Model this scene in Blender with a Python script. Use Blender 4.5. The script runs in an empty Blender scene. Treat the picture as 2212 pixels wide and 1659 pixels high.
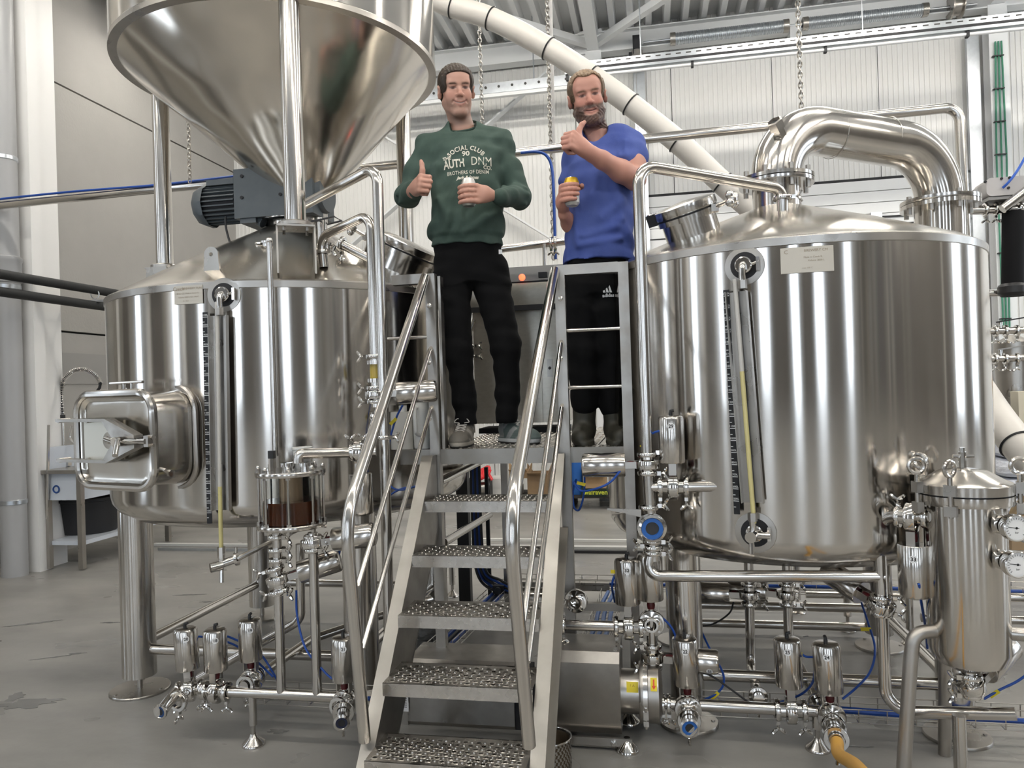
import bpy, bmesh, math, random
import numpy as np
from mathutils import Vector, Matrix
from mathutils.bvhtree import BVHTree
random.seed(7)
SC = bpy.context.scene
COL = SC.collection

# ------------------------------------------------------------------ camera
FPX, CX, CY = 1597.0, 1106.0, 829.5
YAW, PITCH, ROLL, EYE = math.radians(10.7), math.radians(0.3), math.radians(1.8), 1.4
CAM = Vector((0, 0, EYE))
FW = Vector((-math.sin(YAW) * math.cos(PITCH), math.cos(YAW) * math.cos(PITCH), math.sin(PITCH)))
_R0 = Vector((math.cos(YAW), math.sin(YAW), 0)); _U0 = _R0.cross(FW)
UP = _U0 * math.cos(ROLL) + _R0 * math.sin(ROLL)
RT = _R0 * math.cos(ROLL) - _U0 * math.sin(ROLL)
cd = bpy.data.cameras.new('camera'); cam = bpy.data.objects.new('camera', cd); COL.objects.link(cam)
cd.sensor_width = 36; cd.lens = 36 * FPX / 2212; cd.clip_start = 0.05
m = Matrix((RT, UP, -FW)).transposed().to_4x4(); m.translation = CAM
cam.matrix_world = m
SC.camera = cam

# ------------------------------------------------------------------ world, exposure
w = bpy.data.worlds.new('world'); SC.world = w; w.use_nodes = True
w.node_tree.nodes['Background'].inputs[0].default_value = (0.8, 0.88, 1.0, 1)
w.node_tree.nodes['Background'].inputs[1].default_value = 0.6
SC.view_settings.view_transform = 'Standard'; SC.view_settings.look = 'None'
SC.view_settings.gamma = 1.0; SC.view_settings.use_curve_mapping = False
SC.view_settings.exposure = 0.52
cy = SC.cycles; cy.max_bounces = 7; cy.diffuse_bounces = 3; cy.glossy_bounces = 4; cy.transmission_bounces = 7; cy.caustics_reflective = False; cy.adaptive_threshold = .02; cy.caustics_refractive = True
LAMP = 38.0      # radiance of the ceiling tubes

# ------------------------------------------------------------------ pixel helpers (2212 x 1659 frame)
def ray(x, y): return FW + RT * ((x - CX) / FPX) - UP * ((y - CY) / FPX)
def aY(x, y, Y): d = ray(x, y); return CAM + d * (Y / d.y)
def aX(x, y, X): d = ray(x, y); return CAM + d * (X / d.x)
def aZ(x, y, Z=0.0): d = ray(x, y); return CAM + d * ((Z - EYE) / d.z)
def aC(x, y, c, R):                       # first hit with a vertical cylinder
    d = ray(x, y); a = d.x ** 2 + d.y ** 2; b = -(d.x * c[0] + d.y * c[1]); k = c[0] ** 2 + c[1] ** 2 - R * R
    t = (-b - math.sqrt(max(0, b * b - a * k))) / a
    return CAM + d * t
V = Vector
def lerp(a, b, t): return a + (b - a) * t

# ------------------------------------------------------------------ materials
MATS = {}
def mat(name, col, rough=0.5, metal=0.0, **k):
    if name in MATS: return MATS[name]
    M = bpy.data.materials.new(name); M.use_nodes = True; nt = M.node_tree; b = nt.nodes['Principled BSDF']
    b.inputs['Base Color'].default_value = (*col, 1); b.inputs['Roughness'].default_value = rough
    b.inputs['Metallic'].default_value = metal
    N = nt.nodes.new; L = nt.links.new
    if 'trans' in k:
        b.inputs['Transmission Weight'].default_value = k['trans']; b.inputs['IOR'].default_value = k.get('ior', 1.45)
    if 'emit' in k:
        b.inputs['Emission Color'].default_value = (*k.get('ecol', col), 1); b.inputs['Emission Strength'].default_value = k['emit']
    if 'spec' in k: b.inputs['Specular IOR Level'].default_value = k['spec']
    if 'alpha' in k: b.inputs['Alpha'].default_value = k['alpha']
    if 'sss' in k:
        b.inputs['Subsurface Weight'].default_value = k['sss']; b.inputs['Subsurface Radius'].default_value = (.012, .004, .002)
        b.inputs['Subsurface Scale'].default_value = 0.6
    tc = None
    def co(scale):
        nonlocal tc
        if tc is None: tc = N('ShaderNodeTexCoord')
        mp = N('ShaderNodeMapping'); mp.inputs['Scale'].default_value = scale
        L(tc.outputs['Object' if not k.get('gen') else 'Generated'], mp.inputs[0]); return mp.outputs[0]
    if 'var' in k:            # (scale xyz, detail, amount, second colour)
        sc, det, amt, c2 = k['var']
        nz = N('ShaderNodeTexNoise'); nz.inputs['Scale'].default_value = 1; nz.inputs['Detail'].default_value = det
        nz.inputs['Roughness'].default_value = .6
        L(co(sc), nz.inputs[0]); rp = N('ShaderNodeMapRange'); rp.inputs[1].default_value = .35; rp.inputs[2].default_value = .7
        rp.inputs[3].default_value = 0; rp.inputs[4].default_value = amt; L(nz.outputs[0], rp.inputs[0])
        mx = N('ShaderNodeMix'); mx.data_type = 'RGBA'; mx.inputs[6].default_value = (*col, 1); mx.inputs[7].default_value = (*c2, 1)
        L(rp.outputs[0], mx.inputs[0]); L(mx.outputs[2], b.inputs['Base Color'])
    if 'rvar' in k:           # (scale, lo, hi)
        sc, lo, hi = k['rvar']
        nz = N('ShaderNodeTexNoise'); nz.inputs['Scale'].default_value = 1; nz.inputs['Detail'].default_value = 3
        L(co(sc), nz.inputs[0]); rp = N('ShaderNodeMapRange'); rp.inputs[1].default_value = .3; rp.inputs[2].default_value = .7
        rp.inputs[3].default_value = lo; rp.inputs[4].default_value = hi; L(nz.outputs[0], rp.inputs[0]); L(rp.outputs[0], b.inputs['Roughness'])
    if 'bump' in k:           # list of (scale, detail, strength, distance)
        prev = None
        for sc, det, st, di in k['bump']:
            nz = N('ShaderNodeTexNoise'); nz.inputs['Scale'].default_value = 1; nz.inputs['Detail'].default_value = det
            L(co(sc), nz.inputs[0]); bp = N('ShaderNodeBump'); bp.inputs['Strength'].default_value = st; bp.inputs['Distance'].default_value = di
            L(nz.outputs[0], bp.inputs['Height'])
            if prev: L(prev.outputs[0], bp.inputs['Normal'])
            prev = bp
        L(prev.outputs[0], b.inputs['Normal'])
    if 'aniso' in k:
        b.inputs['Anisotropic'].default_value = k['aniso']; b.inputs['Anisotropic Rotation'].default_value = k.get('arot', 0.25)
        tg = N('ShaderNodeTangent'); tg.direction_type = 'RADIAL'; tg.axis = 'Z'; L(tg.outputs[0], b.inputs['Tangent'])
    if 'attr' in k:
        at = N('ShaderNodeAttribute'); at.attribute_name = k['attr']; L(at.outputs[0], b.inputs['Base Color'])
    MATS[name] = M; return M
ST = (.60, .572, .535)
steel_tank = mat('steel_tank', ST, .20, 1, aniso=.88, rvar=((14, 14, .4), .11, .19), bump=[((2.2, 2.2, .22), 1, .35, .012), ((11, 11, .35), 2, .10, .003)])
steel_cone = mat('steel_cone', (.60, .57, .52), .20, 1, aniso=.5, bump=[((2.5, 2.5, 2.5), 2, .22, .012)])
steel = mat('steel_polished', ST, .17, 1, bump=[((6, 6, 6), 1, .03, .004)])
steel_s = mat('steel_satin', (.47, .445, .41), .26, 1, rvar=((8, 8, 8), .24, .42), var=((5, 5, 5), 4, .5, (.36, .34, .31)))
steel_w = mat('steel_worn', (.44, .42, .39), .34, 1, rvar=((12, 12, 12), .26, .5), var=((9, 9, 9), 5, .7, (.33, .31, .28)))
steel_d = mat('steel_dull', (.34, .322, .295), .36, 1, rvar=((12, 12, 12), .3, .48), var=((6, 6, 6), 5, .5, (.27, .255, .23)))
chrome = mat('chrome', (.68, .66, .63), .09, 1)
galv = mat('galvanised', (.60, .63, .66), .30, 1, var=((20, 20, 20), 3, .5, (.48, .51, .54)))
black = mat('black_rubber', (.012, .012, .013), .45)
blackm = mat('black_matte', (.018, .018, .02), .7)
darkbox = mat('dark_plastic', (.03, .03, .032), .4)
red = mat('red_indicator', (.09, .006, .008), .35)
redhose = mat('red_hose', (.72, .03, .035), .35)
blue = mat('blue_hose', (.012, .07, .35), .35)
bluel = mat('blue_light', (.02, .12, .42), .4)
yellow = mat('yellow_tag', (.85, .68, .03), .5)
white = mat('white_paint', (.80, .80, .785), .45)
whitem = mat('white_matte', (.83, .82, .80), .6)
sticker = mat('sticker_white', (.85, .85, .85), .5)
ink = mat('ink_black', (.01, .01, .01), .6)
# ------------------------------------------------------------------ mesh builder
def frame(d):
    d = d.normalized(); a = V((0, 0, 1)) if abs(d.z) < .95 else V((0, 1, 0))
    x = a.cross(d).normalized(); return x, d.cross(x).normalized(), d
class MB:
    def __init__(s): s.v = []; s.f = []
    def add(s, vs, fs):
        o = len(s.v); s.v += [V(q) for q in vs]; s.f += [[i + o for i in f] for f in fs]; return s
    def box(s, c, size, rot=None, ax=None):
        hx, hy, hz = size[0] / 2, size[1] / 2, size[2] / 2
        vs = [V((x, y, z)) for x in (-hx, hx) for y in (-hy, hy) for z in (-hz, hz)]
        if rot is not None: vs = [rot @ q for q in vs]
        return s.add([q + V(c) for q in vs], [(0, 1, 3, 2), (4, 6, 7, 5), (0, 4, 5, 1), (2, 3, 7, 6), (0, 2, 6, 4), (1, 5, 7, 3)])
    def bar(s, p, q, w, h, up=(0, 0, 1)):               # rectangular bar from p to q
        p, q = V(p), V(q); d = (q - p); L = d.length; d.normalize(); u = V(up); x = d.cross(u)
        if x.length < 1e-4: x = d.cross(V((0, 1, 0)))
        x.normalize(); z = x.cross(d)
        vs = [b + x * (sx * w / 2) + z * (sz * h / 2) for b in (p, q) for sx, sz in ((-1, -1), (1, -1), (1, 1), (-1, 1))]
        return s.add(vs, [(3, 2, 1, 0), (4, 5, 6, 7), (0, 1, 5, 4), (1, 2, 6, 5), (2, 3, 7, 6), (3, 0, 4, 7)])
    def cyl(s, p, q, r, r2=None, n=20, caps=(1, 1)):
        p, q = V(p), V(q); r2 = r if r2 is None else r2; x, y, d = frame(q - p)
        a = [(math.cos(2 * math.pi * i / n), math.sin(2 * math.pi * i / n)) for i in range(n)]
        vs = [p + x * (c * r) + y * (t * r) for c, t in a] + [q + x * (c * r2) + y * (t * r2) for c, t in a]
        fs = [(i, (i + 1) % n, n + (i + 1) % n, n + i) for i in range(n)]
        if caps[0]: fs.append(tuple(range(n - 1, -1, -1)))
        if caps[1]: fs.append(tuple(range(n, 2 * n)))
        return s.add(vs, fs)
    def tube(s, pts, r, n=12, bend=0.0, caps=True, closed=False, rs=None):
        pts = [V(q) for q in pts]
        if bend: pts = fillet(pts, bend)
        m_ = len(pts); vs = []; px = None
        for i, q in enumerate(pts):
            if closed: d = pts[(i + 1) % m_] - pts[i - 1]
            else: d = pts[min(i + 1, m_ - 1)] - pts[max(i - 1, 0)]
            d.normalize()
            if px is None: px = frame(d)[0]
            px = (px - d * px.dot(d)).normalized(); py = d.cross(px)
            k = 1.0
            if not closed and 0 < i < m_ - 1:
                c = (pts[i + 1] - pts[i]).normalized().dot((pts[i] - pts[i - 1]).normalized()); k = 1 / max(.5, math.sqrt((1 + c) / 2))
            rr = rs[i] if rs else r
            vs += [q + (px * math.cos(2 * math.pi * j / n) + py * math.sin(2 * math.pi * j / n)) * rr for j in range(n)]
        fs = []
        for i in range(m_ if closed else m_ - 1):
            a, b = i * n, ((i + 1) % m_) * n
            fs += [(a + j, a + (j + 1) % n, b + (j + 1) % n, b + j) for j in range(n)]
        if caps and not closed: fs += [tuple(range(n - 1, -1, -1)), tuple(range((m_ - 1) * n, m_ * n))]
        return s.add(vs, fs)
    def lathe(s, prof, c=(0, 0, 0), d=(0, 0, 1), n=32, a0=0.0, a1=2 * math.pi):
        c = V(c); x, y, z = frame(V(d)); full = abs(a1 - a0 - 2 * math.pi) < 1e-6; k = n if full else n + 1; vs = []
        for r, h in prof:
            for j in range(k):
                t = a0 + (a1 - a0) * j / n; vs.append(c + z * h + x * (math.cos(t) * r) + y * (math.sin(t) * r))
        fs = []
        for i in range(len(prof) - 1):
            for j in range(n):
                a, b = i * k + j, i * k + (j + 1) % k
                fs.append((a, b, b + k, a + k))
        return s.add(vs, fs)
    def torus(s, c, d, R, r, n=24, k=8):
        c = V(c); x, y, z = frame(V(d))
        return s.tube([c + x * (math.cos(2 * math.pi * i / n) * R) + y * (math.sin(2 * math.pi * i / n) * R) for i in range(n)], r, k, closed=True)
    def sph(s, c, r, n=12, sc=(1, 1, 1)):
        c = V(c); vs = []; fs = []; h = n // 2
        for i in range(h + 1):
            t = math.pi * i / h
            for j in range(n):
                p = 2 * math.pi * j / n; vs.append(c + V((r * sc[0] * math.sin(t) * math.cos(p), r * sc[1] * math.sin(t) * math.sin(p), r * sc[2] * math.cos(t))))
        for i in range(h):
            for j in range(n): fs.append((i * n + j, (i + 1) * n + j, (i + 1) * n + (j + 1) % n, i * n + (j + 1) % n))
        return s.add(vs, fs)
    def prism(s, poly, d):                               # planar polygon (3d points) extruded by d
        n = len(poly); d = V(d); vs = [V(q) for q in poly] + [V(q) + d for q in poly]
        return s.add(vs, [tuple(range(n - 1, -1, -1)), tuple(range(n, 2 * n))] + [(i, (i + 1) % n, n + (i + 1) % n, n + i) for i in range(n)])
    def ring(s, outer, inner, d):                        # plate with a hole: two loops of equal length
        n = len(outer); d = V(d); vs = [V(q) for q in outer] + [V(q) for q in inner] + [V(q) + d for q in outer] + [V(q) + d for q in inner]
        fs = []
        for i in range(n):
            j = (i + 1) % n
            fs += [(i, n + i, n + j, j), (2 * n + i, 2 * n + j, 3 * n + j, 3 * n + i), (i, j, 2 * n + j, 2 * n + i), (n + j, n + i, 3 * n + i, 3 * n + j)]
        return s.add(vs, fs)
    def mesh(s, name, off=V((0, 0, 0)), smooth=35):
        me = bpy.data.meshes.new(name); me.from_pydata([tuple(q - off) for q in s.v], [], s.f)
        bm = bmesh.new(); bm.from_mesh(me); bmesh.ops.recalc_face_normals(bm, faces=bm.faces); bm.to_mesh(me); bm.free()
        if smooth:
            me.polygons.foreach_set('use_smooth', [True] * len(me.polygons)); me.set_sharp_from_angle(angle=math.radians(smooth))
        return me
    def build(s, name, m, parent=None, local=False, smooth=35, **props):
        off = V((0, 0, 0)) if (local or parent is None) else wloc(parent)
        me = s.mesh(name, off, smooth); me.materials.append(m)
        return link(name, me, parent, **props)
    def thing(s, name, m, label, cat, base=None, smooth=35, **props):   # a thing that is a single mesh
        b = V(base) if base is not None else V((sum(q.x for q in s.v) / len(s.v), sum(q.y for q in s.v) / len(s.v), min(q.z for q in s.v)))
        me = s.mesh(name, b, smooth); me.materials.append(m); o = link(name, me, None, label=label, category=cat, **props); o.location = b; return o
def link(name, data, parent=None, **props):
    o = bpy.data.objects.new(name, data); COL.objects.link(o)
    if parent is not None: o.parent = parent
    for k, q in props.items(): o[k] = q
    return o
def wloc(o):
    q = V((0, 0, 0))
    while o is not None: q = q + o.location; o = o.parent
    return q
def thing(name, label, cat, loc=(0, 0, 0), **props):
    o = link(name, None, None, label=label, category=cat, **props); o.location = V(loc); o.empty_display_size = .1; return o
def fillet(pts, rad, n=7):
    out = [pts[0]]
    for i in range(1, len(pts) - 1):
        a, b, c = pts[i - 1], pts[i], pts[i + 1]; u = (a - b); w_ = (c - b); lu, lw = u.length, w_.length
        u.normalize(); w_.normalize(); cs = max(-1, min(1, u.dot(w_)))
        if cs < -.999: out.append(b); continue
        half = math.acos(cs) / 2; t = min(rad / math.tan(half), lu * .49, lw * .49); r = t * math.tan(half)
        ctr = b + (u + w_).normalized() * (r / math.sin(half)); p0, p1 = b + u * t, b + w_ * t
        e0, e1 = (p0 - ctr), (p1 - ctr); ang = e0.angle(e1)
        for k in range(n + 1):
            f = k / n; out.append(ctr + (e0 * math.sin((1 - f) * ang) + e1 * math.sin(f * ang)) / math.sin(ang))
    out.append(pts[-1]); return out
def spline(pts, n=8):
    pts = [V(q) for q in pts]; P = [pts[0] * 2 - pts[1]] + pts + [pts[-1] * 2 - pts[-2]]; out = []
    for i in range(1, len(P) - 2):
        a, b, c, d = P[i - 1], P[i], P[i + 1], P[i + 2]
        for k in range(n):
            t = k / n; out.append(.5 * ((2 * b) + (c - a) * t + (2 * a - 5 * b + 4 * c - d) * t * t + (3 * b - a - 3 * c + d) * t ** 3))
    out.append(pts[-1]); return out
def copy_tree(o, parent=None):
    c = o.copy(); COL.objects.link(c); c.parent = parent
    for ch in [q for q in bpy.data.objects if q.parent == o]: copy_tree(ch, c)
    return c
def rrect(w, h, r, n=6):                                   # rounded rectangle outline in 2d
    out = []
    for cx, cy, a0 in ((w / 2 - r, h / 2 - r, 0), (-w / 2 + r, h / 2 - r, 90), (-w / 2 + r, -h / 2 + r, 180), (w / 2 - r, -h / 2 + r, 270)):
        for k in range(n + 1):
            a = math.radians(a0 + 90 * k / n); out.append((cx + r * math.cos(a), cy + r * math.sin(a)))
    return out
_TXT = {}
def text2d(s, size, spacing=1.0, bold=0.0, shear=0.0):     # flat text as 2d verts + faces, centred
    key = (s, size, spacing, bold, shear)
    if key in _TXT: return _TXT[key]
    cu = bpy.data.curves.new('t', 'FONT'); cu.body = s; cu.size = size; cu.align_x = 'CENTER'; cu.align_y = 'CENTER'
    cu.space_character = spacing; cu.offset = bold; cu.resolution_u = 3; cu.shear = shear
    o = bpy.data.objects.new('t', cu); COL.objects.link(o); dg = bpy.context.evaluated_depsgraph_get(); dg.update()
    me = bpy.data.meshes.new_from_object(o.evaluated_get(dg))
    r = ([(q.co.x, q.co.y) for q in me.vertices], [tuple(p.vertices) for p in me.polygons])
    bpy.data.objects.remove(o); bpy.data.curves.remove(cu); bpy.data.meshes.remove(me); _TXT[key] = r; return r
def text_on(mb, s, size, fn, **k):
    vs, fs = text2d(s, size, **k); return mb.add([fn(a, b) for a, b in vs], fs)
def bolt_ring(mb, c, d, R, n, r=.008, h=.012, a0=0):
    c = V(c); x, y, z = frame(V(d))
    for i in range(n):
        t = a0 + 2 * math.pi * i / n; q = c + x * (math.cos(t) * R) + y * (math.sin(t) * R); mb.cyl(q, q + z * h, r, n=6)
YZ = V((0, 0, 1))
def bolts(root, name, m, c, d, R, n, r=.008, h=.012, a0=0):    # one object for each bolt, shared mesh
    c = V(c); x, y, z = frame(V(d)); me = None
    for i in range(n):
        t = a0 + 2 * math.pi * i / n; q = c + x * (math.cos(t) * R) + y * (math.sin(t) * R)
        if me is None: me = MB().cyl((0, 0, 0), z * h, r, n=6).mesh(name); me.materials.append(m)
        o = link(name, me, root); o.location = q - wloc(root)
# ================================================================== the setting
WX, BY, NY, RX, CZ = -5.5, 9.2, -7.5, 9.0, 5.72
conc = mat('concrete_floor', (.36, .345, .315), .40, var=((.55, 1.1, 1), 9, .95, (.18, .175, .165)), rvar=((1.2, 2, 1), .22, .5), bump=[((14, 14, 14), 6, .12, .01), ((3, 5, 3), 3, .06, .02)])
stain = mat('wet_stain', (.17, .165, .155), .18, var=((6, 6, 6), 4, .6, (.22, .21, .2)))
wallc = mat('concrete_wall', (.385, .37, .345), .75, var=((1.2, 1.2, 1.2), 8, .6, (.455, .44, .41)), bump=[((40, 40, 40), 4, .3, .006), ((5, 5, 5), 4, .12, .01)])
panelm = mat('panel_white', (.78, .775, .75), .33, rvar=((2, 2, .6), .28, .40))
dark = mat('joint_dark', (.05, .048, .045), .8)
doorm = mat('door_white', (.80, .805, .80), .4)
roofm = mat('roof_deck', (.80, .81, .81), .45)
steelw = mat('white_steelwork', (.80, .81, .81), .42)

fl = MB(); fl.box(((WX + RX) / 2, (NY + BY) / 2, -.1), (RX - WX + .4, BY - NY + .4, .2)); floor = fl.build('floor', conc, kind='structure')
# dark stains on the floor: thin irregular films
def stainblob(px, py, w, h, ang, seed, n=22):
    rnd = random.Random(seed); c = aZ(px, py, 0.0); pts = []
    for i in range(n):
        t = 2 * math.pi * i / n; k = .55 + .6 * rnd.random(); x, y = math.cos(t) * w * k, math.sin(t) * h * k
        pts.append(V((c.x + x * math.cos(ang) - y * math.sin(ang), c.y + x * math.sin(ang) + y * math.cos(ang), .0005)))
    mb = MB(); mb.prism(pts, (0, 0, .0012)); return mb.build('floor_stain', stain, floor)
for i, a in enumerate([(70, 1347, .16, .018, .55), (60, 1520, .16, .06, .3), (165, 1412, .05, .012, .3), (115, 1420, .11, .008, .5), (35, 1505, .05, .05, .2),
        (470, 1305, .07, .03, .1), (410, 1285, .12, .012, .2), (445, 1300, .05, .02, .1), (560, 1270, .2, .006, .2), (250, 1345, .06, .01, .3), (232, 1345, .04, .01, .3), (600, 1580, .05, .02, 0), (1850, 1612, .07, .006, 0), (1740, 1375, .02, .006, .5), (1230, 1205, .03, .02, .2)]):
    stainblob(*a, seed=i)

# left wall: precast concrete panels with dark joints
bk = MB(); bk.box((WX - .17, (NY + BY) / 2, CZ / 2), (.1, BY - NY + .6, CZ + .3)); wl = bk.build('wall_left', dark, kind='structure')
for z0, z1 in ((0, 2.062), (2.082, 4.442), (4.46, CZ + .1)):
    for y0, y1 in ((NY, -1.71), (-1.69, 3.99), (4.0, BY)):
        mb = MB(); mb.box((WX - .06, (y0 + y1) / 2, (z0 + z1) / 2), (.12, y1 - y0 - .004, z1 - z0)); mb.build('concrete_panel', wallc, wl)
# band of mortar repair under the joint
mb = MB(); mb.box((WX + .004, 6.6, 1.72), (.008, 5.2, .30)); mb.build('grey_band', mat('wall_band', (.36, .35, .33), .8, bump=[((30, 30, 30), 3, .2, .004)]), wl)

# back wall: white sandwich panels with fine ribs
bk = MB(); bk.box(((WX + RX) / 2, BY + .16, CZ / 2), (RX - WX + .4, .1, CZ + .3)); wb = bk.build('wall_back', dark, kind='structure')
def panel_mesh(w_, h):
    mb = MB(); xs = []; n = 21; st = w_ / n
    for i in range(n):
        x = i * st
        xs += [(x, 0), (x + st * .74, 0), (x + st * .8, -.007), (x + st * .94, -.007)]
    xs.append((w_, 0)); k = len(xs)
    vs = [V((x, y, 0)) for x, y in xs] + [V((x, y, h)) for x, y in xs] + [V((0, .1, 0)), V((w_, .1, 0)), V((0, .1, h)), V((w_, .1, h))]
    fs = [(i, i + 1, k + i + 1, k + i) for i in range(k - 1)] + [(0, k, 2 * k + 2, 2 * k), (k - 1, 2 * k + 1, 2 * k + 3, 2 * k - 1)]
    mb.add(vs, fs); me = mb.mesh('wall_panel', smooth=0); me.materials.append(panelm); return me
PW = 1.17; pm = panel_mesh(PW - .008, CZ + .1)
x = WX
while x < RX:
    o = link('wall_panel', pm, wb); o.location = (x, BY, 0); x += PW
# right and near walls (seen only in the steel)
for nm, c, s, m_ in (('wall_right', (RX + .06, (NY + BY) / 2, CZ / 2), (.12, BY - NY + .4, CZ + .2), panelm), ('wall_near', ((WX + RX) / 2, NY - .06, CZ / 2), (RX - WX + .4, .12, CZ + .2), mat('brick_grey', (.30, .285, .26), .7))):
    mb = MB(); mb.box(c, s); mb.build(nm, m_, kind='structure')

# unseen strips of different greys added on near and right walls for streaks
streak_mats = [mat('cladding_%d' % i, c, .55) for i, c in enumerate(((.62, .61, .59), (.19, .18, .165), (.40, .38, .345), (.28, .26, .235), (.48, .46, .43)))]
rw = random.Random(11); wn_ = bpy.data.objects['wall_near']; wr_ = bpy.data.objects['wall_right']; x = WX; k = 0
while x < RX - .2:
    w_ = rw.uniform(.18, .55); MB().box((x + w_ / 2, NY + .012, CZ / 2), (w_ - .02, .024, CZ)).build('cladding_panel', streak_mats[(k * 2 + rw.randint(0, 1)) % 5], wn_); x += w_; k += 1
y = NY + .1
while y < BY - .3:
    w_ = rw.uniform(.25, .7); MB().box((RX - .012, y + w_ / 2, CZ / 2), (.024, w_ - .02, CZ)).build('cladding_panel', streak_mats[(k * 2 + rw.randint(0, 1)) % 5], wr_); y += w_; k += 1
# roof deck: trapezoid sheet running to the back wall
mb = MB(); per = .215; k = int((RX - WX) / per) + 2; pr_ = []
for i in range(k):
    x = WX - .1 + i * per; pr_ += [(x, CZ + .10), (x + .055, CZ + .10), (x + .075, CZ - .02), (x + .14, CZ - .02), (x + .16, CZ + .10)]
n = len(pr_); mb.add([V((x, NY - .1, z)) for x, z in pr_] + [V((x, BY + .1, z)) for x, z in pr_], [(i, i + 1, n + i + 1, n + i) for i in range(n - 1)])
mb.box(((WX + RX) / 2, (NY + BY) / 2, CZ + .16), (RX - WX + .6, BY - NY + .6, .06))
mb.build('ceiling', roofm, kind='structure', smooth=0)

def ibeam(p, q, b, h, up=(0, 0, 1), tf=.014, tw=.01):
    mb = MB(); p, q = V(p), V(q); u = V(up); d = (q - p).normalized(); z = d.cross(u).cross(d).normalized() if d.cross(u).length > 1e-4 else V((0, 1, 0))
    mb.bar(p, q, tw, h, up); mb.bar(p + z * (h / 2), q + z * (h / 2), b, tf, up); mb.bar(p - z * (h / 2), q - z * (h / 2), b, tf, up); return mb
tn = [0]
def trim(mb, m=steelw, par=None):
    tn[0] += 1; return mb.build('trim_%d' % tn[0], m, kind='structure', smooth=0)
BYC = BY - .14
trim(ibeam((WX, BYC, 5.55), (RX, BYC, 5.55), .16, .24))                      # eaves beam
for cx_ in (-.57, 3.86):
    trim(ibeam((cx_, BYC, 0), (cx_, BYC, 5.45), .19, .16, up=(0, 1, 0)))      # columns on the back wall
g = aY(1275, 75, BYC)
def bpx(x, y, Y=BYC): return aY(x, y, Y)
mb = MB(); mb.bar(bpx(1256, 92), bpx(758, 532), .02, .12, up=(0, 1, 0)); trim(mb)          # wall bracing
mb = MB(); mb.bar(bpx(1200, 522, BYC - .04), bpx(560, 130, BYC - .04), .02, .12, up=(0, 1, 0)); trim(mb)
mb = MB(); mb.prism([bpx(1250, 70, BYC - .03), bpx(1300, 62, BYC - .03), bpx(1298, 130, BYC - .03), bpx(1274, 140, BYC - .03), bpx(1236, 118, BYC - .03), bpx(1243, 92, BYC - .03)], (0, -.015, 0)); trim(mb)   # gusset
gz = CZ - .14
trim(ibeam((-.57, BYC, gz - .02), (-.57, 2.0, gz - .02), .14, .2))             # rafter towards the camera
for cx_ in (3.86, -4.9): trim(ibeam((cx_, BYC, gz - .02), (cx_, NY, gz - .02), .14, .2))
mb = MB(); mb.bar((-.6, BYC - .1, gz - .06), (-3.4, 6.2, gz - .06), .08, .08); trim(mb)       # roof bracing
mb = MB(); mb.bar((-.54, BYC - .1, gz - .06), (1.6, 6.6, gz - .06), .08, .08); trim(mb)
# white column and grey downpipe in front of the left wall
c0 = aZ(86, 1232); 
mb = MB(); mb.box((c0.x, c0.y, CZ / 2), (.12, .11, CZ)); mb.box((c0.x, c0.y + .17, CZ / 2), (.02, .24, CZ)); trim(mb, mat('white_column', (.86, .845, .82), .5))
greyp = mat('grey_pvc', (.40, .40, .40), .35)
dp = aZ(33, 1243); dr = .095
root = thing('downpipe', 'thick grey plastic downpipe standing at the left edge beside the white column', 'pipe', (dp.x, dp.y, 0))
MB().cyl(dp, dp + V((0, 0, CZ)), dr, n=28).build('pipe', greyp, root)
for z in (.6, 2.35, 3.4):
    MB().lathe([(dr, -.02), (dr + .006, -.015), (dr + .006, .015), (dr, .02)], dp + V((0, 0, z)), n=28).build('pipe_clamp', galv, root)
MB().lathe([(dr, -.12), (dr + .012, -.11), (dr + .012, .05), (dr + .018, .06), (dr + .018, .09), (dr, .1)], dp + V((0, 0, 2.5)), n=28).build('socket', greyp, root)

# sectional door in the back wall
DX0, DX1, DZ = aY(1400, 500, BY).x, 3.62, aY(1409, 426, BY - .03).z
door = MB().box(((DX0 + DX1) / 2, BY - .02, DZ + .01), (DX1 - DX0, .05, .035)).build('door_1', blackm, kind='structure')
h = DZ / 7
for i in range(7):
    for j in range(4):
        mb = MB(); z0 = i * h + j * h / 4; mb.box(((DX0 + DX1) / 2, BY - .028, z0 + h / 8), (DX1 - DX0, .045, h / 4 - .008)); mb.build('door_section', doorm, door)
    if i in (4, 5): MB().box(((DX0 + DX1) / 2, BY - .045, i * h + h + .001), (DX1 - DX0, .03, .012)).build('door_seal', blackm, door) if i == 5 else None
p = aY(1880, 474, BY - .06); MB().box((p.x + 1.05, BY - .055, p.z + .02), (2.1, .03, .018)).build('door_seal', blackm, door)
MB().box((p.x + .06, BY - .07, p.z + .03), (.12, .04, .09)).build('hinge', galv, door)
for x_ in (DX0 - .03, DX1 + .05):
    MB().box((x_, BY - .06, 2.6), (.10, .07, 5.2)).build('door_track', galv, door)
    MB().box((x_ - .07, BY - .09, 2.6), (.03, .05, 5.2)).build('door_track', galv, door)
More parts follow.
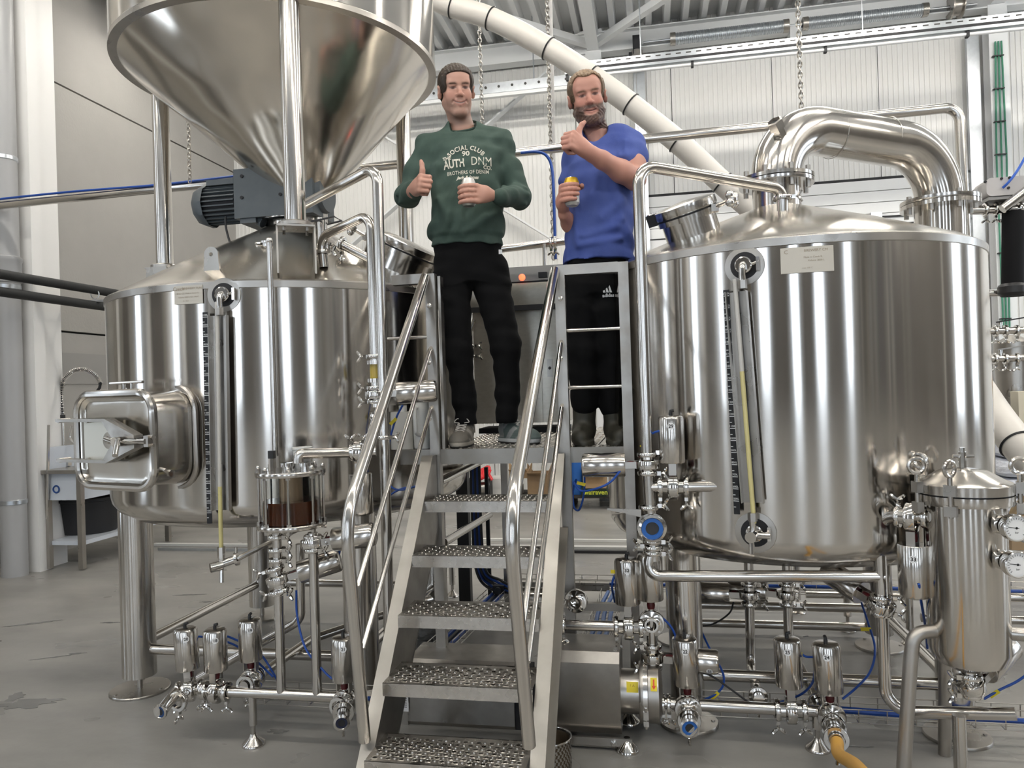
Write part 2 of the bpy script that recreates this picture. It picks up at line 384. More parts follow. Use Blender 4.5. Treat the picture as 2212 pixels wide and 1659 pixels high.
# torsion springs, shaft and operator above the door
sp = thing('torsion_spring_shaft', 'galvanised torsion spring shaft with two long coil springs above the white door', 'door spring', aY(1700, 50, BY - .2))
YS = BY - .22
ps = [aY(1390, 98, YS), aY(2110, 2, YS)]; zc = (ps[0].z + ps[1].z) / 2
for q in ps: q.z = zc
MB().cyl(ps[0], ps[1], .014).build('shaft', galv, sp)
for xa, xb in ((1453, 1697), (1740, 1998)):
    a, b = aY(xa, 80, YS), aY(xb, 40, YS); a.z = b.z = zc; L = (b - a).length; k = int(L / .022)
    prof = []
    for i in range(k): prof += [(.062, i * L / k), (.070, (i + .5) * L / k)]
    MB().lathe([(.0, 0)] + prof + [(.062, L), (0, L)], a, b - a, n=20).build('coil_spring', galv, sp)
    for q in (a, b): MB().cyl(q - V((.03, 0, 0)), q + V((.03, 0, 0)), .075).build('end_cone', steel_s, sp)
q = aY(1718, 60, YS); q.z = zc; MB().box((q.x, BY - .12, zc - .06), (.12, .22, .26)).build('bracket', steelw, sp)
q = aY(2064, 20, YS); q.z = zc; MB().lathe([(.02, -.06), (.13, -.06), (.14, -.045), (.10, -.03), (.1, .04), (.14, .05), (.14, .06), (.02, .06)], q, (1, 0, 0), n=24).build('cable_drum', steel_s, sp)
op = thing('door_operator', 'black and silver electric door opener beside the vertical door track', 'motor', aY(1376, 130, YS))
q = aY(1376, 100, YS); MB().box((q.x, YS, q.z), (.10, .12, .22)).build('gear_housing', blackm, op)
q = aY(1376, 125, YS); MB().cyl(q + V((0, 0, -.12)), q + V((0, 0, .08)), .07).build('motor', steel_s, op)
MB().box(q + V((-.07, 0, -.04)), (.05, .08, .2)).build('switch_box', blackm, op)

# near wall: unseen glowing windows and dark gates, added to streak the steel
winm = mat('added_daylight_pane', (.75, .85, 1.0), .4, emit=3.5, ecol=(.78, .88, 1.0))
for i, (x0, x1, z0, z1) in enumerate(((-3.6, -2.6, .6, 4.6), (-.2, .5, .2, 4.8), (2.2, 3.0, .4, 4.6), (5.6, 6.4, .6, 4.6))):
    wn = MB().box(((x0 + x1) / 2, NY + .03, (z0 + z1) / 2), (x1 - x0 + .16, .06, z1 - z0 + .16)).build('streak_window_%d' % (i + 1), blackm, kind='structure')
    MB().box(((x0 + x1) / 2, NY + .065, (z0 + z1) / 2), (x1 - x0, .02, z1 - z0)).build('pane', winm, wn)
streak_darkm = mat('streak_dark', (.15, .14, .13), .5)
for i, (x0, x1, z1) in enumerate(((-2.3, -.6, 4.2), (.9, 1.9, 3.4), (3.5, 5.2, 4.4))):
    MB().box(((x0 + x1) / 2, NY + .03, z1 / 2), (x1 - x0, .08, z1)).build('door_%d' % (i + 2), streak_darkm, kind='structure')
MB().box((RX - .03, 0.5, 1.9), (.08, 3.4, 3.8)).build('door_6', streak_darkm, kind='structure')  # right wall, unseen: gate and glowing windows added for reflection streaks
for i, (y0, y1) in enumerate(((3.6, 4.6), (6.2, 7.2))):
    wn = MB().box((RX - .03, (y0 + y1) / 2, 2.6), (.06, y1 - y0 + .16, 4.2)).build('streak_window_%d' % (i + 5), blackm, kind='structure')
    MB().box((RX - .065, (y0 + y1) / 2, 2.6), (.02, y1 - y0, 4.0)).build('pane', winm, wn)
# left wall out of view: dark gates, glowing strips and columns added for streaks
for i, (y0, y1, z1) in enumerate(((-5.6, -4.2, 4.0), (-2.6, -1.5, 3.6), (.6, 1.3, 4.4), (2.7, 3.1, 3.2))):
    MB().box((WX + .03, (y0 + y1) / 2, z1 / 2), (.08, y1 - y0, z1)).build('door_%d' % (i + 7), streak_darkm, kind='structure')
for i, (y0, y1) in enumerate(((-3.6, -3.1), (-.6, -.2), (2.0, 2.25))):
    wn = MB().box((WX + .03, (y0 + y1) / 2, 2.4), (.06, y1 - y0 + .12, 4.2)).build('streak_window_%d' % (i + 7), blackm, kind='structure')
    MB().box((WX + .065, (y0 + y1) / 2, 2.4), (.02, y1 - y0, 4.0)).build('pane', winm, wn)
for y_ in (-4.9, -1.0, .2, 1.6, 3.5):
    trim(ibeam((WX + .14, y_, 0), (WX + .14, y_, CZ - .1), .2, .2, up=(1, 0, 0)), white)
for i, (y0, y1, z1) in enumerate(((-5.8, -4.6, 4.2), (-3.2, -2.0, 3.4), (2.4, 3.3, 4.0), (5.0, 5.8, 4.0))):
    MB().box((RX - .03, (y0 + y1) / 2, z1 / 2), (.08, y1 - y0, z1)).build('door_%d' % (i + 11), streak_darkm, kind='structure')  # further unseen gates added on the right wall for dark streaks
for x_ in (-4.4, -2.45, -.4, .7, 2.05, 3.25, 5.4, 7.4):  # near wall columns, unseen, added as streaks for the steel to mirror
    trim(ibeam((x_, NY + .2, 0), (x_, NY + .2, CZ - .1), .22, .2, up=(0, 1, 0)), mat('streak_column', (.25, .25, .25), .5))

# LED ceiling lights above and behind the camera
tubem = mat('lamp_tube', (1, 1, 1), .4, emit=LAMP, ecol=(1.0, .955, .88))
n = 0
for Y, rn in ((-1.6, 'fourth'), (1.2, 'third'), (4.0, 'second'), (6.8, 'first')):
    for X, cn_ in ((-4.0, 'first'), (-1.1, 'second'), (1.8, 'third'), (4.7, 'fourth'), (7.4, 'fifth')):
        lo = thing('ceiling_light', 'roof strip light, %s row from the back wall, %s from the left wall' % (rn, cn_), 'light', (X, Y, CZ - .45), group='strip lights under the roof')
        MB().box((X, Y, CZ - .40), (2.2, .12, .06)).build('housing', steelw, lo)
        MB().box((X, Y, CZ - .445), (2.1, .09, .03)).build('diffuser', tubem, lo)
        for s in (-.9, .9): MB().cyl((X + s, Y, CZ - .38), (X + s, Y, CZ + .0), .005, n=6).build('suspension_wire', galv, lo)
# ================================================================== brew vessels
TL, RL, ZL0, ZL1 = V((-1.90, 3.74, 0)), .908, .85, 1.89
TR, RR, ZR0, ZR1 = V((.60, 3.62, 0)), .82, .72, 1.915
CLX, CLY = (TL.x, TL.y), (TR.x, TR.y)
def on_cyl(c, R, p, off=0.0):                      # point p on the shell -> local frame (u = tangent right, n = outward)
    n = V((p.x - c.x, p.y - c.y, 0)).normalized(); u = V((-n.y, n.x, 0)); return u, n
def wrap(c, R, p, off):                            # map (a, b) metres around p onto the shell, standing off by off
    t0 = math.atan2(p.y - c.y, p.x - c.x)
    return lambda a, b: V((c.x + math.cos(t0 + a / R) * (R + off), c.y + math.sin(t0 + a / R) * (R + off), p.z + b))
def patch(mb, fn, w_, h, t, n=6):                  # thin curved plate
    for s in (0, 1):
        pass
    vs = []; fs = []
    for k in (0, 1):
        for i in range(n + 1):
            a = -w_ / 2 + w_ * i / n
            vs += [fn(k * t)(a, -h / 2), fn(k * t)(a, h / 2)]
    o = 2 * (n + 1)
    for i in range(n):
        fs += [(2 * i, 2 * i + 1, 2 * i + 3, 2 * i + 2), (o + 2 * i, o + 2 * i + 2, o + 2 * i + 3, o + 2 * i + 1), (2 * i, 2 * i + 2, o + 2 * i + 2, o + 2 * i), (2 * i + 1, o + 2 * i + 1, o + 2 * i + 3, 2 * i + 3)]
    fs += [(0, o, o + 1, 1), (2 * n, 2 * n + 1, o + 2 * n + 1, o + 2 * n)]
    return mb.add(vs, fs)
def vessel(root, c, R, z0, z1, nr, nz, legs, lr, bot):
    MB().lathe([(0, bot - .02), (R * .5, bot), (R - .10, z0 - .02), (R - .03, z0 + .02), (R - .006, z0 + .055), (R, z0 + .09), (R, z1 - .02)], c, n=128).build('shell', steel_tank, root)
    MB().lathe([(R, z1 - .032), (R + .0035, z1 - .03), (R + .0035, z1 - .002), (R - .004, z1 + .004), (R - .02, z1 + .008)], c, n=128).build('rim_band', steel_s, root)
    MB().lathe([(R - .012, z1 + .004), (R - .05, z1 + .03), (lerp(R, nr, .5), lerp(z1, nz, .5) + .012), (nr, nz), (nr * .98, nz + .02)], c, n=96).build('cone_top', steel_cone, root)
    for x, y in legs:
        l = MB().cyl((x, y, .075), (x, y, z0 + .03), lr, n=32).build('leg', steel, root)
        MB().lathe([(0, .012), (lr * 1.72, .012), (lr * 1.76, .008), (lr * 1.76, 0), (0, 0)], (x, y, 0), n=36).build('foot_plate', steel_s, l)
        MB().cyl((x, y, .01), (x, y, .08), .014, n=12).build('threaded_foot', steel_s, l)
        bolts(l, 'floor_bolt', steel_s, (x, y, .012), (0, 0, 1), lr * 1.45, 3, .008, .004)
def leg_tube(root, p, q, r=.024, name='brace'): MB().cyl(p, q, r, n=16).build(name, steel, root)

# ---- left vessel
LT = thing('mash_tun', 'wide brushed steel brewing vessel on the left with a rectangular hatch and conical top', 'tank', (TL.x, TL.y, 0))
lx, ly = .57, .57
legsL = [(TL.x - lx, TL.y - ly), (TL.x - lx, TL.y + ly), (TL.x + lx, TL.y - ly), (TL.x + lx, TL.y + ly)]
vessel(LT, TL, RL, ZL0, ZL1, .13, 2.305, legsL, .077, .82)
z = .22
for a, b in ((0, 1), (0, 2), (1, 3), (2, 3)):
    leg_tube(LT, (*legsL[a], z - (.02 if a == 0 and b == 2 else 0)), (*legsL[b], z - (.02 if a == 0 and b == 2 else 0)))
# ---- right vessel
KT = thing('brew_kettle', 'tall brushed steel brewing vessel on the right with a domed cone and thick vapour pipe', 'tank', (TR.x, TR.y, 0))
legsR = [(.105, 3.125), (.105, 4.11), (1.115, 3.125), (1.115, 4.11)]
vessel(KT, TR, RR, ZR0, ZR1, .108, 2.195, legsR, .068, .685)
for a, b in ((0, 1), (0, 2), (1, 3), (2, 3)): leg_tube(KT, (*legsR[a], .2), (*legsR[b], .2))

# ---- gauge: ports, sight tube, graduated strip
scale_m = mat('scale_black', (.006, .006, .007), .45); glass = mat('clear_glass', (1, 1, 1), .03, trans=1.0, ior=1.2)
tube_y = mat('gauge_tube', (.62, .55, .25), .25); tube_c = mat('gauge_tube_clear', (.55, .53, .49), .25)
def port(root, c, R, p, r, valve=True, down=True):
    u, n = on_cyl(c, R, p); q = V((c.x, c.y, 0)) + n * R + V((0, 0, p.z))
    MB().lathe([(r * 1.45, -.004), (r * 1.42, .002), (r, .004)], q, n, n=32).build('port_ring', steel_s, root)
    pt = MB().lathe([(r, .005), (r * .99, .0045), (0, .004)], q, n, n=32).build('port_hole', blackm, root)
    mb = MB(); mb.tube([q + n * .0, q + n * .045, q + n * .05 - V((0, 0, .07 if down else -.06))], .0125, 12, bend=.02)
    mb.lathe([(.012, -.01), (.026, -.01), (.028, 0), (.026, .01), (.012, .01)], q + n * .022, n, n=18)
    mb.torus(q + n * .022, n, .027, .005, 18, 6)
    mb.cyl(q + n * .022 + u * .03, q + n * .022 + u * .055 + V((0, 0, .008)), .006, n=8)
    mb.box(q + n * .022 + u * .05 + V((0, 0, .0)), (.012, .012, .05)); mb.build('port_fitting', chrome, root)
    e = q + n * .05 - V((0, 0, .06 if down else -.05))
    MB().cyl(e, e - V((0, 0, .03 if down else -.03)), .017, n=6).build('union_nut', steel_s, root)
    return q, u, n
def gauge(root, c, R, top, bot, strip_top, strip_bot, level, nums, side=-1, chan=None):
    q, u, n = on_shell(c, R, top); q2, u2, n2 = on_shell(c, R, bot)
    a = q + n * .05; b = q2 + n2 * .05
    lv = lerp(b, a, level)
    MB().tube([b, lv], .0085, 10).build('gauge_tube', tube_y, root); MB().tube([lv, a], .0085, 10).build('gauge_tube', tube_c, root)
    # protective channel behind the tube
    mb = MB(); w_ = .074
    for k in range(6):
        t0, t1 = k / 6, (k + 1) / 6
    c0, c1 = lerp(a, b, .06 if chan is None else chan[0]) - n * .02, lerp(a, b, 1.0 if chan is None else chan[1]) - n2 * .02
    for s in (-1, 1): mb.bar(c0 + u * (s * w_ / 2) + n * .012, c1 + u2 * (s * w_ / 2) + n2 * .012, .003, .03, up=n)
    mb.bar(c0 - n * .004, c1 - n2 * .004, w_, .003, up=n); mb.build('gauge_channel', steel_s, root)
    # graduated strip
    s0, s1 = on_shell(c, R, strip_top), on_shell(c, R, strip_bot); A, B = s0[0] + s0[2] * .03, s1[0] + s1[2] * .03
    st = MB().bar(A, B, .022, .003, up=s0[2]).build('scale_strip', scale_m, root)
    mb = MB(); mt = MB(); N = len(nums)
    for i, t in enumerate(nums):
        for hlf in (0, 1):
            f = (i + .5 + hlf * .5) / (N + .6); p = lerp(A, B, f) + s0[2] * .0022; uu = s0[1]
            if f < 1: mb.bar(p - uu * (.010), p + uu * (.010 if hlf == 0 else -.002), .0022, .0008, up=s0[2])
        f = (i + .5) / (N + .6); p = lerp(A, B, f) + s0[2] * .0024 + V((0, 0, .008))
        text_on(mt, t, .0105, lambda x, y: p + uu * x + V((0, 0, y)))
    mb.build('scale_ticks', sticker, st, kind='stuff'); mt.build('scale_numbers', sticker, st, smooth=0, kind='stuff')
    return a, b
def on_shell(c, R, px):
    p = aC(px[0], px[1], (c.x, c.y), R); u, n = on_cyl(c, R, p); return p, u, n
p, u, n = on_shell(TL, RL, (484, 637)); port(LT, TL, RL, p, .05)
aL, bL = gauge(LT, TL, RL, (480, 655), (488, 1128), (451, 676), (461, 1128), .17, ['%dL' % v for v in range(2100, 0, -100)], chan=(.06, .94))
p, u, n = on_shell(TR, RR, (1608, 574)); port(KT, TR, RR, p, .05)
p, u, n = on_shell(TR, RR, (1632, 1150)); qb, ub, nb = port(KT, TR, RR, p, .052, down=False)
gauge(KT, TR, RR, (1594, 606), (1634, 1125), (1574, 628), (1597, 1108), .62, ['%dL' % v for v in range(2200, 400, -100)], chan=(.05, .92))
mb = MB(); e = qb + nb * .05; mb.cyl(e, e + nb * .05, .02, n=16); mb.cyl(e + nb * .03, e + nb * .035 - V((0, 0, .06)), .01, n=10); mb.cyl(e + nb * .0, e - V((0, 0, .0)) + ub * .06, .012); mb.build('sample_tap', chrome, KT)
# sample cock hanging below the left gauge
e = V(bL); tap = MB(); z = aY(490, 1205, e.y).z
MB().tube([e, V((e.x, e.y, z + .03))], .0085, 10).build('gauge_tube', tube_y, LT)
tap.cyl((e.x, e.y, z + .045), (e.x, e.y, z), .017, n=8); tap.cyl((e.x, e.y, z), (e.x, e.y, z - .035), .013); tap.cyl((e.x, e.y, z - .03), (e.x + .004, e.y - .01, z - .1), .0095, n=12)
tap.cyl((e.x - .03, e.y - .035, z - .035), (e.x + .005, e.y, z - .03), .02, n=18); tap.cyl((e.x, e.y, z - .025), (e.x + .05, e.y + .02, z - .01), .017)
tap.lathe([(.01, 0), (.028, 0), (.028, .012), (.01, .012)], (e.x + .05, e.y + .02, z - .01), (1, .3, .2), n=18); tap.cyl((e.x + .055, e.y + .02, z + .015), (e.x + .055, e.y + .02, z + .04), .006)
tap.build('sample_tap', chrome, LT)
MB().tube([(e.x + .06, e.y + .022, z - .008), (e.x + .2, e.y + .1, z + .06), (e.x + .33, e.y + .35, z + .12)], .011, 10).build('tap_pipe', steel, LT)

# ---- name plates
def nameplate(root, c, R, px, w_, h, lines):
    p, u, n = on_shell(c, R, px); f = lambda o: wrap(c, R, p, .004 + o)
    pl = patch(MB(), f, w_, h, .002).build('name_plate', mat('plate_satin', (.55, .51, .44), .5, .7), root)
    mb = MB()
    for t, x, y, s in lines: text_on(mb, t, s, lambda a, b: wrap(c, R, p, .0068)(a + x, b + y))
    mb.build('plate_lettering', mat('etched_brown', (.30, .24, .17), .6, .3), pl, smooth=0, kind='stuff')
nameplate(LT, TL, RL, (408, 637), .135, .078, [('Czech', -.045, .026, .022), ('BREWERY TUN', .02, .026, .013), ('Brno, CZ', -.035, .006, .010), ('Made in Czech R.', .02, .006, .009), ('Volume 2000 L', -.02, -.010, .009), ('max 100 C', .03, -.010, .009), ('12 / 2021', -.01, -.026, .008)])
nameplate(KT, TR, RR, (1743, 561), .178, .092, [('C', -.07, .03, .02), ('BREWERY CM', .03, .032, .013), ('Made in Czech R.', .02, .008, .009), ('Volume 2000 L', .03, -.004, .009), ('max 100 C', .0, -.03, .008)])

# ---- rectangular side hatch on the left vessel
al = math.radians(16.5); hn = V((-math.sin(al), -math.cos(al), 0)); hu = V((math.cos(al), -math.sin(al), 0)); hz = V((0, 0, 1))
h0 = V((TL.x, TL.y, 1.235)) + hn * (RL + .16); HW, HH = .50, .40
def hp(a, b, d=0.0): return h0 + hu * a + hz * b + hn * d
def rr(w_, h, r, d): return [hp(a, b, d) for a, b in rrect(w_, h, r)]
hatch = MB(); o1 = rr(HW - .03, HH - .03, .085, 0); o2 = rr(HW + .01, HH + .01, .10, -.24)
hatch.add(o1 + o2, [(i, (i + 1) % len(o1), len(o1) + (i + 1) % len(o1), len(o1) + i) for i in range(len(o1))])
HT = hatch.build('hatch_neck', steel, LT)
MB().tube(rr(HW + .03, HH + .03, .11, -.185), .012, 8, closed=True).build('neck_flange', steel_s, HT)
MB().tube(rr(HW - .012, HH - .012, .085, .0), .017, 10, closed=True).build('hatch_rim', steel, HT)
hd = MB(); l0, l1, l2 = rr(HW - .03, HH - .03, .08, .006), rr(HW - .07, HH - .07, .06, -.012), rr(HW - .10, HH - .10, .05, -.014)
n_ = len(l0); hd.add(l0 + l1 + l2, [(i, (i + 1) % n_, n_ + (i + 1) % n_, n_ + i) for i in range(n_)] + [(n_ + i, n_ + (i + 1) % n_, 2 * n_ + (i + 1) % n_, 2 * n_ + i) for i in range(n_)] + [tuple(range(2 * n_, 3 * n_))])
HD = hd.build('hatch_door', steel_cone, LT)
mb = MB()                                            # clamping yoke
for s in (1, -1):
    mb.bar(hp(-HW * .62, s * .085, .035), hp(.02, s * .085, .035), .045, .012, up=hz)
    mb.prism([hp(.02, s * .085 + .006, .012), hp(.02, s * .085 + .006, .058), hp(HW * .44, s * .02 + .006, .07), hp(HW * .44, s * .02 + .006, .03)], hz * -.012)
mb.prism([hp(-.02, .085, .035), hp(.06, .085, .035), hp(.20, .03, .045), hp(.20, -.03, .045), hp(.06, -.085, .035), hp(-.02, -.085, .035), hp(.05, 0, .03)], hn * .01)
mb.build('clamp_yoke', steel_w, HD)
MB().prism([hp(-.17, .08, .0), hp(.02, .08, .0), hp(.05, 0, .0), hp(.02, -.08, .0), hp(-.17, -.08, .0)], hn * .02).build('yoke_plate', mat('plate_cream', (.62, .60, .53), .4, .9), HD)
mb = MB(); mb.cyl(hp(.06, 0, .07), hp(.27, .0, .055), .011, n=12); mb.cyl(hp(.14, .0, .04), hp(.14, 0, .10), .02, n=14); mb.cyl(hp(.15, .005, .09), hp(.19, -.05, .13), .011, n=12); mb.cyl(hp(.07, .012, .085), hp(.14, -.005, .085), .012, n=12)
mb.cyl(hp(.0, -.0, .02), hp(0, 0, .028), .035, n=20); mb.build('clamp_screw', chrome, HD)
mb = MB(); mb.box(hp(.265, .0, .04), (.02, .03, .045)); mb.cyl(hp(.255, .014, .03), hp(.285, .014, .03), .011, n=6); mb.cyl(hp(.255, -.018, .03), hp(.285, -.018, .03), .008, n=6); mb.build('clamp_bolt', steel_s, HD)
for e0, e1, r_ in ((hp(-HW * .6, .085, .0), hp(-HW * .6, .085, .05), .01), (hp(-HW * .6, -.085, .0), hp(-HW * .6, -.085, .05), .01), (hp(-.14, .08, .022), hp(-.14, .08, .03), .008), (hp(-.14, -.08, .022), hp(-.14, -.08, .03), .008)):
    MB().cyl(e0, e1, r_, n=8).build('hinge_bolt', steel_s, HD)

mb = MB(); mb.cyl(hp(-.09, HH / 2 + .038, -.05), hp(.12, HH / 2 + .038, -.05), .0065, n=10)
for a in (0, .05): mb.cyl(hp(a, HH / 2 - .02, -.05), hp(a, HH / 2 + .038, -.05), .0055, n=8)
mb.build('handle', steel, HT)
mb = MB(); mb.cyl(hp(HW / 2 - .02, -.13, -.06), hp(HW / 2 + .03, -.135, -.05), .009); mb.cyl(hp(HW / 2 + .02, -.135, -.05), hp(HW / 2 + .04, -.137, -.045), .014, n=10); mb.build('drain_nipple', chrome, HT)

# ---- lifting lug and front bracket on the cone of the left vessel
def cone_pt(c, R, z1, nr, nz, ang, r):               # ang from -Y towards +X
    f = (R - r) / (R - nr); return V((c.x + math.sin(ang) * r, c.y - math.cos(ang) * r, lerp(z1, nz, f) + .008))
q = cone_pt(TL, RL, ZL1, .13, 2.305, math.radians(1), .79)
lug = MB(); lo_, li_ = [], []
for k in range(20):
    t = 2 * math.pi * k / 20; li_.append(q + V((math.cos(t) * .009, 0, .068 + math.sin(t) * .009)))
    x, zz = math.cos(t) * .034, math.sin(t) * .034
    lo_.append(q + V((x if zz > 0 else math.copysign(.038, x) if abs(x) > .02 else x, 0, .068 + zz if zz > 0 else (-.01 if abs(x) < .04 else lerp(.068, -.01, min(1, -zz / .03))))))
lug.ring(lo_, li_, (0, .012, 0)); lug.build('lifting_lug', steel_s, LT)
q = cone_pt(TL, RL, ZL1, .13, 2.305, math.radians(-8), .42); 
HL = math.radians(28); hr = .80
legpos = []
for k in range(3):
    a = HL + math.radians(-120 * k); legpos.append((V((TL.x + math.sin(a) * hr, TL.y - math.cos(a) * hr, 0)), a))
for p, a in legpos:                                   # stools that carry the hopper
    er = V((math.sin(a), -math.cos(a), 0)); et = V((math.cos(a), math.sin(a), 0)); zt = 2.135; mb = MB()
    mb.box(p + V((0, 0, zt)), (.16, .14, .008), rot=Matrix.Rotation(a, 3, 'Z'))
    for s in (-1, 1):
        b = p + et * (s * .075); mb.prism([b + er * .055 + V((0, 0, zt)), b - er * .07 + V((0, 0, zt)), b - er * .07 + V((0, 0, 1.97)), b + er * .07 + V((0, 0, 1.925))], et * (.008 * s))
    bolt_ring(mb, p + V((0, 0, zt - .02)), (0, 0, 1), .07, 4, .007, .02, a0=a + .78)
    mb.build('hopper_stool', steel_s, LT)

# ---- round manways on both cones
def manway(root, c, R, z1, nr, nz, ang, r, rad, tw, hh=.12):
    q = cone_pt(c, R, z1, nr, nz, ang, r); sl = math.atan2(nz - z1, R - nr); er = V((math.sin(ang), -math.cos(ang), 0)); et = V((math.cos(ang), math.sin(ang), 0))
    n = (er * math.sin(sl) + V((0, 0, 1)) * math.cos(sl)).normalized()
    nk = MB().lathe([(rad, -.08), (rad, hh - .03), (rad + .014, hh - .03), (rad + .014, hh - .008)], q, n, n=40).build('manway_neck', steel, root)
    MB().lathe([(rad + .012, hh - .008), (rad + .012, hh)], q, n, n=40).build('gasket', black, nk)
    MB().lathe([(rad + .016, hh), (rad + .018, hh + .006), (rad + .016, hh + .035), (rad - .01, hh + .042), (0, hh + .05)], q, n, n=40).build('manway_lid', steel, root)
    k = (et * math.cos(tw) + n.cross(et) * math.sin(tw)).normalized(); e = q + k * (rad + .02) + n * (hh - .02)
    mb = MB(); mb.cyl(e - k * .03, e + k * .07 + n * .012, .009, n=10); mb.box(e - k * .0, (.03, .03, .03)); e2 = e + k * .085 + n * .015
    for s in range(4):
        t = s * math.pi / 2 + .4; d = (n * math.cos(t) + k.cross(n) * math.sin(t)); mb.sph(e2 + d * .022, .019, 10, (1, 1, 1))
    mb.sph(e2, .026, 10); mb.build('star_knob', steel, nk)
    k2 = -k; e = q + k2 * (rad + .012) + n * (hh + .012); s2 = k2.cross(n).normalized()
    mb = MB(); mb.bar(e - s2 * .075, e + s2 * .075, .05, .05, up=n); mb.build('spring_housing', blackm, nk)
    mb = MB(); pts = []
    for i in range(110):
        t = i / 109; an = t * 11 * 2 * math.pi; pts.append(e + k2 * .02 + s2 * lerp(-.065, .065, t) + n * (.016 * math.sin(an) + .012) + k2 * (.016 * math.cos(an)))
    mb.tube(pts, .0028, 5); mb.build('hinge_spring', chrome, nk)
    return q, n
manway(LT, TL, RL, ZL1, .13, 2.305, math.radians(80), .64, .185, math.radians(140), .1)
manway(KT, TR, RR, ZR1, .108, 2.195, math.radians(-48), .545, .115, math.radians(10), .1)
# small nozzles near the apex of the left cone
mb = MB()
for dx, dy in ((-.09, -.07), (.09, -.09), (.12, .08), (-.1, .09)): mb.cyl(TL + V((dx, dy, 2.28)), TL + V((dx, dy, 2.46)), .014, n=12)
mb.lathe([(.17, 2.335), (.17, 2.35), (.04, 2.35)], TL, n=32); mb.lathe([(.16, 2.455), (.16, 2.475), (.03, 2.475)], TL, n=32); mb.lathe([(.13, 2.28), (.13, 2.335)], TL, n=32)
mb.build('agitator_stand', steel, LT)
q = cone_pt(TL, RL, ZL1, .13, 2.305, math.radians(0), .55)
for ang, r in ((13, .50), (46, .5)):
    q = cone_pt(TL, RL, ZL1, .13, 2.305, math.radians(ang), r)
    mb = MB(); mb.lathe([(.018, -.03), (.018, .01), (.028, .01), (.028, .02), (.01, .022)], q, n=20); mb.cyl(q + V((-.045, 0, .014)), q + V((.03, .0, .014)), .006, n=8); mb.sph(q + V((-.05, 0, .014)), .009, 8); mb.build('nozzle', chrome, LT)
# kettle neck flange
mb = MB(); mb.lathe([(.108, 2.18), (.108, 2.30), (.166, 2.30), (.168, 2.304), (.168, 2.318), (.108, 2.318)], TR, n=48); mb.lathe([(.108, 2.322), (.168, 2.322), (.168, 2.338), (.108, 2.338)], TR, n=48)
mb.build('neck_flange', steel, KT)
bolts(KT, 'flange_bolt', steel_s, TR + V((0, 0, 2.27)), (0, 0, 1), .145, 8, .011, .10, .3)
for px_ in ((1722, 500), (1742, 490), (1700, 505)):
    pass

# ---- vapour pipe and condenser
CD = V((1.45, 4.05, 0)); zc = 2.575
vp = thing('vapour_pipe', 'thick shiny steel pipe arching from the right vessel top to the condenser column', 'pipe', TR + V((0, 0, 2.34)))
d_ = (CD - TR).normalized(); r1, r2 = zc - 2.335, zc - .03 - 2.27
pts = [TR + d_ * (r1 - r1 * math.cos(t)) + V((0, 0, 2.335 + r1 * math.sin(t))) for t in np.linspace(0, math.pi / 2, 16)] + [CD - d_ * (r2 - r2 * math.cos(t)) + V((0, 0, 2.27 + r2 * math.sin(t))) for t in np.linspace(math.pi / 2, 0, 16)]
MB().tube(pts, .112, 40, caps=False).build('pipe', steel_tank, vp)
d_ = (CD - TR).normalized()
for f in (.34, .66):
    q = lerp(TR, CD, f) + V((0, 0, zc - .03 * f)); MB().torus(q, d_, .112, .0016, 40, 5).build('weld_seam', steel_s, vp)
q = TR + d_ * .0 + V((-.03, -.02, 2.60)); e = aY(1676, 270, 3.52)
mb = MB(); dd = V((-.45, -.55, .7)).normalized(); q = e - dd * .02; mb.lathe([(.028, -.09), (.028, .0), (.036, 0), (.038, .03), (.038, .04), (.03, .044), (.028, .03), (0, .028)], q, dd, n=6); SG = mb.build('inspection_glass', steel_s, vp)
MB().lathe([(.026, .031), (0, .031)], q, dd, n=20).build('glass_disc', darkbox, SG)
mb = MB(); mb.lathe([(.107, 2.255), (.178, 2.255), (.18, 2.26), (.18, 2.275), (.107, 2.275)], CD, n=48); vf = mb.build('flange', steel, vp)
cdn = thing('condenser_column', 'upright steel condenser column rising behind the right vessel under the vapour pipe', 'condenser', CD)
mb = MB(); mb.lathe([(.02, .3), (.117, .34), (.117, 2.232), (.18, 2.232), (.18, 2.252), (.1, 2.252)], CD, n=48); mb.build('column', steel_tank, cdn)
bolts(cdn, 'flange_bolt', steel_s, CD + V((0, 0, 2.205)), (0, 0, 1), .155, 8, .012, .09, .2)
for t in (0, 2.1, 4.2): MB().cyl((CD.x + .1 * math.cos(t), CD.y + .1 * math.sin(t), 0), (CD.x + .1 * math.cos(t), CD.y + .1 * math.sin(t), .5), .02).build('leg', steel, cdn)

# ---- grist hopper above the left vessel
HC = V((-1.92, 3.715, 0)); HR, HZ = .83, 3.14
hp_ = thing('grist_hopper', 'big polished steel cone hopper on tube legs above the left vessel', 'hopper', HC + V((0, 0, 2.14)))
MB().lathe([(HR, HZ), (HR, HZ + 1.0)], HC, n=128).build('hopper_wall', steel_tank, hp_)
MB().lathe([(HR - .045, HZ - .008), (HR + .004, HZ - .004), (HR + .004, HZ + .02), (HR, HZ + .025)], HC, n=128).build('hopper_rim', steel_s, hp_)
oc = V((-1.80, 3.72, 2.44)); cn = MB(); n_ = 128; vs = []
for k in range(9):
    f = k / 8
    for j in range(n_):
        t = 2 * math.pi * j / n_; a_ = HC + V((math.cos(t) * (HR - .03), math.sin(t) * (HR - .03), HZ)); b_ = oc + V((math.cos(t) * .11, math.sin(t) * .11, 0)); vs.append(lerp(a_, b_, f))
cn.add(vs, [(k * n_ + j, k * n_ + (j + 1) % n_, (k + 1) * n_ + (j + 1) % n_, (k + 1) * n_ + j) for k in range(8) for j in range(n_)])
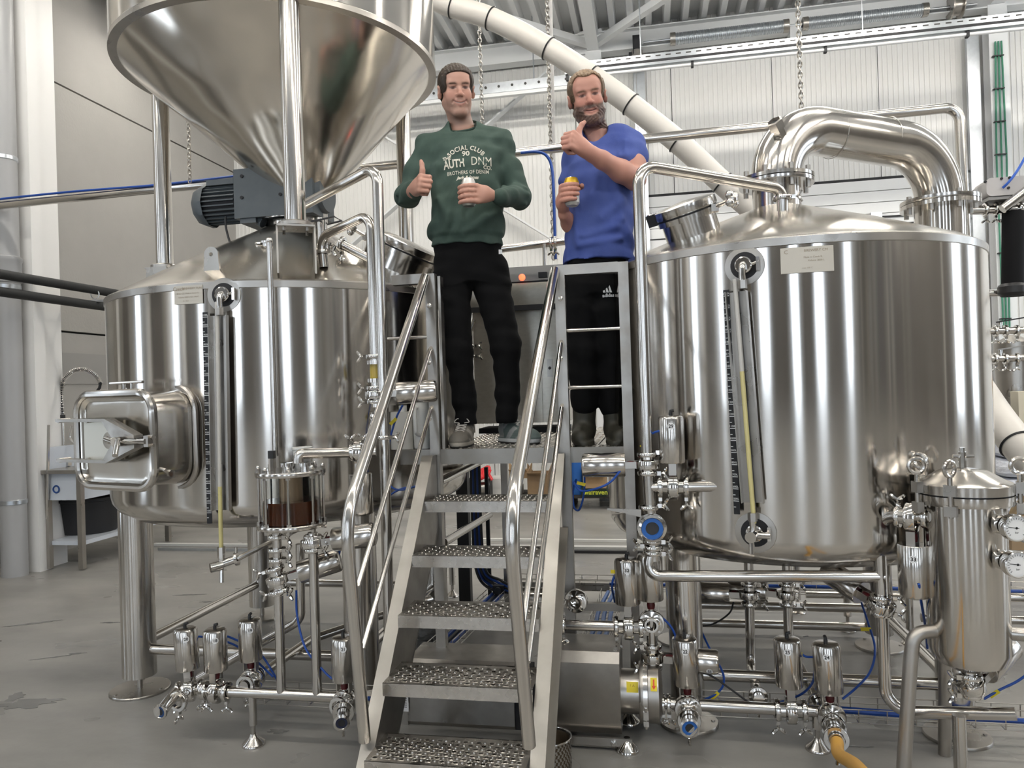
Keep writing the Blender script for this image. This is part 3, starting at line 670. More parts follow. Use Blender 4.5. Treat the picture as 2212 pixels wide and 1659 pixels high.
cn.build('hopper_cone', mat('steel_hopper', (.66, .615, .55), .17, 1, bump=[((1.6, 1.6, 1.6), 2, .7, .05), ((5, 5, 5), 2, .15, .006)]), hp_)
MB().cyl(oc + V((0, 0, .01)), oc - V((0, 0, .12)), .11, n=32).build('hopper_outlet', steel, hp_)
for p, a in legpos:
    zt = 3.9 if p.y < 3.4 else 3.2
    q = p if p.y > 3.4 else p + V((0, 0, 0))
    lg = MB().cyl(q + V((0, 0, 2.15)), q + V((0, 0, zt)), .046, n=32).build('leg', steel, hp_)
    MB().lathe([(.046, 2.165), (.07, 2.16), (.075, 2.155), (.075, 2.14), (0, 2.14)], q, n=32).build('foot_flange', steel_s, lg)

# ---- agitator gear motor on the left vessel
gm = thing('gear_motor', 'dark grey gear motor lying across the top of the left vessel', 'motor', (TL.x, TL.y, 2.47))
gpaint = mat('motor_grey', (.085, .10, .108), .42, var=((14, 14, 14), 4, .25, (.14, .15, .155)))
yg = TL.y - .16
def gp(x, y): return aY(x, y, yg)
a = gp(500, 368); b = gp(612, 465); cz = (a.z + b.z) / 2; hz_ = a.z - b.z
MB().box(((a.x + gp(690, 400).x) / 2 - .01, yg + .12, cz + .0), (gp(690, 400).x - a.x - .05, .26, hz_)).build('gear_housing', gpaint, gm)
mb = MB(); q = gp(668, 420); mb.cyl((q.x - .03, yg + .12, cz), (q.x + .05, yg + .12, cz), .125, .10, n=28); mb.build('output_cover', gpaint, gm)
mb = MB(); 
for px_, py_ in ((525, 382), (525, 428), (607, 374), (608, 421)): e = gp(px_, py_); mb.cyl((e.x, yg - .016, e.z), (e.x, yg - .008, e.z), .009, n=14)
mb.build('bolt_holes', blackm, gm)
MB().box((gp(535, 460).x, yg + .1, b.z + .0), (.09, .2, .05)).build('terminal_foot', gpaint, gm)
mb = MB(); mx0, mx1 = gp(418, 430).x, gp(500, 430).x; mc = gp(455, 432).z; mr = .105; my = yg + .12
mb.cyl((mx0, my, mc), (mx1 + .02, my, mc), mr * .86, n=32); MO = mb.build('motor_body', blackm, gm)
for k in range(26):
    t = 2 * math.pi * k / 26; MB().bar((mx0 + .02, my + math.cos(t) * mr * .92, mc + math.sin(t) * mr * .92), (mx1, my + math.cos(t) * mr * .92, mc + math.sin(t) * mr * .92), .007, .02, up=(0, math.cos(t), math.sin(t))).build('cooling_fin', gpaint, MO)
mb = MB(); x0 = gp(400, 430).x; mb.lathe([(0, 0), (.07, 0), (.10, .02), (.118, .06), (.118, .085)], (x0, my, mc), (1, 0, 0), n=10); mb.build('fan_cowl', gpaint, gm)
MB().box(((mx0 + mx1) / 2 + .02, my, mc + mr + .0), (.16, .16, .03)).build('terminal_box', gpaint, gm)
e = gp(540, 478); MB().cyl((e.x - .02, yg + .05, e.z + .04), (e.x + .05, yg + .05, e.z), .03, n=16).build('cable_gland', gpaint, gm)
MB().cyl(TL + V((0, 0, 2.475)), TL + V((0, 0, b.z + .02)), .10, n=28).build('output_flange', blackm, gm)
mb = MB(); mb.tube(spline([gp(487, 468), gp(488, 490), gp(494, 515), gp(503, 541)]), .006, 8); mb.build('motor_cable', black, gm)
# ================================================================== work platform and stairs
PY, PZ = 3.155, 1.137
def perf(mb, o, ux, uy, nx, ny, cell, rh, rb, hb, alt=2):
    o, ux, uy = V(o), V(ux), V(uy); uz = ux.cross(uy)
    sq = [(-1, -1), (0, -1), (1, -1), (1, 0), (1, 1), (0, 1), (-1, 1), (-1, 0)]; k = cell / 2
    for i in range(nx):
        for j in range(ny):
            c = o + ux * ((i + .5) * cell) + uy * ((j + .5) * cell); ring = lambda r, z: [c + ux * (math.cos(t) * r) + uy * (math.sin(t) * r) + uz * z for t in [math.radians(225 + 45 * q) for q in range(8)]]
            out = [c + ux * (a * k) + uy * (b * k) for a, b in sq]
            q8 = lambda a, b: [(a + q, a + (q + 1) % 8, b + (q + 1) % 8, b + q) for q in range(8)]
            if (i + j) % 2 == 0: mb.add(out + ring(rh + .0016, .0015) + ring(rh, .0008) + ring(rh, -.022), q8(0, 8) + q8(8, 16) + q8(16, 24))
            else: mb.add(out + ring(rb, 0) + ring(rb * .55, hb), q8(0, 8) + q8(8, 16) + [tuple(range(16, 24))])
    return mb
WP = thing('work_platform', 'steel work platform between the two vessels carrying both men', 'platform', (-.6, PY, 0))
tred = mat('tread_plate', (.60, .57, .53), .26, 1, rvar=((20, 20, 20), .2, .4), var=((16, 16, 16), 5, .45, (.34, .32, .29)))
cell = .031; nx, ny = int(.99 / cell), int(1.5 / cell)
dk = MB(); perf(dk, (-1.075, PY + .012, PZ), (1, 0, 0), (0, 1, 0), nx, 3, cell, .0095, .010, .004)
perf(dk, (-.955, PY + .012 + 3 * cell, PZ), (1, 0, 0), (0, 1, 0), 23, ny - 3, cell, .0095, .010, .004); dk.build('deck_plate', tred, WP, smooth=30)
MB().box((-.60, PY + .004, PZ - .032), (1.03, .008, .066)).build('front_fascia', steel_d, WP)
for x_ in (-.958, -.232): MB().box((x_, PY + .85, PZ - .04), (.04, 1.4, .07)).build('side_beam', steel_s, WP)
MB().box((-.59, PY + 1.53, PZ - .04), (.74, .04, .07)).build('back_beam', steel_s, WP)
for y_ in (.5, 1.0): MB().box((-.59, PY + y_, PZ - .045), (.70, .04, .06)).build('cross_beam', steel_s, WP)
S = .043
def post(x, y, z0, z1): return MB().box((x, y, (z0 + z1) / 2), (S, S, z1 - z0)).build('post', steel_w, WP)
xl, xr, xq = aY(934, 700, PY).x, aY(1213, 700, PY).x, aY(1350, 700, PY).x
ztop = aY(935, 592, PY).z
post(xl, PY - .0, 0.05, ztop); post(xr, PY, .05, ztop + .0); post(xq, PY, .05, ztop + .0)
MB().box((xl + .034, PY + .03, (PZ + ztop) / 2 - .01), (.012, .05, ztop - PZ)).build('post_flange', steel_w, WP)
for x_ in (xl, xq - .06): post(x_, PY + 1.5, .0, PZ - .05)
# guard frames beside the stair opening
MB().bar((aY(838, 600, PY - .01).x + .02, PY - .0, ztop - .02), (xl - S / 2, PY, ztop - .02), S, S).build('top_rail', steel_w, WP)
MB().bar((xr + S / 2, PY, ztop - .02), (xq - S / 2, PY, ztop - .02), S, S).build('top_rail', steel_w, WP)
for y_ in (730, 843): q = aY(880, y_, PY); MB().cyl((aY(838, y_, PY).x, PY, q.z), (xl - .02, PY, q.z), .0085, n=12).build('guard_rung', steel, WP)
for y_ in (712, 836): q = aY(1280, y_, PY); MB().cyl((xr + .02, PY, q.z), (xq - .02, PY, q.z), .0085, n=12).build('guard_rung', steel, WP)
for x_, ys in ((927, (660, 783, 905)), (1211, (645, 775, 902))):
    for y_ in ys: q = aY(x_, y_, PY - S / 2); MB().lathe([(.011, 0), (.011, .003), (.007, .006), (0, .007)], q, (0, -1, 0), n=10).build('screw_head', chrome, WP)
# under-deck braces
for a, b in (((950, 1040), (1062, 985)), ((958, 1172), (1058, 1112))):
    MB().cyl(aY(*a, PY + .06), aY(*b, PY + 1.2), .02, n=14).build('brace', steel, WP)
MB().bar((xr, PY + .0, .46), (xq, PY + 0, .46), .03, .03).build('cross_bar', steel_w, WP)
MB().bar((xl + .02, PY + 1.5, .14), (-.3, PY + 1.5, .14), .05, .05).build('cross_bar', steel_w, WP)
for x_ in (xl, xr, xq): MB().cyl((x_, PY, 0), (x_, PY, .06), .03, n=16).build('foot', steel_w, WP)

SR = thing('platform_stairs', 'steel staircase with five perforated treads leading up to the platform', 'stairs', (-.68, 2.2, 0))
X0, X1 = -.937, -.418
TRD = [(2.222, .228), (2.400, .405), (2.572, .583), (2.75, .760), (2.932, .942)]
ncx = int((X1 - X0 - .03) / .0213); cl = (X1 - X0 - .03) / ncx; TD = .196; ncy = int((TD - .03) / cl)
proto = None
for y, z in TRD:
    if proto is None:
        mb = MB(); perf(mb, (X0 + .015, y + .016, z), (1, 0, 0), (0, 1, 0), ncx, ncy, cl, .0076, .0040, .0034)
        y1 = y + .016 + ncy * cl
        for a, b, c, d in ((X0, X0 + .015, y, y + TD), (X1 - .015, X1, y, y + TD), (X0 + .015, X1 - .015, y, y + .016), (X0 + .015, X1 - .015, y1, y + TD)):
            mb.add([(a, c, z), (b, c, z), (b, d, z), (a, d, z)], [(0, 1, 2, 3)])
        mb.box(((X0 + X1) / 2, y + .002, z - .022), (X1 - X0, .004, .044)); mb.box(((X0 + X1) / 2, y + TD - .002, z - .02), (X1 - X0, .004, .04))
        proto = mb.build('tread', tred, SR, smooth=30); y0_, z0_ = y, z
    else:
        o = proto.copy(); COL.objects.link(o); o.location = (0, y - y0_, z - z0_)
# stringers: channel sections
for xa, sg in ((X0 - .026, -1), (X1 + .026, 1)):
    st = MB(); p0, p1 = V((xa, 2.03, .02)), V((xa, PY - .03, 1.13)); d = (p1 - p0).normalized(); nn = V((0, -d.z, d.y))
    b0, b1 = V((xa, 2.03 + .0, 0)), V((xa, PY - .02, PZ - .0))
    pl = [V((xa, 2.13, 0)), V((xa, 2.40, 0)), V((xa, PY - .03, .80)), V((xa, PY - .03, PZ - .02)), V((xa, PY - .08, PZ - .02))]
    st.prism([q + V((-.024 * sg, 0, 0)) for q in pl], (.006 * sg, 0, 0))
    f0, f1 = V((xa, 2.13, .0)), V((xa, PY - .08, PZ - .02)); st.bar(f0, f1, .05, .006, up=nn)
    g0, g1 = V((xa, 2.40, .0)), V((xa, PY - .03, .80)); st.bar(g0, g1, .05, .006, up=nn); st.build('stringer', steel_d, SR)
def hrail(X, bot, bend, bend2, top, mids):
    P = [aX(*bot, X), aX(*bend, X), aY(*top, PY - .03)]; P[2].x = X - (.0 if X < -.7 else -.0)
    r = MB().tube(fillet(P, .22, 10), .0205, 20).build('handrail', steel, SR)
    for (tx, ty), (bx, by) in mids:
        a = aY(tx, ty, PY - .028); b = aX(bx, by, X); a.x = a.x
        MB().tube(fillet([a + V((0, .01, 0)), a + V((0, -.012, -.01)), b], .02, 4), .0095, 12).build('mid_rail', steel, SR)
hrail(-.965, (788, 1600), (746, 1118), None, (926, 598), [((930, 752), (772, 1268)), ((932, 880), (783, 1402))])
hrail(-.39, (1143, 1610), (1100, 1118), None, (1212, 584), [((1212, 738), (1130, 1345)), ((1214, 876), (1140, 1430))])
# ================================================================== valves and pipework
def wingnut(mb, p, d, side, s=1.0):                  # p: bolt centre, d: bolt direction, side: wing direction
    p, d, side = V(p), V(d).normalized(), V(side).normalized()
    mb.cyl(p - d * .012 * s, p + d * .016 * s, .004 * s, n=8); mb.sph(p + d * .012 * s, .007 * s, 8)
    for k in (-1, 1):
        w_ = (d * .5 + side * k).normalized(); q = p + d * .014 * s; mb.tube([q, q + w_ * .014 * s, q + w_ * .026 * s + d * .004 * s], .006 * s, 6, rs=[.004 * s, .0075 * s, .005 * s])
_PROTO = {}
def vproto():
    if _PROTO: return _PROTO
    R, z0, z1 = .0465, .086, .254
    P = _PROTO
    def M(mb, nm, m): me = mb.mesh(nm); me.materials.append(m); return me
    P['actuator'] = M(MB().lathe([(0, z0), (R - .002, z0), (R, z0 + .003), (R, z1 - .012), (R - .004, z1 - .004), (R - .012, z1), (0, z1 + .001)], n=40), 'actuator', steel)
    P['cap'] = M(MB().cyl((0, 0, z1), (0, 0, z1 + .010), .007, n=10).tube([(0, 0, z1 + .008), (0, 0, z1 + .015), (.012, 0, z1 + .018)], .006, 8), 'air_fitting', black)
    mb = MB()
    for s in (-1, 1): mb.box((0, s * .026, .066), (.026, .004, .046))
    mb.box((0, 0, .089), (.034, .058, .004)); P['bracket'] = M(mb, 'bracket', steel_s)
    P['indicator'] = M(MB().lathe([(0, .05), (.013, .052), (.015, .066), (.013, .078), (0, .08)], n=16), 'position_indicator', red)
    mb = MB(); mb.lathe([(.018, -.036), (.025, -.036), (.026, -.02), (.033, -.017), (.046, -.0155), (.047, -.013), (.047, .013), (.046, .0155), (.033, .017), (.026, .02), (.025, .036), (.018, .036)], d=(1, 0, 0), n=32)
    mb.cyl((0, 0, .04), (0, 0, .06), .01, n=12)
    for k in range(4):
        t = math.pi / 4 + k * math.pi / 2; mb.cyl((-.018, .038 * math.cos(t), .038 * math.sin(t)), (.018, .038 * math.cos(t), .038 * math.sin(t)), .005, n=6)
    P['body'] = M(mb, 'valve_body', chrome)
    mb = MB(); mb.lathe([(.026, -.008), (.037, -.008), (.039, -.004), (.039, .004), (.037, .008), (.026, .008), (.026, -.008)], d=(1, 0, 0), n=28); mb.box((0, 0, -.042), (.012, .018, .016)); P['clamp'] = M(mb, 'clamp', chrome)
    mb = MB(); wingnut(mb, (0, 0, -.052), (0, -.25, -1), (1, .2, 0)); P['wing'] = M(mb, 'wing_nut', chrome)
    for nm, r, m in (('sticker', .0135, sticker),):
        pass
    return P
def valve(loc, axis, stem, num=None, label='', name='actuated_valve', scale=1.0, clamps=(1, 1), cap=True, face=None, **kw):
    P = vproto(); loc = V(loc); z = V(stem).normalized(); x = V(axis); x = (x - z * x.dot(z)).normalized(); y = z.cross(x)
    o = thing(name, label, 'valve', loc, group='air-operated valves on the pipework')
    o.rotation_euler = Matrix((x, y, z)).transposed().to_euler(); o.scale = (scale,) * 3
    link('actuator', P['actuator'], o)
    if cap: link('air_fitting', P['cap'], o)
    link('bracket', P['bracket'], o); link('position_indicator', P['indicator'], o); link('valve_body', P['body'], o)
    for s, on in ((-1, clamps[0]), (1, clamps[1])):
        if not on: continue
        c = link('clamp', P['clamp'], o); c.location = (s * .045, 0, 0)
        w_ = link('wing_nut', P['wing'], c)
        dn = V((0, 0, -1)); ld = V((dn.dot(x), dn.dot(y), dn.dot(z)))     # let the wing nut hang down
        ang = math.atan2(ld.y, -ld.z) if abs(ld.y) + abs(ld.z) > .2 else 0
        c.rotation_euler = (ang, 0, 0)
    if num is not None:
        v = (CAM - loc); t0 = math.atan2(v.dot(y), v.dot(x)) + (face or 0.0); R = .0472; zt = .218 if z.z > -.5 else .125
        up = 1 if z.z > -.5 else -1
        if abs(z.z) < .5: up = 1
        f = lambda a, b, e=0: V(((R + e) * math.cos(t0 + up * a / R), (R + e) * math.sin(t0 + up * a / R), zt + up * b))
        mb = MB(); ring = [f(.0125 * math.cos(k * math.pi / 8), .0125 * math.sin(k * math.pi / 8)) for k in range(16)]
        mb.add([f(0, 0)] + ring, [(0, 1 + k, 1 + (k + 1) % 16) for k in range(16)])
        st_ = mb.build('number_sticker', sticker, o, local=True)
        mb = MB(); text_on(mb, str(num), .0165, lambda a, b: f(a, b, .0006), bold=.0004); mb.build('number', ink, st_, local=True, smooth=0)
    return o
def clamp_part(root, p, d, r=.024, side=None):
    p, d = V(p), V(d).normalized(); mb = MB(); k = r / .024
    mb.lathe([(r + .001, -.008), (r + .013, -.008), (r + .015, -.004), (r + .015, .004), (r + .013, .008), (r + .001, .008), (r + .001, -.008)], p, d, n=28)
    sd = V(side).normalized() if side is not None else (V((0, 0, -1)) if abs(d.z) < .7 else V((1, -.3, 0)).normalized())
    mb.box(p + sd * (r + .018), (.016, .016, .016)); o = mb.build('clamp', chrome, root)
    mb = MB(); wingnut(mb, p + sd * (r + .024), sd, d); mb.build('wing_nut', chrome, o)
def pipe(label, pts, r=.021, bend=.07, clamps=(), name='process_pipe', m=None, n=20, **kw):
    pts = [V(q) for q in pts]
    b = min(pts, key=lambda q: q.z); o = thing(name, label, 'pipe', b, **kw)
    MB().tube(fillet(pts, bend, 8) if len(pts) > 2 and bend else pts, r, n).build('tube', m or steel, o)
    for c in clamps: clamp_part(o, *c[:2], r=r + .002, **(c[2] if len(c) > 2 else {}))
    return o
def hose(label, pts, r=.0042, m=None, name='air_hose', tag=None, n=8, cat='hose', **kw):
    sp_ = spline(pts, 8); mb = MB(); mb.tube(sp_, r, n); o = mb.thing(name, m or blue, label, cat, base=sp_[0], **kw)
    if tag is not None:
        q = sp_[int(tag * (len(sp_) - 1))]; d = V((CAM.x - q.x, CAM.y - q.y, 0)).normalized(); u = V((d.y, -d.x, 0))
        a = random.uniform(-.9, .9); e = (u * math.cos(a) + V((0, 0, 1)) * math.sin(a)); f = d.cross(e)
        MB().bar(q - e * .004 + d * .006, q + e * .034 + d * .006, .014, .0012, up=d).build('yellow_tag', yellow, o)
    return o
def foot(p, z, label, r=.016, group='adjustable machine feet'):
    p = V(p); o = thing('machine_foot', label, 'foot', (p.x, p.y, 0), group=group)
    MB().cyl((p.x, p.y, .08), (p.x, p.y, z), r, n=16).build('sleeve', steel, o)
    MB().cyl((p.x, p.y, .03), (p.x, p.y, .09), r * .5, n=10).build('spindle', steel_s, o)
    MB().lathe([(0, .045), (.012, .045), (.02, .03), (.042, .012), (.046, .006), (.046, 0), (0, 0)], (p.x, p.y, 0), n=28).build('pad', steel, o)
    return o
YZ = V((0, 0, 1))
# ---------------- left manifold
YM = 2.725
h0, h1 = aY(425, 1490, YM), aY(752, 1508, YM); zh = (h0.z + h1.z) / 2; h0.z = h1.z = zh
b20 = aY(400, 1492, YM - .06); b20.z = zh
out20 = V((h0.x - .03, YM - .02, zh)); dir20 = V((-.42, -1, -.05)).normalized()
pipe('steel manifold pipe lying low in front of the left vessel', [h0, h1], .021, 0, clamps=[(h0 + V((.035, 0, 0)), (1, 0, 0)), (h1 - V((.03, 0, 0)), (1, 0, 0))])
valve(h0 + V((-.03, -.0, 0)), (1, .35, 0), (-.06, 0, 1), 20, 'upright valve marked 20 at the left end of the floor manifold')
e20 = aY(346, 1538, YM - .20)
o = pipe('short open outlet pipe with blue cap at the left end of the manifold', [h0 + V((-.075, -.02, 0)), lerp(h0 + V((-.075, -.02, 0)), e20, .45), e20], .024, 0, clamps=[(lerp(h0, e20, .52), (e20 - h0))], name='outlet_nozzle')
def nozzle_end(o, p, d, r, m=None):
    d = V(d).normalized(); MB().lathe([(r - .006, -.012), (r + .004, -.008), (r + .006, .002), (r - .002, .004), (r - .006, -.002)], p, d, n=28).build('nozzle_lip', chrome, o)
    MB().lathe([(r - .003, .0015), (r * .55, .0015), (r * .5, -.01)], p, d, n=28).build('seal_ring', m or bluel, o)
    MB().lathe([(r * .55, .0005), (0, .0005)], p, d, n=20).build('bore', blackm, o)
nozzle_end(o, e20, e20 - h0, .024, mat('cap_blue', (.01, .05, .16), .3))
v18 = aY(468, 1493, YM); v18.z = zh; valve(v18, (1, 0, 0), (.0, 0, 1), 18, 'upright valve marked 18, second along the floor manifold')
v19 = aY(543, 1470, YM + .06); valve(v19, (0, 1, 0), (0, 0, 1), 19, 'upright valve marked 19, third along the floor manifold')
pipe('steel branch pipe running from the manifold towards the rear legs', [v19 + V((0, -.06, 0)), v19 + V((.02, .5, .0)), v19 + V((.4, 1.2, 0))], .02, .1)
v21 = aY(745, 1522, YM - .04); v21.z = zh; valve(v21, (.1, 1, 0), (0, 0, 1), 21, 'upright valve marked 21 beside the foot of the stairs')
e21 = aY(738, 1562, YM - .19); o = pipe('short open outlet pipe pointing forward under the valve marked 21', [v21, e21], .024, 0, clamps=[(lerp(v21, e21, .5), e21 - v21)], name='outlet_nozzle'); nozzle_end(o, e21, e21 - v21, .024, mat('bore_blue', (.015, .02, .05), .3))
f_ = aY(545, 1500, YM); foot((f_.x, YM, 0), zh, 'single threaded foot carrying the manifold under the left vessel')
rz = lambda x, y, Y=YM: aY(x, y, Y)
r1b, r1t = rz(606, 1500), rz(600, 1150); r1t.x = lerp(r1b.x, r1t.x, .5); r1b.x = r1t.x; r1b.z = zh
pipe('left of two riser pipes between the manifold and the glass vessel', [r1b, V((r1b.x, YM, r1t.z))], .019, 0, clamps=[(V((r1b.x, YM, rz(603, 1160).z)), YZ), (V((r1b.x, YM, rz(603, 1188).z)), YZ), (V((r1b.x, YM, rz(603, 1210).z)), YZ), (V((r1b.x, YM, rz(603, 1280).z)), YZ)])
r2b, r2t = rz(684, 1505), rz(677, 1150); r2b.x = r2t.x = (r2b.x + r2t.x) / 2; r2b.z = zh
pipe('right of two riser pipes between the manifold and the glass vessel', [r2b, r2t], .019, 0, clamps=[(V((r2b.x, YM, rz(680, 1160).z)), YZ), (V((r2b.x, YM, rz(680, 1188).z)), YZ)])
valve(V((r1b.x, YM, rz(603, 1252).z)), YZ, (1, .35, .28), None, 'tilted dark valve on the left riser under the glass vessel', clamps=(1, 1), cap=False)
valve(V((r2b.x, YM, rz(680, 1172).z)), YZ, (1, .1, .12), None, 'sideways valve just under the right of the glass vessel', clamps=(0, 0), cap=False)
pipe('bent steel drain pipe behind the two risers', [aY(648, 1175, 2.95), aY(650, 1330, 2.95), aY(640, 1345, 2.95), aY(430, 1465, 2.95)], .019, .06)
# ---------------- glass wort grant
GR = V((rz(637, 1070).x + .0, YM - .03, 0)); gz0, gz1 = aY(637, 1132, GR.y).z, aY(637, 1020, GR.y).z
gr = thing('wort_grant', 'round glass vessel half full of amber wort between bolted steel flanges', 'glass vessel', (GR.x, GR.y, gz0 - .02))
for z, s in ((gz0, -1), (gz1, 1)): MB().lathe([(0, -.009), (.132, -.009), (.134, -.006), (.134, .006), (.132, .009), (0, .009)], GR + YZ * z, n=48).build('flange', steel, gr)
GLS = mat('sight_glass', (.96, .97, .95), .02, trans=1.0, ior=1.1)
MB().lathe([(.112, gz0 + .009), (.112, gz1 - .009), (.108, gz1 - .009), (.108, gz0 + .009), (.112, gz0 + .009)], GR, n=48).build('glass_cylinder', GLS, gr)
zw = lerp(gz0, gz1, .47); WORT = mat('wort', (.065, .016, .005), .06, var=((8, 8, 8), 3, .6, (.032, .008, .003)))
MB().lathe([(0, gz0 + .01), (.1075, gz0 + .01), (.1075, zw), (0, zw - .001)], GR, n=40).build('wort', WORT, gr)
MB().cyl(GR + YZ * (zw - .05), GR + YZ * (gz1 - .009), .045, n=28).build('inner_pipe', mat('amber_steel', (.30, .22, .15), .3, .8), gr)
for k in range(8):
    t = math.radians(22.5 + 45 * k); q = GR + V((math.cos(t) * .122, math.sin(t) * .122, 0))
    rd = MB().cyl(q + YZ * (gz0 - .02), q + YZ * (gz1 + .022), .0048, n=10).build('tie_rod', steel, gr)
    MB().cyl(q + YZ * (gz1 + .009), q + YZ * (gz1 + .02), .011, n=6).sph(q + YZ * (gz1 + .024), .0085, 10).build('cap_nut', chrome, rd)
    for za, zb in ((gz1 - .018, gz1 - .009), (gz0 + .009, gz0 + .018), (gz0 - .022, gz0 - .009)): MB().cyl(q + YZ * za, q + YZ * zb, .010, n=6).build('hex_nut', chrome, rd)
q = GR + V((-.05, -.05, gz1)); MB().cyl(q, q + YZ * .06, .014, n=8).build('sensor', chrome, gr); MB().box(q + YZ * .075, (.022, .022, .03)).build('sensor_plug', black, gr)
for s in (-.03, .05): MB().lathe([(.02, gz1 + .005), (.02, gz1 + .02), (.027, gz1 + .02), (.027, gz1 + .035), (.012, gz1 + .036)], GR + V((s, .03, 0)), n=20).build('nozzle', chrome, gr)
MB().sph(GR + V((-.02, -.098, gz0 + .02)), .007, 8).build('float_ball', mat('float_cream', (.6, .5, .3), .5), gr)
# ---------------- pipes on the right of the left vessel
YA = 2.93
pa = [aY(645, 1000, GR.y), aY(645, 980, GR.y), aY(770, 977, YA - .1), aY(812, 975, YA - .08)]
pipe('polished pipe leading right from the top of the glass vessel', pa, .0205, .05, clamps=[(aY(762, 977, YA - .1), (1, .1, 0), dict(side=(0, -.3, 1))), (aY(790, 975, YA - .09), (1, .1, 0), dict(side=(0, -.3, 1)))])
valve(aY(776, 977, YA - .095), (1, .1, 0), (0.02, 0, -1), 8, 'hanging valve marked 8 beside the stair handrail', clamps=(0, 0), cap=False)
A_top = aY(815, 372, YA); A = [aY(640, 450, 3.05), aY(806, 362, YA), V((aY(815, 380, YA).x, YA, aY(815, 372, YA).z)), V((aY(826, 800, YA).x - .006, YA, aY(833, 1420, YA).z))]
A = [aY(640, 452, 3.25), aY(815, 358, YA), V((aY(820, 700, YA).x, YA, aY(833, 1420, YA).z))]
pipe('tall polished pipe bending down beside the left vessel top', A, .0225, .07, clamps=[(V((A[2].x, YA, aY(820, 945, YA).z)), YZ, dict(side=(1, -.2, 0)))])
B = [aY(700, 578, 3.12), aY(693, 512, 3.12), aY(800, 462, YA + .03), V((aY(806, 700, YA).x, YA + .01, aY(806, 880, YA).z))]
pipe('shorter polished pipe bending down from the left vessel cone', B, .0205, .06, clamps=[(V((B[3].x, YA + .01, aY(806, y_, YA).z)), YZ, dict(side=(-1, -.2, 0))) for y_ in (770, 838, 868)] + [(aY(697, 545, 3.12), YZ)])
q0, q1 = V((B[3].x, YA + .01, aY(806, 783, YA).z)), V((B[3].x, YA + .01, aY(806, 822, YA).z))
sgl = thing('sight_glass', 'small yellow-tinted inline sight glass beside the left vessel', 'sight glass', q1)
MB().cyl(q0, q1, .0235, n=24).build('glass_body', mat('yellow_glass', (.45, .33, .05), .15), sgl)
for q in (q0, q1): MB().lathe([(.02, -.008), (.034, -.008), (.034, .008), (.02, .008)], q, n=24).build('collar', chrome, sgl)
valve(V((B[3].x, YA + .01, aY(806, 853, YA).z)), YZ, (1, .25, .04), None, 'sideways dark valve between the left vessel and the platform', clamps=(0, 0), cap=False)
mb = MB(); q = aY(803, 890, YA - .02); mb.tube([q, aY(800, 905, YA - .02), aY(806, 925, YA - .03)], .009, 8); mb.sph(aY(806, 900, YA - .03), .013, 8); mb.thing('sample_cock', chrome, 'small chrome sampling cock beside the left handrail', 'tap')
# small thermometer rod in front of the left vessel
t0, t1 = aC(579, 520, CLX, RL + .035), aC(598, 975, CLX, RL + .035); t0 = V((lerp(t0.x, t1.x, .5), lerp(t0.y, t1.y, .5), aY(579, 520, 2.8).z))
q = aY(588, 740, 2.80); zt, zb = aY(580, 520, 2.8).z, aY(598, 985, 2.8).z
tr = thing('vent_pipe', 'thin vertical pipe with a ball top in front of the left vessel', 'pipe', (q.x, 2.8, zb)); MB().cyl((q.x, 2.8, zb), (q.x, 2.8, zt), .0115, n=16).build('tube', steel, tr); MB().sph((q.x, 2.8, zt), .0145, 14).build('ball_cap', chrome, tr)
# ---------------- kettle front pipework
YC = 2.91
cx = aY(1389, 700, YC).x
Cp = [aY(1690, 462, 3.30), aY(1690, 408, 3.30), aY(1395, 357, YC + .03), V((cx, YC, aY(1389, 1000, YC).z))]
Cp[2] = V((cx, YC, aY(1389, 355, YC).z))
pipe('tall polished pipe rising before the kettle and bending across to its neck', Cp, .0235, .075, clamps=[(aY(1690, 428, 3.30), YZ)])
zC = lambda y: aY(1389, y, YC).z
pipe('vertical pipe stub with tee below the long kettle riser', [V((cx, YC, zC(1000))), V((cx + .006, YC, zC(1120)))], .0225, 0, clamps=[(V((cx, YC, zC(982))), YZ, dict(side=(1, -.2, .2))), (V((cx, YC, zC(1022))), YZ, dict(side=(1, -.2, 0))), (V((cx, YC, zC(1096))), YZ, dict(side=(1, -.2, .2)))])
valve(V((cx, YC, zC(1003))), YZ, (-1, -.04, .0), None, 'shiny sideways valve fixed under the platform front edge', clamps=(0, 0), cap=False)
tee = V((cx, YC, zC(1052))); wall_pt = aC(1545, 1052, CLY, RR); wall_pt = wall_pt + (V((TR.x, TR.y, wall_pt.z)) - wall_pt).normalized() * .02
pipe('short side pipe from the tee into the kettle wall', [tee, lerp(tee, wall_pt, 1.08)], .0205, 0)
v29 = lerp(tee, wall_pt, .36); valve(v29, wall_pt - tee, (0, 0, 1), 29, scale=1.08, label='upright valve marked 29 in front of the kettle')
# lever and round check valve facing the camera
lv = thing('lever_handle', 'flat steel lever handle sticking out left from the kettle pipe', 'handle', V((cx, YC, zC(1105))))
MB().prism([aY(1312, 1097, YC - .03), aY(1385, 1100, YC - .03), aY(1385, 1117, YC - .03), aY(1345, 1107, YC - .03), aY(1312, 1101, YC - .03)], (0, -.008, 0)).build('lever', steel_s, lv)
MB().cyl(aY(1322, 1112, YC), aY(1362, 1104, YC), .004, n=8).build('rod', steel_s, lv)
q = V((cx + .01, YC - .03, zC(1138)))
cv = thing('round_port', 'round port with a bright blue seal ring facing forward on the kettle pipe', 'port', q)
dcv = (CAM - q); dcv.z = -.1; dcv = V((.05, -1, 0)).normalized()
MB().lathe([(.02, -.06), (.05, -.055), (.056, -.04), (.056, -.012), (.046, -.008), (.046, .0), (.052, .004), (.052, .012), (.043, .016), (.04, .004)], q, dcv, n=36).build('port_body', chrome, cv)
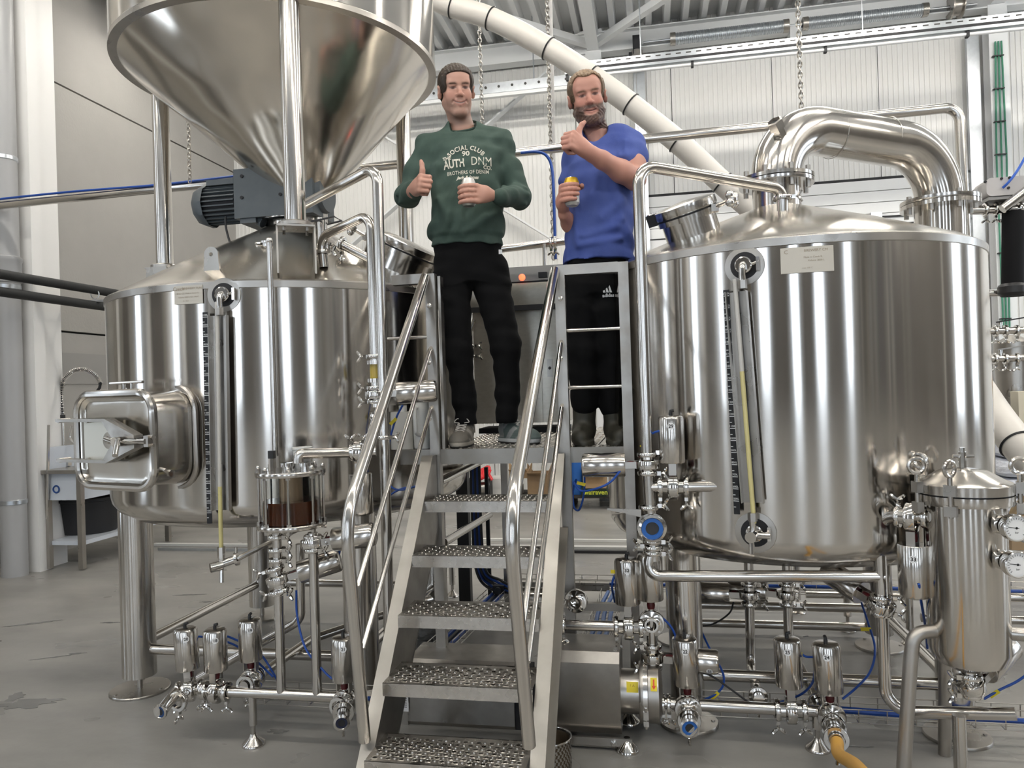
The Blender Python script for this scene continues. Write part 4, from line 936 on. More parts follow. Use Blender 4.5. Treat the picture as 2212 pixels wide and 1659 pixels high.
MB().lathe([(.041, .012), (.026, .012), (.024, .0)], q, dcv, n=32).build('seal_ring', bluel, cv); MB().lathe([(.026, .004), (0, .004)], q, dcv, n=24).build('port_glass', darkbox, cv)
bolts(cv, 'port_bolt', chrome, q - dcv * .012, dcv, .05, 8, .006, .01)
clamp_part(cv, q + V((.0, .03, -.055)), YZ, side=(1, -.3, 0)); MB().cyl(q + V((0, .03, -.03)), q + V((0.004, .03, -.13)), .022, n=20).build('lower_neck', steel, cv)
z0 = zC(1205); fl_ = V((cx + .02, YC - .03, z0))
L0 = [V((cx + .01, YC, z0 + .04)), V((cx + .012, YC - .01, zC(1243) + .0)), aY(1470, 1243, 2.80), aY(1897, 1245, 2.86)]
L0 = [L0[0], aY(1395, 1244, YC - .01), L0[3] + V((.02, 0, 0))]
pipe('long polished horizontal pipe passing under the kettle front', L0, .0215, .07, clamps=[(L0[0], YZ, dict(side=(-1, -.2, .2))), (L0[0] - YZ * .02, YZ, dict(side=(1, -.3, 0)))])
tq = L0[2]
# ---------------- filter inlet loop
YF = 2.70
YL = 2.86; lx_ = aY(1902, 1250, YL).x
Fp = [aY(2012, 1116, YF), aY(1900, 1116, YL), V((lx_ + .003, YL, aY(1905, 1537, YL).z)), aY(2195, 1542, YF)]; Fp[1].x = lx_
pipe('polished pipe loop dropping beside the filter housing and turning right', Fp, .0215, .075, clamps=[(V((lx_, YL, aY(1900, y_, YL).z)), YZ, dict(side=(1, -.3, 0))) for y_ in (1290, 1325)] + [(aY(1940, 1116, 2.795), (1, -.6, 0), dict(side=(0, 0, 1))), (aY(1998, 1117, 2.715), (1, -.6, 0), dict(side=(0, 0, 1)))])
valve(V((lx_, YL, aY(1900, 1308, YL).z)), YZ, (-.55, .75, .3), None, 'slanted dark valve behind the filter inlet pipe', clamps=(0, 0), cap=False)
valve(aY(1970, 1117, 2.755), (1, -.6, 0), (0, 0, -1), 33, scale=1.08, label='hanging valve marked 33 beside the filter housing', clamps=(0, 0), cap=False)
# ---------------- filter housing
FC = V((0, 0, 0)); q = aY(2088, 1250, YF + .02); FC = V((q.x, YF + .02, 0)); FR = .122
fz = lambda y: aY(2088, y, FC.y - FR).z
fh = thing('filter_housing', 'tall steel filter housing with pressure gauges at the right edge', 'filter', FC)
ztop = fz(1085); zbt = fz(1440)
MB().lathe([(.02, zbt - .05), (FR * .5, zbt - .045), (FR * .88, zbt - .02), (FR, zbt + .02), (FR, ztop - .02), (FR + .022, ztop - .02), (FR + .024, ztop - .015), (FR + .024, ztop + .012)], FC, n=64).build('body', steel_tank, fh)
MB().lathe([(FR + .02, ztop + .013), (FR + .02, ztop + .017)], FC, n=64).build('gasket', black, fh)
ld = MB().lathe([(FR + .024, ztop + .017), (FR + .025, ztop + .046), (FR + .02, ztop + .05), (FR - .0, ztop + .058), (FR * .6, ztop + .088), (0, ztop + .1)], FC, n=64).build('lid', steel, fh)
mb = MB(); mb.cyl(FC + YZ * (ztop + .09), FC + YZ * (ztop + .15), .012, n=8); mb.cyl(FC + YZ * (ztop + .15), FC + YZ * (ztop + .165), .008); mb.cyl(FC + V((-.03, 0, ztop + .135)), FC + V((.035, 0, ztop + .135)), .006, n=8); mb.build('vent_cock', chrome, ld)
for k, t in enumerate((192, 236, 338, 70, 125)):
    t = math.radians(t); d = V((math.cos(t), math.sin(t), 0)); q = FC + d * (FR + .035); mb = MB()
    MB().bar(q + YZ * (ztop - .045), q + YZ * (ztop - .012), .036, .022, up=d).build('clamp_block', steel_w, fh); bk_ = MB().bar(q + YZ * (ztop + .02), q + YZ * (ztop + .056), .036, .022, up=d).build('clamp_block', steel_w, fh)
    MB().cyl(q + YZ * (ztop - .05), q + YZ * (ztop + .08), .008, n=8).build('swing_bolt', steel_s, bk_)
    MB().torus(q + YZ * (ztop + .108), (d.y + .3, -d.x + .2, 0), .024, .0075, 20, 8).build('eye_nut', steel, bk_)
for y_, vx in ((1135, 2138), (1212, 2142)):
    g0 = FC + V((.045, -FR * .9, fz(y_))); dg = V((.20, -.98, 0)).normalized(); g0 = V((FC.x, FC.y, fz(y_))) + V((.62, -.78, 0)) * (FR - .01)
    mb = MB(); mb.cyl(g0, g0 + dg * .05, .019, n=20); mb.lathe([(.02, .02), (.032, .02), (.032, .034), (.02, .034)], g0, dg, n=24); nk = mb.build('gauge_neck', chrome, fh)
    gb = MB().lathe([(.0, .048), (.03, .048), (.04, .053), (.042, .06), (.042, .082), (.039, .084), (.037, .080)], g0, dg, n=36).build('pressure_gauge', chrome, fh)
    MB().lathe([(.038, .0795), (0, .0795)], g0, dg, n=32).build('dial_face', sticker, gb)
    u = V((-dg.y, dg.x, 0)); ctr = g0 + dg * .0802; mb = MB(); 
    for i in range(19):
        a = math.radians(-45 + 270 * i / 18); e = u * math.cos(a) + YZ * math.sin(a); mb.bar(ctr + e * .027, ctr + e * .033, .0012, .0004, up=dg)
    mb.bar(ctr + u * -.026 + YZ * .004, ctr + u * .008 - YZ * .001, .0018, .0006, up=dg); mb.lathe([(.004, 0), (0, .001)], ctr, dg, n=12)
    text_on(mb, 'bar', .009, lambda a, b: ctr + u * a + YZ * (b - .014)); mb.build('dial_marks', ink, gb, smooth=0, kind='stuff')
for t in (195, -15, 90):
    t = math.radians(t); d = V((math.cos(t), math.sin(t), 0)); z_ = fz(1385)
    MB().tube(fillet([FC + d * (FR - .01) + YZ * z_, FC + d * (FR + .07) + YZ * z_, FC + d * (FR + .085) + YZ * (z_ - .1), FC + d * (FR + .13)], .05, 8), .0225, 18).build('leg', steel_s, fh)
q = FC + YZ * (zbt - .05)
MB().cyl(q + YZ * .01, q - YZ * .10, .022, n=18).build('drain_pipe', steel, fh); clamp_part(fh, q - YZ * .025, YZ, side=(-1, -.3, 0)); clamp_part(fh, q - YZ * .085, YZ, side=(-1, -.3, 0))
valve(q - YZ * .055, YZ, (.75, .6, .35), None, 'dark tilted drain valve under the filter housing', clamps=(0, 0), cap=False)
pf = aY(2072, 1560, YF); foot((pf.x, YF, 0), aY(2072, 1545, YF).z, 'sturdy post foot under the pipe below the filter housing', r=.021)
# ---------------- pump under the platform
PYm = 2.98
pu = thing('transfer_pump', 'big steel-cased transfer pump standing on the floor right of the stairs', 'pump', aZ(1300, 1600) )
c0, c1 = aY(1180, 1450, PYm - .13), aY(1338, 1450, PYm - .13); zt_, zb_ = aY(1260, 1432, PYm - .13).z, aY(1260, 1592, PYm - .13).z
MB().prism([V((c0.x, PYm + s, z)) for s, z in ((-.13, zb_ + .06), (-.13, zt_ - .0), (-.10, zt_ + .035), (.10, zt_ + .035), (.13, zt_), (.13, zb_ + .06), (.09, zb_), (-.09, zb_))], (c1.x - c0.x, 0, 0)).build('motor_cover', steel_w, pu)
px0 = c1.x; mc = (zt_ + zb_) / 2 - .01; pc = V((px0, PYm, mc))
MB().cyl(pc, pc + V((.085, 0, 0)), .085, n=36).build('bearing_bracket', steel_s, pu)
MB().lathe([(.06, .07), (.115, .07), (.118, .075), (.118, .088), (.122, .09), (.122, .1), (.115, .105), (.115, .145), (.1, .155), (.03, .16)], pc, (1, 0, 0), n=48).build('pump_casing', steel_s, pu)
MB().lathe([(.118, .086), (.127, .086), (.127, .103), (.118, .103)], pc, (1, 0, 0), n=48).build('casing_clamp', steel, pu)
mb = MB(); q = pc + V((.095, -.127, -.04)); mb.box(q, (.02, .014, .03)); mb.cyl(q + YZ * -.05, q + YZ * .03, .006, n=8); mb.box(q - YZ * .03, (.02, .014, .02)); mb.build('clamp_bolt', chrome, pu)
MB().box((px0 - .16, PYm - .13, zb_ - .012), (.40, .012, .03)).build('base_rail', steel_s, pu); MB().box((px0 - .16, PYm + .13, zb_ - .012), (.40, .012, .03)).build('base_rail', steel_s, pu)
for dx in (-.24, -.03):
    MB().lathe([(.013, 0), (.013, .006), (0, .008)], (px0 + dx, PYm - .137, zb_ - .012), (0, -1, 0), n=8).build('bolt_head', chrome, pu)
for dx in (-.33, .02):
    for dy in (-.12, .12):
        l = MB().cyl((px0 + dx, PYm + dy, .02), (px0 + dx, PYm + dy, zb_), .008, n=10).build('leg_spindle', steel_s, pu); MB().lathe([(0, .05), (.012, .05), (.02, .035), (.044, .012), (.047, .005), (.047, 0), (0, 0)], (px0 + dx, PYm + dy, 0), n=24).build('foot_pad', chrome, l)
wp = aY(1361, 1497, PYm - .09); st_ = MB(); 
f = lambda a, b, r_=.0856: V((px0 + .045 + a, PYm + r_ * math.sin(-1.0 + b / .085) * -1 - 0, mc))
def on_pump(a, b, x0, ang, r_): t = ang + b / r_; return V((x0 + a, PYm - r_ * math.cos(t), mc + r_ * math.sin(t)))
def pump_label(x0, w_, ang, h, r_, m, nm):
    mb = MB(); k = 5; vs = []
    for i in range(k + 1): b = -h / 2 + h * i / k; vs += [on_pump(-w_ / 2, b, x0, ang, r_), on_pump(w_ / 2, b, x0, ang, r_)]
    mb.add(vs, [(2 * i, 2 * i + 1, 2 * i + 3, 2 * i + 2) for i in range(k)]); return mb.build(nm, m, pu)
wl_ = pump_label(px0 + .045, .045, .55, .04, .0862, yellow, 'warning_label')
mb = MB(); text_on(mb, '! A', .014, lambda a, b: on_pump(a, b, px0 + .045, .6, .0868)); mb.build('label_print', mat('print_orange', (.45, .2, .02), .6), wl_, smooth=0)
al_ = pump_label(px0 + .127, .024, .62, .05, .1165, yellow, 'arrow_label')
mb = MB(); mb.add([on_pump(a, b, px0 + .127, .62, .1172) for a, b in ((-.003, .018), (.003, .018), (.003, -.006), (.008, -.006), (0, -.02), (-.008, -.006), (-.003, -.006))], [(0, 1, 2, 6), (3, 4, 5)]); mb.build('red_arrow', mat('arrow_red', (.75, .08, .02), .5), al_, smooth=0)
# pump suction riser with valves 31, 32
ux = px0 + .125; zs = lambda y: aY(1400, y, PYm).z
pipe('vertical suction pipe standing on the pump casing', [V((ux, PYm, mc + .1)), V((ux, PYm, zs(1335)))], .021, 0, clamps=[(V((ux, PYm, zs(1395))), YZ, dict(side=(-1, -.3, 0))), (V((ux, PYm, zs(1440))), YZ, dict(side=(-1, -.3, 0)))])
valve(V((ux, PYm, zs(1418))), YZ, (1, -.08, -.02), 23, 'sideways shiny valve on the pump suction pipe', clamps=(0, 0), cap=False, face=.9)
zz = zs(1355); xh = aY(1200, 1352, PYm).x
pipe('horizontal pipe from behind the stairs to the pump riser', [V((xh, PYm, zz)), V((ux, PYm, zz))], .0205, 0, clamps=[(V((aY(1217, 1352, PYm).x, PYm, zz)), (1, 0, 0))])
q = aY(1358, 1356, PYm); valve(V((q.x, PYm, zz)), (1, 0, 0), (0, 0, 1), 32, scale=1.08, label='upright valve marked 32 above the pump')
valve(V((ux, PYm - .0, zs(1345))), (0, 1, 0), (0, 0, 1), 31, scale=1.08, label='upright valve marked 31 next to the one marked 32', clamps=(0, 0), cap=False)
o = valve(aY(1245, 1298, 3.05), (0, 1, 0), (-1, .1, 0), None, 'sideways valve half hidden behind the right stair stringer', clamps=(0, 0))
# ---------------- header right of the pump
YH = 2.955; zh2 = aY(1650, 1531, YH).z
xs = lambda x, y=1530: aY(x, y, YH).x
pipe('header pipe running right from the pump along the floor', [V((px0 + .15, YH + .01, zh2)), V((xs(1800), YH, zh2))], .0225, 0, clamps=[(V((xs(1432), YH, zh2)), (1, 0, 0)), (V((xs(1445), YH, zh2)), (1, 0, 0))])
valve(V((xs(1486), YH - .03, zh2)), (0, 1, 0), (-.02, 0, 1), 22, scale=1.08, label='upright valve marked 22 right of the pump', clamps=(0, 0))
e22 = aY(1490, 1573, YH - .2); o = pipe('forward outlet pipe with blue ring under the valve marked 22', [V((xs(1486), YH - .03, zh2)), e22], .027, 0, clamps=[(lerp(V((xs(1486), YH - .03, zh2)), e22, .62), e22 - V((xs(1486), YH - .03, zh2)))], name='outlet_nozzle'); nozzle_end(o, e22, V((.05, -1, -.05)), .030)
valve(V((xs(1708), YH, zh2)), (1, 0, 0), (-.02, 0, 1), 25, scale=1.08, label='upright valve marked 25 on the header pipe')
v24 = V((xs(1790), YH - .04, zh2 - .0)); valve(v24, (0, 1, 0), (-.04, 0, 1), 24, scale=1.08, label='upright valve marked 24 above the yellow hose', clamps=(0, 0))
e24 = aY(1808, 1602, YH - .26)
o = pipe('hose coupling pointing forward under the valve marked 24', [v24, e24], .026, 0, clamps=[(lerp(v24, e24, .35), e24 - v24), (lerp(v24, e24, .55), e24 - v24), (lerp(v24, e24, .9), e24 - v24)], name='hose_coupling')
hose('yellow rubber hose leaving the bottom edge from the header coupling', [e24, e24 + (e24 - v24) * .35 - YZ * .01, aY(1850, 1655, YH - .52), aY(1905, 1720, YH - .9), aZ(1990, 1800, .03)], .021, mat('yellow_hose', (.60, .33, .07), .5, bump=[((60, 60, 60), 2, .2, .002)]), name='brew_hose', n=20)
ff = aY(1765, 1560, YH); foot((ff.x, YH, 0), zh2, 'flat round foot under the header beside the yellow hose', r=.018)
# kettle bottom outlets
for px_, y1, lab, (tx, ty) in ((1618, 1440, 'left of two outlet pipes dropping from the kettle bottom', (1640, 1512)), (1700, 1395, 'right of two outlet pipes dropping from the kettle bottom', (1775, 1530))):
    Y0 = 3.42; a = aY(px_, 1225, Y0); b = aY(px_ + 4, y1, Y0); c = aY(tx, ty, YH + .03); a.z = .74
    pipe(lab, [a, b, c], .0205, .06, clamps=[(V((lerp(a.x, b.x, .3), Y0, aY(px_, y_, Y0).z)), YZ, dict(side=(1, -.2, 0))) for y_ in (1262, 1305)] + [(lerp(b, c, .9), c - b)])
    valve(V((lerp(a.x, b.x, .3), Y0, aY(px_, 1284, Y0).z)), YZ, (-1, .1, 0) if px_ < 1650 else (-1, .3, .02), None, ('dark sideways valve on the left kettle outlet' if px_ < 1650 else 'dark sideways valve on the right kettle outlet'), clamps=(0, 0), cap=False)
# rear floor-level pipes
for (xa, ya), (xb, yb), Y_, r_, lab in (((1500, 1343), (1880, 1356), 4.25, .024, 'dark pipe crossing behind the kettle legs near the floor'), ((1990, 1285), (2900, 1306), 4.1, .022, 'upper rear pipe crossing behind the filter housing'),
        ((1990, 1335), (2900, 1356), 4.1, .022, 'lower rear pipe crossing behind the filter housing'), ((1740, 1283), (1990, 1290), 4.4, .02, 'thin rear pipe behind the kettle outlets')):
    a, b = aY(xa, ya, Y_), aY(xb, yb, Y_); a.z = b.z = (a.z + b.z) / 2; pipe(lab, [a, b], r_, 0)
for (x_, y_, Y_, lab) in ((1832, 1362, 0, 'rear machine foot left of the filter inlet pipe'), (1967, 1392, 0, 'rear machine foot right of the filter inlet pipe'), (1724, 1324, 0, 'farthest machine foot behind the kettle outlets'), (978, 1288, 0, 'machine foot seen under the second stair tread')):
    g_ = aZ(x_, y_); foot(g_, .32, lab, r=.02)
# long CIP pipe on the rear side with its bends
zcp = 3.0
pipe('long horizontal pipe crossing the hall behind both men', [V((WX + .005, 5.0, 2.966)), V((aY(2072, 232, 5.0).x, 5.0, 3.048)), V((aY(2090, 300, 5.0).x, 5.0, .25)), V((aY(2090, 300, 5.0).x + 2.5, 5.0, .25))], .031, .09, clamps=())
hose('blue cable tied along the long pipe at the left', [V((WX + .02, 4.97, 3.005))] + [V((x, 4.965, 2.968 + .008 * (x + 5.1) / 1 * .5 + .04 + .006 * math.sin(x * 4))) for x in (-4.4, -3.6, -2.8, -2.0)], .009, blue, name='cable')
pts = [aY(1125, 330, 4.95), aY(1160, 328, 4.95), aY(1182, 338, 4.95), aY(1193, 370, 4.95), aY(1197, 450, 4.95), aY(1200, 560, 4.95)]
hose('blue cable bending down from the long pipe between the men', pts, .010, blue, name='cable')
# second pipe low behind the men
pipe('lower horizontal pipe with a small valve behind the green sweater', [aY(1080, 538, 4.9), aY(1230, 520, 4.9)], .026, 0, clamps=[(aY(1190, 525, 4.9), (1, 0, 0)), (aY(1200, 524, 4.9), (1, 0, 0))])
pipe('short drop pipe with tap behind the control desk', [aY(1176, 527, 4.88), aY(1177, 590, 4.88)], .014, 0)
# black insulated pipes at the left edge
for y0, y1, lab in ((592, 628, 'upper black insulated pipe running from the left edge behind the vessel'), (630, 661, 'lower black insulated pipe running from the left edge behind the vessel')):
    a, b = aX(0, y0, -4.75), aX(214, y1, -4.75); a2 = a + (a - b) * ((a.y - 1.0) / (b.y - a.y)); b2 = b + (b - a) * ((BY - .03 - b.y) / (b.y - a.y)); pipe(lab, [a2, b2], .037, 0, m=mat('pipe_insulation', (.013, .014, .014), .6), name='insulated_pipe')
q = aX(205, 636, -4.75); w_ = V((WX, q.y, q.z - .05))
pb = thing('pipe_bracket', 'thin steel wall bracket holding the two black pipes', 'bracket', w_); MB().bar(w_, V((-4.6, q.y, q.z - .06)), .03, .02).build('arm', galv, pb); MB().torus(V((-4.75, q.y, q.z)), (0, 1, 0), .04, .005, 20, 6).build('pipe_ring', galv, pb)
# ---------------- blue air hoses
def h3(pts): return [aY(x, y, Y) for x, y, Y in pts]
HS = [('blue air hose curving up from the valve marked 20', [(388, 1392, YM), (402, 1378, YM), (440, 1376, YM + .05), (500, 1390, YM + .1), (545, 1420, YM + .12), (590, 1462, YM + .1)], .2),
 ('blue air hose from the valve marked 18 to its neighbour', [(465, 1384, YM), (478, 1373, YM), (505, 1380, YM + .05), (560, 1410, YM + .1), (600, 1470, YM + .12)], .35),
 ('blue air hose hanging from the tilted valve under the glass vessel', [(640, 1275, YM + .02), (642, 1330, YM + .02), (660, 1400, YM), (700, 1450, YM), (722, 1470, YM)], None),
 ('blue air hose looping down beside the platform bracket', [(1345, 1010, YC - .04), (1320, 1040, YC - .05), (1290, 1055, YC - .05), (1255, 1060, YC), (1238, 1040, YC)], None),
 ('blue hose loop hanging under the platform right corner', [(1262, 1000, PY + .05), (1262, 1060, PY + .05), (1252, 1100, PY + .05), (1240, 1095, PY + .05), (1238, 1060, PY + .05), (1245, 1035, PY + .05)], .15),
 ('short blue hose with yellow tag above the valve marked 29', [(1434, 934, YC - .02), (1424, 931, YC - .02), (1405, 940, YC), (1393, 965, YC + .01), (1390, 975, YC + .02)], .65),
 ('blue hose hooking over the valve marked 32', [(1352, 1240, PYm), (1345, 1234, PYm), (1330, 1240, PYm), (1322, 1265, PYm), (1328, 1300, PYm + .1)], .4),
 ('blue hose arching from the valve marked 31 to the pump', [(1400, 1332, PYm), (1425, 1332, PYm), (1450, 1355, PYm), (1468, 1395, PYm)], .2),
 ('long blue hose hanging in front of the kettle leg', [(1500, 1300, 3.3), (1506, 1340, 3.25), (1530, 1395, 3.15), (1560, 1450, 3.05), (1562, 1480, 3.02), (1545, 1500, 3.0), (1520, 1512, 3.0)], .8),
 ('blue hose arch between the valves marked 25 and 24', [(1707, 1406, YH), (1722, 1406, YH), (1740, 1418, YH), (1760, 1420, YH), (1780, 1428, YH - .03)], .4),
 ('blue hose hanging from valve 33 down towards the floor', [(1985, 1262, YF), (1990, 1300, YF + .05), (2000, 1360, YF + .2), (2003, 1400, YF + .3)], .15),
 ('long blue hose sweeping down behind the header pipe', [(1860, 1300, 3.3), (1875, 1345, 3.2), (1890, 1400, 3.1), (1880, 1450, 3.05), (1850, 1485, 3.02), (1820, 1510, 3.0)], .25),
 ('blue hose crossing low behind the valve marked 25', [(1760, 1440, 3.02), (1755, 1475, 3.02), (1730, 1500, 3.03), (1690, 1515, 3.05), (1670, 1522, 3.05)], None),
 ('blue hose running right under the filter housing', [(2125, 1510, 2.9), (2160, 1490, 2.9), (2200, 1470, 2.9), (2240, 1440, 2.9)], .3),
 ('blue hose curving up beside the white jugs', [(870, 875, PY - .08), (855, 905, PY - .09), (840, 960, PY - .1), (836, 1010, PY - .1), (836, 1040, PY - .08)], .25),
 ('blue hose bundle crossing behind the stair mid rails, upper strand', [(835, 1040, PY + .0), (850, 1055, PY), (870, 1058, PY), (900, 1050, PY), (935, 1042, PY + .05)], None),
 ('blue hose bundle crossing behind the stair mid rails, lower strand', [(835, 1085, PY + .0), (845, 1068, PY), (870, 1055, PY), (895, 1052, PY), (930, 1050, PY + .05)], None),
 ('dark blue hose hanging behind the right riser', [(735, 1185, YM + .1), (728, 1210, YM + .1), (705, 1225, YM + .1), (690, 1230, YM + .1)], .9)]
for lab, pts, tg in HS: hose(lab, h3(pts), .0045, blue, tag=tg)
hose('thin black cable arching from the sideways rear valve', h3([(1585, 1300, 3.4), (1575, 1325, 3.4), (1540, 1348, 3.35), (1505, 1353, 3.3)]), .004, black, name='cable')
hose('black cable lying from valve 22 to the header', h3([(1515, 1452, 2.98), (1540, 1462, 2.98), (1580, 1490, 2.98), (1618, 1518, 2.98)]), .004, black, name='cable')
# ---------------- wire cable trays
def tray(label, a, b, w_, h, side, step=.1):
    a, b, side = V(a), V(b), V(side).normalized(); d = (b - a); L = d.length; d.normalize(); up = side.cross(d) if side.cross(d).z > 0 else d.cross(side)
    o = thing('cable_tray', label, 'cable tray', a); mb = MB()
    for s in (-.5, -.17, .17, .5): mb.cyl(a + side * (s * w_), b + side * (s * w_), .0022, n=6)
    for s in (-.5, .5):
        for k in (.5, 1): mb.cyl(a + side * (s * w_) + up * (h * k), b + side * (s * w_) + up * (h * k), .0022, n=6)
    mb.build('long_wires', steel_s, o, kind='stuff'); mb = MB()
    for i in range(int(L / step) + 1):
        q = a + d * (i * step); mb.tube([q - side * (w_ / 2) + up * h, q - side * (w_ / 2), q + side * (w_ / 2), q + side * (w_ / 2) + up * h], .0022, 5)
    mb.build('cross_wires', steel_s, o, kind='stuff'); return o
ta, tb = aY(1500, 1562, 3.03), aY(2700, 1600, 3.03); ta.z = tb.z = .10
tray('wire mesh cable tray low behind the header pipe on the right', ta, tb, .12, .05, (0, 1, 0))
hose('thick blue hose bundle lying in the right wire tray', [lerp(ta, tb, f) + V((0, .02 * math.sin(f * 9), .02)) for f in (.22, .4, .6, .8, .98)], .013, blue, name='hose_bundle')
ta, tb = aY(540, 1500, 2.95), aY(800, 1515, 2.95); ta.z = tb.z = .09
tray('wire mesh cable tray low behind the left manifold', ta, tb, .12, .05, (0, 1, 0))
hose('blue hose bundle lying in the left wire tray', [lerp(ta, tb, f) + V((0, 0, .02)) for f in (.1, .4, .7, 1)], .009, blue, name='hose_bundle')
ta, tb = aY(1090, 1300, 4.7), aY(2900, 1330, 4.7); ta.z = tb.z = .12
tray('long wire mesh cable tray crossing the floor at the rear', ta, tb, .14, .06, (0, 1, 0))
hose('dark blue hose bundle lying in the rear wire tray', [lerp(ta, tb, f) + V((0, .02 * math.sin(f * 20), .025)) for f in (.02, .2, .4, .6, .8, .98)], .012, blue, name='hose_bundle')
ta, tb = aZ(950, 1410, .1), aZ(1075, 1290, .1)
tray('slanting wire tray of blue cables seen between the stair treads', ta, tb, .13, .06, (1, .4, 0)); 
for k, lab in ((-.03, 'left blue cable strand in the slanting tray'), (.0, 'middle dark cable strand in the slanting tray'), (.03, 'right blue cable strand in the slanting tray')): hose(lab, [lerp(ta, tb, f) + V((k, 0, .02)) for f in (0, .3, .6, 1)], .011, blue if k else black, name='hose_bundle')
ta, tb = aZ(1285, 1405, .12), aZ(1325, 1290, .12)
tray('slanting wire tray full of light blue hoses behind the pump', ta, tb, .14, .06, (1, .3, 0))
for k, lab in ((-.035, 'left light blue hose strand behind the pump'), (.0, 'middle light blue hose strand behind the pump'), (.035, 'right light blue hose strand behind the pump')): hose(lab, [lerp(ta, tb, f) + V((k + .01 * math.sin(9 * f), 0, .03)) for f in (0, .3, .6, 1)], .012, mat('blue_pale', (.09, .2, .5), .4), name='hose_bundle')
# ================================================================== things around the brewhouse
creams = mat('cabinet_steel', (.60, .57, .50), .33, .85, var=((30, 30, 60), 4, .35, (.42, .39, .33)))
card = mat('cardboard', (.42, .28, .15), .85); cardd = mat('cardboard_old', (.30, .20, .11), .9, var=((8, 8, 8), 4, .6, (.2, .13, .08)))
plast = mat('white_plastic', (.78, .77, .73), .4); film = mat('white_film', (.66, .70, .76), .25)
# ---- control desk on the platform
cY = 4.20; c0, c1 = aY(1024, 800, cY).x, aY(1222, 800, cY).x; zt = aY(1150, 662, cY).z
cb = thing('control_cabinet', 'steel control cabinet with a sloping black panel behind the man in green', 'cabinet', ((c0 + c1) / 2, cY + .15, PZ))
MB().box(((c0 + c1) / 2, cY + .16, (PZ + zt) / 2 + .03), (c1 - c0, .32, zt - PZ - .06)).build('cabinet_body', creams, cb)
MB().box(((c0 + c1) / 2, cY + .17, PZ + .015), (c1 - c0 - .02, .28, .03)).build('plinth', blackm, cb)
sx = aY(1173, 800, cY).x
for a, b in ((c0 + .01, sx - .008), (sx + .008, c1 - .01)):
    d_ = MB().box(((a + b) / 2, cY - .006, (PZ + .05 + zt) / 2), (b - a, .012, zt - PZ - .07)).build('door', creams, cb)
q = aY(1188, 795, cY - .015); lk = MB().box((q.x, cY - .016, q.z), (.03, .008, .1)).build('lock_plate', steel_s, cb); MB().cyl((q.x, cY - .026, q.z), (q.x, cY - .018, q.z), .009, n=12).build('lock', chrome, lk)
z2 = aY(1150, 628, cY - .06).z; z3 = aY(1150, 580, cY).z
MB().prism([V((c0 - .01, cY - .06, zt + .005)), V((c0 - .01, cY - .08, z2)), V((c0 - .01, cY - .07, z2 + .045)), V((c0 - .01, cY + .30, z3 + .05)), V((c0 - .01, cY + .32, zt))], (c1 - c0 + .02, 0, 0)).build('desk_housing', creams, cb)
MB().box(((c0 + c1) / 2, cY - .055, zt + .0), (c1 - c0, .01, .05)).build('lower_trim', blackm, cb)
a0, a1 = V((0, cY - .065, z2 + .05)), V((0, cY + .29, z3 + .056)); MB().bar(V(((c0 + c1) / 2, a0.y, a0.z)), V(((c0 + c1) / 2, a1.y, a1.z)), c1 - c0 - .02, .012).build('black_panel', mat('panel_black', (.03, .032, .036), .25), cb)
q = aY(1128, 599, cY - .07); MB().lathe([(.018, -.01), (.018, .004), (.013, .007), (0, .008)], (q.x, cY - .078, q.z), (0, -1, .4), n=18).build('red_lamp', mat('lamp_red', (.9, .06, .03), .3, emit=3.0, ecol=(1, .08, .03)), cb)
q = aY(1173, 594, cY - .06); MB().box((q.x, cY - .06, q.z), (.05, .03, .03)).build('clip', black, cb)
pipe('thin vertical pipe with clamps beside the control cabinet', [aY(1024, 690, cY - .03), V((aY(1019, 700, cY).x, cY - .03, aY(1019, 715, cY).z)), V((aY(1021, 800, cY).x, cY - .03, PZ + .01))], .011, .03, clamps=[(aY(1019, 748, cY - .03), YZ), (aY(1020, 770, cY - .03), YZ)])
# ---- jugs on the platform edge
jY = PY + .055
a, b = aY(892, 964, jY), aY(936, 964, jY); jr = (b.x - a.x) / 2; jx = (a.x + b.x) / 2; jt = aY(914, 868, jY).z
jg = thing('measuring_jug', 'white plastic jug with a moulded handle standing on the platform edge', 'jug', (jx, jY, PZ))
MB().lathe([(0, PZ + .003), (jr * .80, PZ + .003), (jr * .84, PZ + .01), (jr, jt - .01), (jr * 1.04, jt), (jr * .96, jt), (jr * .9, jt - .02), (0, jt - .03)], (jx, jY, 0), n=28).build('jug_body', plast, jg)
MB().tube(fillet([V((jx - .01, jY - jr * .9, lerp(PZ, jt, .88))), V((jx - .01, jY - jr - .03, lerp(PZ, jt, .9))), V((jx - .006, jY - jr - .03, lerp(PZ, jt, .35))), V((jx, jY - jr * .85, lerp(PZ, jt, .3)))], .02, 4), .009, 10).build('handle', plast, jg)
a, b = aY(846, 968, jY - .02), aY(893, 968, jY - .02); jt = aY(870, 876, jY).z
cn_ = thing('canister', 'dusty translucent canister left of the white jug on the platform', 'canister', ((a.x + b.x) / 2, jY - .02, PZ)); ol = [V(((a.x + b.x) / 2 + x, jY - .005 + y, PZ + .002)) for x, y in rrect(b.x - a.x, .075, .02, 4)]
MB().prism(ol, (0, 0, jt - PZ - .03)).build('canister_body', mat('canister_grey', (.55, .53, .48), .5), cn_); MB().cyl(((a.x + b.x) / 2, jY, jt - .03), ((a.x + b.x) / 2, jY, jt), .018, n=16).build('cap', plast, cn_)
a = aY(956, 964, PY + .12); MB().box((a.x, PY + .12, lerp(PZ, aY(956, 862, PY + .12).z, .5) + .001), (.02, .06, aY(956, 862, PY + .12).z - PZ)).thing('white_board', plast, 'narrow white plastic board standing just right of the platform post', 'board')
